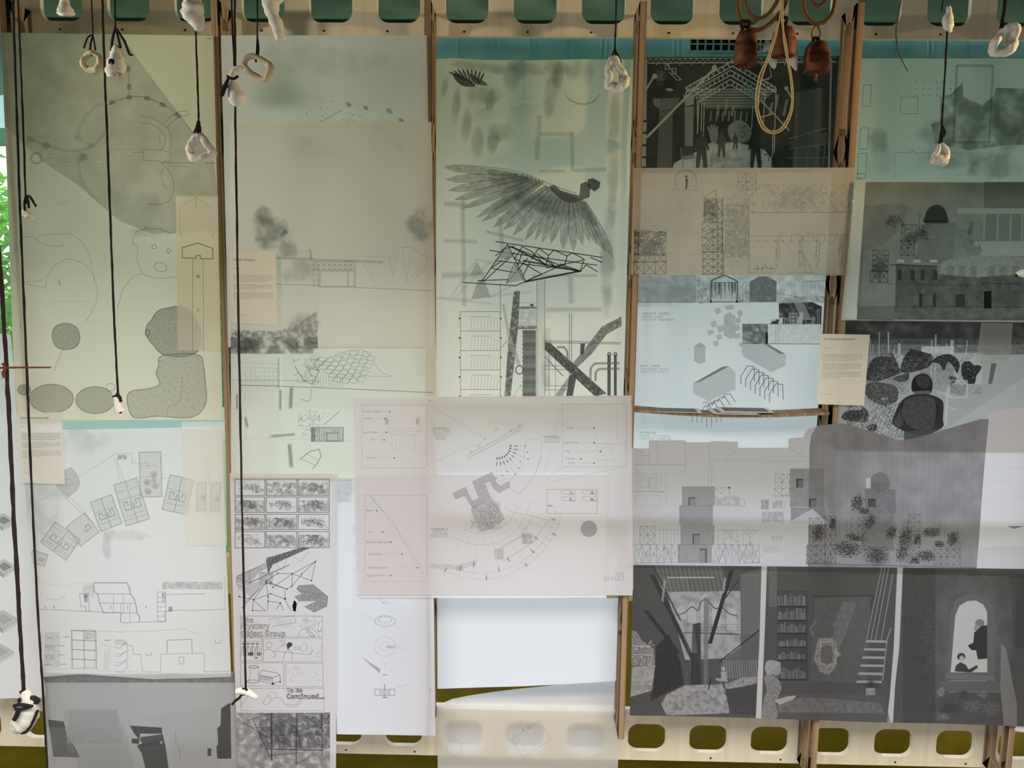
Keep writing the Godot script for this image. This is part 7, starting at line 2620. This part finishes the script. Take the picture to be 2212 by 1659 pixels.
func hangings():
	# far left: two long thin cords, the rope with the wrapped stone and the twig
	cord("long dark cord hanging past the house plan sheet down to the grey collage", [28, 0, 36, 250, 45, 500, 58, 800, 68, 1050, 82, 1330, 92, 1480, 104, 1690], 0.30, 2.6, M.cord)
	var c := cord("dark cord ending in a small white shard before the bear drawing", [39, 0, 48, 220, 56, 440], 0.26, 2.1, M.cord, [[57, 425, 54, 440, 55, 455], [58, 425, 62, 436, 63, 450], [59, 424, 66, 425, 74, 438, 79, 446]])
	var s := lump_cast("small white shard of plaster tied to a short cord", [50, 452, 56, 460, 64, 468, 71, 473], [3, 9, 9, 3], 0.26, M.plaster, 0.9)
	cord("thick brown rope hanging down to the wrapped stone", [10, 720, 20, 900, 30, 1120, 40, 1300, 52, 1500], 0.34, 4.6, M.rope, [[48, 1490, 58, 1512, 50, 1538], [42, 1512, 62, 1506, 84, 1512, 60, 1520, 42, 1518]])
	s = lump_cast("white plaster stone wrapped in dark cord before the bottom beam", [52, 1492, 62, 1515, 60, 1540, 46, 1562, 32, 1576], [8, 17, 26, 25, 13], 0.34, M.plaster, 0.35, "wrapped_stone")
	part_tube(s, "wrapping", [44, 1513, 60, 1510, 82, 1514], 4.0, 0.34, M.cord, 0.028)
	part_tube(s, "wrapping", [46, 1519, 62, 1520, 84, 1513], 3.2, 0.34, M.cord, 0.028)
	part_tube(s, "wrapping", [56, 1518, 54, 1530, 48, 1540], 5.0, 0.34, M.cord, 0.034, 0.5)
	part_tube(s, "wrapping", [87, 1530, 78, 1552, 64, 1574, 52, 1578], 3.4, 0.34, M.cord, 0.012)
	var tw := root("twig", at(13, 793, 0.35))
	tag(tw, "thin brown twig tied crosswise to the rope", "twig")
	part_tube(tw, "stick", [-60, 796, 0, 794, 60, 793, 114, 793], [2.4, 2.2, 2.0, 1.6], 0.35, M.twig, 0.008)
	part_tube(tw, "binding", [13, 783, 17, 793, 14, 805, 16, 815], 3.4, 0.35, M.twig, 0.012, 0.6)

	# top left group
	s = lump_cast("white bell-shaped plaster cast cut off by the top edge", [138, -12, 139, 6, 141, 20, 142, 31], [7, 10, 16, 17], 0.45, M.plaster, 0.4)
	cord("thin cord holding a buff ring before the grey teapot sheet", [198, 0, 200, 60, 201, 80], 0.18, 1.5, M.cord, [[201, 78, 197, 95, 195, 115, 199, 121], [202, 80, 205, 95, 207, 109], [200, 76, 190, 82, 182, 105]])
	loop_cast("thin buff plaster ring hanging before the grey teapot sheet", [186, 122, 200, 115, 212, 122, 217, 138, 210, 150, 192, 150, 181, 138], [6, 5, 6, 7, 8, 7, 6], 0.18, M.buff)
	cord("dark cord knotted to a spiky white cast with a dark hole", [248, 0, 249, 40, 250, 62], 0.36, 2.0, M.cord, [[250, 60, 244, 85, 241, 110], [251, 62, 257, 85, 261, 104], [252, 63, 270, 90, 280, 116, 287, 119]])
	s = lump_cast("spiky white plaster cast with a dark hole and a buff foot", [248, 95, 252, 112, 253, 135, 251, 152, 252, 166], [2, 12, 18, 19, 15], 0.36, M.plaster, 0.5)
	obj("hole", lathe([[0.0, 0.0], [0.006, 0.0], [0.0075, -0.002]], 14), M.dark, s).transform = Transform3D(Basis.from_euler(Vector3(PI / 2, 0, 0)), at(249, 138, 0.36) - s.position + Vector3(0, 0, 0.0205))  # dark disc on the surface, painted shade in place of a hollow
	part_tube(s, "foot", [236, 154, 250, 160, 267, 166], [5, 8, 5], 0.36, M.buff, 0.008, 0.4)
	cord("dark cord holding the white cone before the bear's paw", [221, 0, 227, 180, 233, 330, 240, 520, 247, 700, 255, 852], 0.32, 2.5, M.cord, [[245, 856, 255, 855, 262, 860], [252, 850, 258, 856, 262, 868]])
	s = lump_cast("small white plaster cone tied over the bear's paw", [246, 850, 251, 862, 255, 878, 259, 890], [4, 6, 10, 11], 0.32, M.plaster, 0.3)
	part_tube(s, "tie", [258, 888, 262, 892], 3.0, 0.32, M.cord, 0.0)
	cord("dark cord holding a triangular white loop at the teapot sheet's edge", [419, 2, 423, 70, 427, 190, 429, 262], 0.24, 2.0, M.cord, [[429, 262, 427, 275, 428, 290], [430, 262, 433, 280, 432, 298], [428, 270, 420, 288]])
	s = lump_cast("skull-like white plaster cast at the top of its cord", [418, -8, 416, 8, 418, 28, 426, 48, 432, 66], [13, 21, 22, 15, 7], 0.24, M.plaster, 0.45)
	loop_cast("triangular white plaster loop with a wide opening", [432, 297, 447, 310, 457, 330, 444, 341, 424, 343, 410, 332, 414, 312], [9, 8, 9, 9, 9, 8, 8], 0.24, M.plaster, 0.5)

	# second upright: bird-like cast, buff ring, bone
	cord("pair strand of dark cord down to the bird-like white cast", [500, 0, 503, 80, 506, 142], 0.40, 1.9, M.cord)
	cord("long dark cord running from the bird-like cast down the comic strip", [507, 0, 508, 140, 508, 232, 513, 560, 519, 900, 525, 1200, 531, 1490], 0.38, 2.4, M.cord, [[524, 1486, 534, 1490, 526, 1500], [526, 1494, 518, 1506, 510, 1512, 502, 1521]])
	s = lump_cast("bird-like white plaster cast with a round body and hooked neck", [528, 152, 514, 148, 503, 158, 503, 175, 506, 195, 512, 212, 514, 229], [5, 6, 7, 8, 14, 19, 9], 0.40, M.plaster, 0.15)
	part_tube(s, "collar", [496, 168, 508, 174, 520, 168], 2.8, 0.40, M.cord, 0.016)
	part_tube(s, "tassel", [498, 172, 490, 190, 482, 209], [2.5, 5, 5], 0.40, M.cord, 0.012, 0.5)
	lump_cast("short white plaster rod tied at the foot of the comic strip", [510, 1494, 525, 1492, 540, 1498, 555, 1508], [6, 8, 8, 5], 0.38, M.plaster, 0.25)
	cord("thin dark cord holding the buff six-sided ring", [556, 0, 556, 80, 553, 135], 0.22, 1.6, M.cord, [[557, 82, 556, 105, 553, 134], [557, 82, 559, 105, 558, 124]])
	loop_cast("buff six-sided plaster ring turned a little aside", [537, 123, 556, 124, 574, 136, 584, 148, 574, 172, 553, 164, 536, 152, 527, 138], [6, 5, 8, 9, 6, 6, 6, 6], 0.22, M.buff, 0.3)
	s = lump_cast("long white bone-like plaster cast cut off by the top edge", [602, -15, 585, 5, 590, 35, 599, 58, 607, 86], [16, 18, 13, 13, 9], 0.42, M.plaster, 0.35, "plaster_bone")

	# knot ring between wing and stage
	cord("dark cord holding the knotted cream ring at the wing sheet's corner", [1331, 0, 1330, 60, 1328, 110], 0.24, 1.9, M.cord, [[1328, 108, 1324, 120, 1323, 132], [1329, 108, 1332, 125, 1333, 143], [1329, 110, 1337, 125, 1341, 137]])
	loop_cast("knotted cream plaster ring at the wing sheet's corner", [1326, 128, 1337, 147, 1347, 162, 1347, 180, 1332, 190, 1315, 184, 1317, 166, 1314, 148], [8, 7, 9, 10, 9, 9, 7, 8], 0.24, M.plaster, 0.6)

	bells()

	# right group
	cord("dark cord from the small white cast down to the square-footed loop", [2046, 66, 2040, 180, 2034, 275, 2031, 312], 0.30, 2.1, M.cord, [[2035, 272, 2040, 286, 2036, 296], [2034, 276, 2028, 312], [2036, 276, 2032, 318]], "", false)
	cord("dark cord above the small white cast by the last top hole", [2041, -30, 2037, 4, 2034, 24], 0.30, 1.9, M.cord)
	lump_cast("small white plaster cast where two cords meet by the last top hole", [2049, 14, 2050, 28, 2047, 44, 2049, 58, 2053, 70], [4, 6, 12, 10, 4], 0.30, M.plaster, 0.5)
	s = loop_cast("square-footed cream plaster loop at the end of its cord", [2031, 312, 2041, 322, 2047, 336, 2040, 342, 2029, 343, 2020, 338, 2025, 324], [4, 5, 6, 6, 7, 6, 5], 0.30, M.plaster, 0.35)
	part_tube(s, "foot", [2012, 352, 2020, 347, 2034, 347, 2044, 354], [5, 10, 10, 6], 0.30, M.plaster, 0.0, 0.3)
	part_tube(s, "foot", [2014, 344, 2030, 346, 2045, 344], [8, 11, 9], 0.30, M.plaster, 0.0, 0.3)
	cord("thick dark cord holding the bright jaw-shaped cast", [2176, -30, 2170, 20, 2163, 62], 0.5, 4.0, M.cord)
	loop_cast("bright jaw-shaped plaster loop on a thick cord", [2175, 62, 2189, 60, 2188, 85, 2181, 106, 2164, 114, 2146, 110, 2148, 92, 2162, 78], [9, 9, 12, 11, 8, 8, 8, 8], 0.5, M.plaster, 0.4)
	cord("short dark cord end at the picture's edge before the town drawing", [2250, 560, 2215, 582, 2194, 596], 0.34, 3.0, M.cord, [], "", false)
	lump_cast("cream plaster piece at the picture's edge before the town drawing", [2196, 592, 2208, 590, 2225, 592, 2240, 600], [3, 9, 12, 10], 0.34, M.plaster, 0.3)
	var w := root("loose_wire", at(1925, -20, -0.05))
	tag(w, "thin grey wire hanging loose before the pale wash sheet", "wire")
	part_tube(w, "wire", [1928, -20, 1918, 35, 1911, 80, 1914, 120, 1922, 142, 1935, 168], [1.8, 1.8, 1.8, 1.6, 1.3, 0.8], 0.02, mat(Color(0.30, 0.34, 0.30), 0.8), 0.07)


func bells():
	var z := 0.42
	# three rusty iron bells
	bell("rusty iron bell with an oval ring over the stage picture's left brace", 1610, 70, 142, 23.5, z, M.rust, [1604, 76, 1606, 68, 1612, 64, 1620, 67, 1622, 78], M.iron, 8, "thick")
	bell("rusty iron bell hung highest before the white claws", 1691, 62, 122, 24.5, z + 0.05, M.rust, [1683, 62, 1684, 48, 1692, 44, 1698, 50, 1698, 62], M.iron, 0, "thick")
	bell("rusty iron bell on a thin brass ring over the stage curtain", 1763, 94, 157, 26, z, M.rust, [1753, 92, 1752, 82, 1762, 76, 1772, 82, 1771, 92], M.iron, 16, "thin")
	# claws behind the middle bell
	var cl := root("plaster_claws", at(1690, 118, z))
	tag(cl, "white plaster claws spread behind the middle bell", "plaster cast")
	for e in [[[1664, 88, 1657, 100, 1650, 108], [9, 7, 1]], [[1668, 118, 1674, 134, 1676, 146], [9, 8, 1]], [[1706, 80, 1716, 100, 1722, 114], [10, 9, 1]], [[1704, 112, 1716, 125, 1724, 150], [11, 11, 1]], [[1664, 90, 1690, 112, 1712, 108], [10, 12, 10]]]:
		part_tube(cl, "claw", e[0], e[1], z, M.plaster, -0.012, 0.25)
	# coils of brown rope above
	for e in [["brown rope loop holding the bell over the left brace", [1592, -30, 1594, 15, 1603, 45, 1620, 62, 1640, 64, 1662, 52, 1680, 34, 1695, 10, 1703, -30], 4.6, z - 0.02], ["inner brown rope loop beside the middle bell", [1606, -30, 1612, 10, 1622, 32, 1638, 40, 1655, 34, 1670, 18, 1682, -5, 1688, -30], 4.2, z + 0.02], ["brown rope loop holding the bell over the stage curtain", [1733, -30, 1736, 15, 1745, 38, 1764, 51, 1785, 44, 1800, 22, 1807, -30], 4.2, z - 0.01], ["inner brown rope loop over the stage curtain", [1747, -30, 1753, 0, 1765, 12, 1778, 8, 1788, -8, 1792, -30], 4.2, z + 0.03]]:
		var r := root("rope_loop", at(e[1][0], e[1][1], e[3]))
		tag(r, e[0], "rope")
		part_tube(r, "strand", e[1], e[2], e[3], M.hemp, 0.0, 0.35)
		for k in [0, e[1].size() - 2]:
			var a := at(e[1][k], e[1][k + 1], e[3])
			obj("strand", tube([a - r.position, Vector3(a.x, 2.78, a.z) - r.position], e[2] * px(e[3]), 8, false, 0.0), M.hemp, r)
	# pale twine loop hanging low
	var t := root("twine_loop", at(1688, 0, z + 0.1))
	tag(t, "pale twine loop hanging down over the stage picture", "twine")
	for e in [[1690, -30, 1686, 30, 1675, 70, 1660, 120, 1642, 160, 1634, 200, 1634, 240, 1646, 275, 1668, 288, 1690, 280, 1706, 255, 1713, 220, 1710, 170, 1702, 125, 1696, 85, 1688, 40, 1686, -30], [1693, -30, 1684, 40, 1668, 105, 1648, 158, 1638, 205, 1638, 240, 1650, 272, 1668, 284, 1688, 276, 1703, 252, 1711, 220, 1708, 172, 1699, 120, 1692, 70, 1690, -30]]:
		part_tube(t, "strand", e, 1.6, z + 0.1, M.twine, 0.0, 0.3)
	for e in [[1690, -30], [1688, -30]]:
		var a := at(e[0], e[1], z + 0.1)
		obj("strand", tube([a - t.position, Vector3(a.x, 2.78, a.z) - t.position], 2.0 * px(z + 0.1), 6), M.twine, t)
	part_tube(t, "strand", [1642, 253, 1655, 250, 1668, 246], 1.0, z + 0.1, M.twine)


func bell(label: String, x: float, y0: float, y1: float, r: float, z: float, m: Material, ring: Array, rm: Material, clapper: float, kind: String):
	var k := px(z)
	var h := (y1 - y0) * k
	var o := root("iron_bell", at(x, y1, z))
	tag(o, label, "bell")
	var R := r * k
	var body := lathe([[0.0, h], [R * 0.25, h * 0.995], [R * 0.62, h * 0.93], [R * 0.86, h * 0.78], [R * 0.95, h * 0.62], [R * 0.93, h * 0.60], [R, h * 0.56], [R * 1.0, h * 0.25], [R * 0.98, h * 0.1], [R * 0.96, 0.0], [R * 0.86, 0.0], [R * 0.84, h * 0.3], [R * 0.7, h * 0.75], [0.0, h * 0.9]], 32, 0.05)
	obj("bell_body", body, m, o)
	part_tube(o, "lug", [x - 8, y0 + 6, x - 6, y0 - 8, x, y0 - 12, x + 6, y0 - 8, x + 8, y0 + 6], 3.4, z, rm, 0.0, 0.2)
	part_tube(o, "ring", [x - 6, y0 - 6, x - 9, y0 - 22, x + 1, y0 - 40 if kind == "thin" else y0 - 24, x + 9, y0 - 22, x + 6, y0 - 6], 2.0 if kind == "thin" else 3.6, z, M.brass if kind == "thin" else rm, 0.0, 0.1)
	obj("clapper", tube([Vector3(0, h * 0.8, 0), Vector3(0, 0, 0), Vector3(0, -maxf(clapper, 2.0) * k, 0)], [1.6 * k, 2.6 * k, 3.2 * k], 8), m if kind == "thick" else M.brass, o)
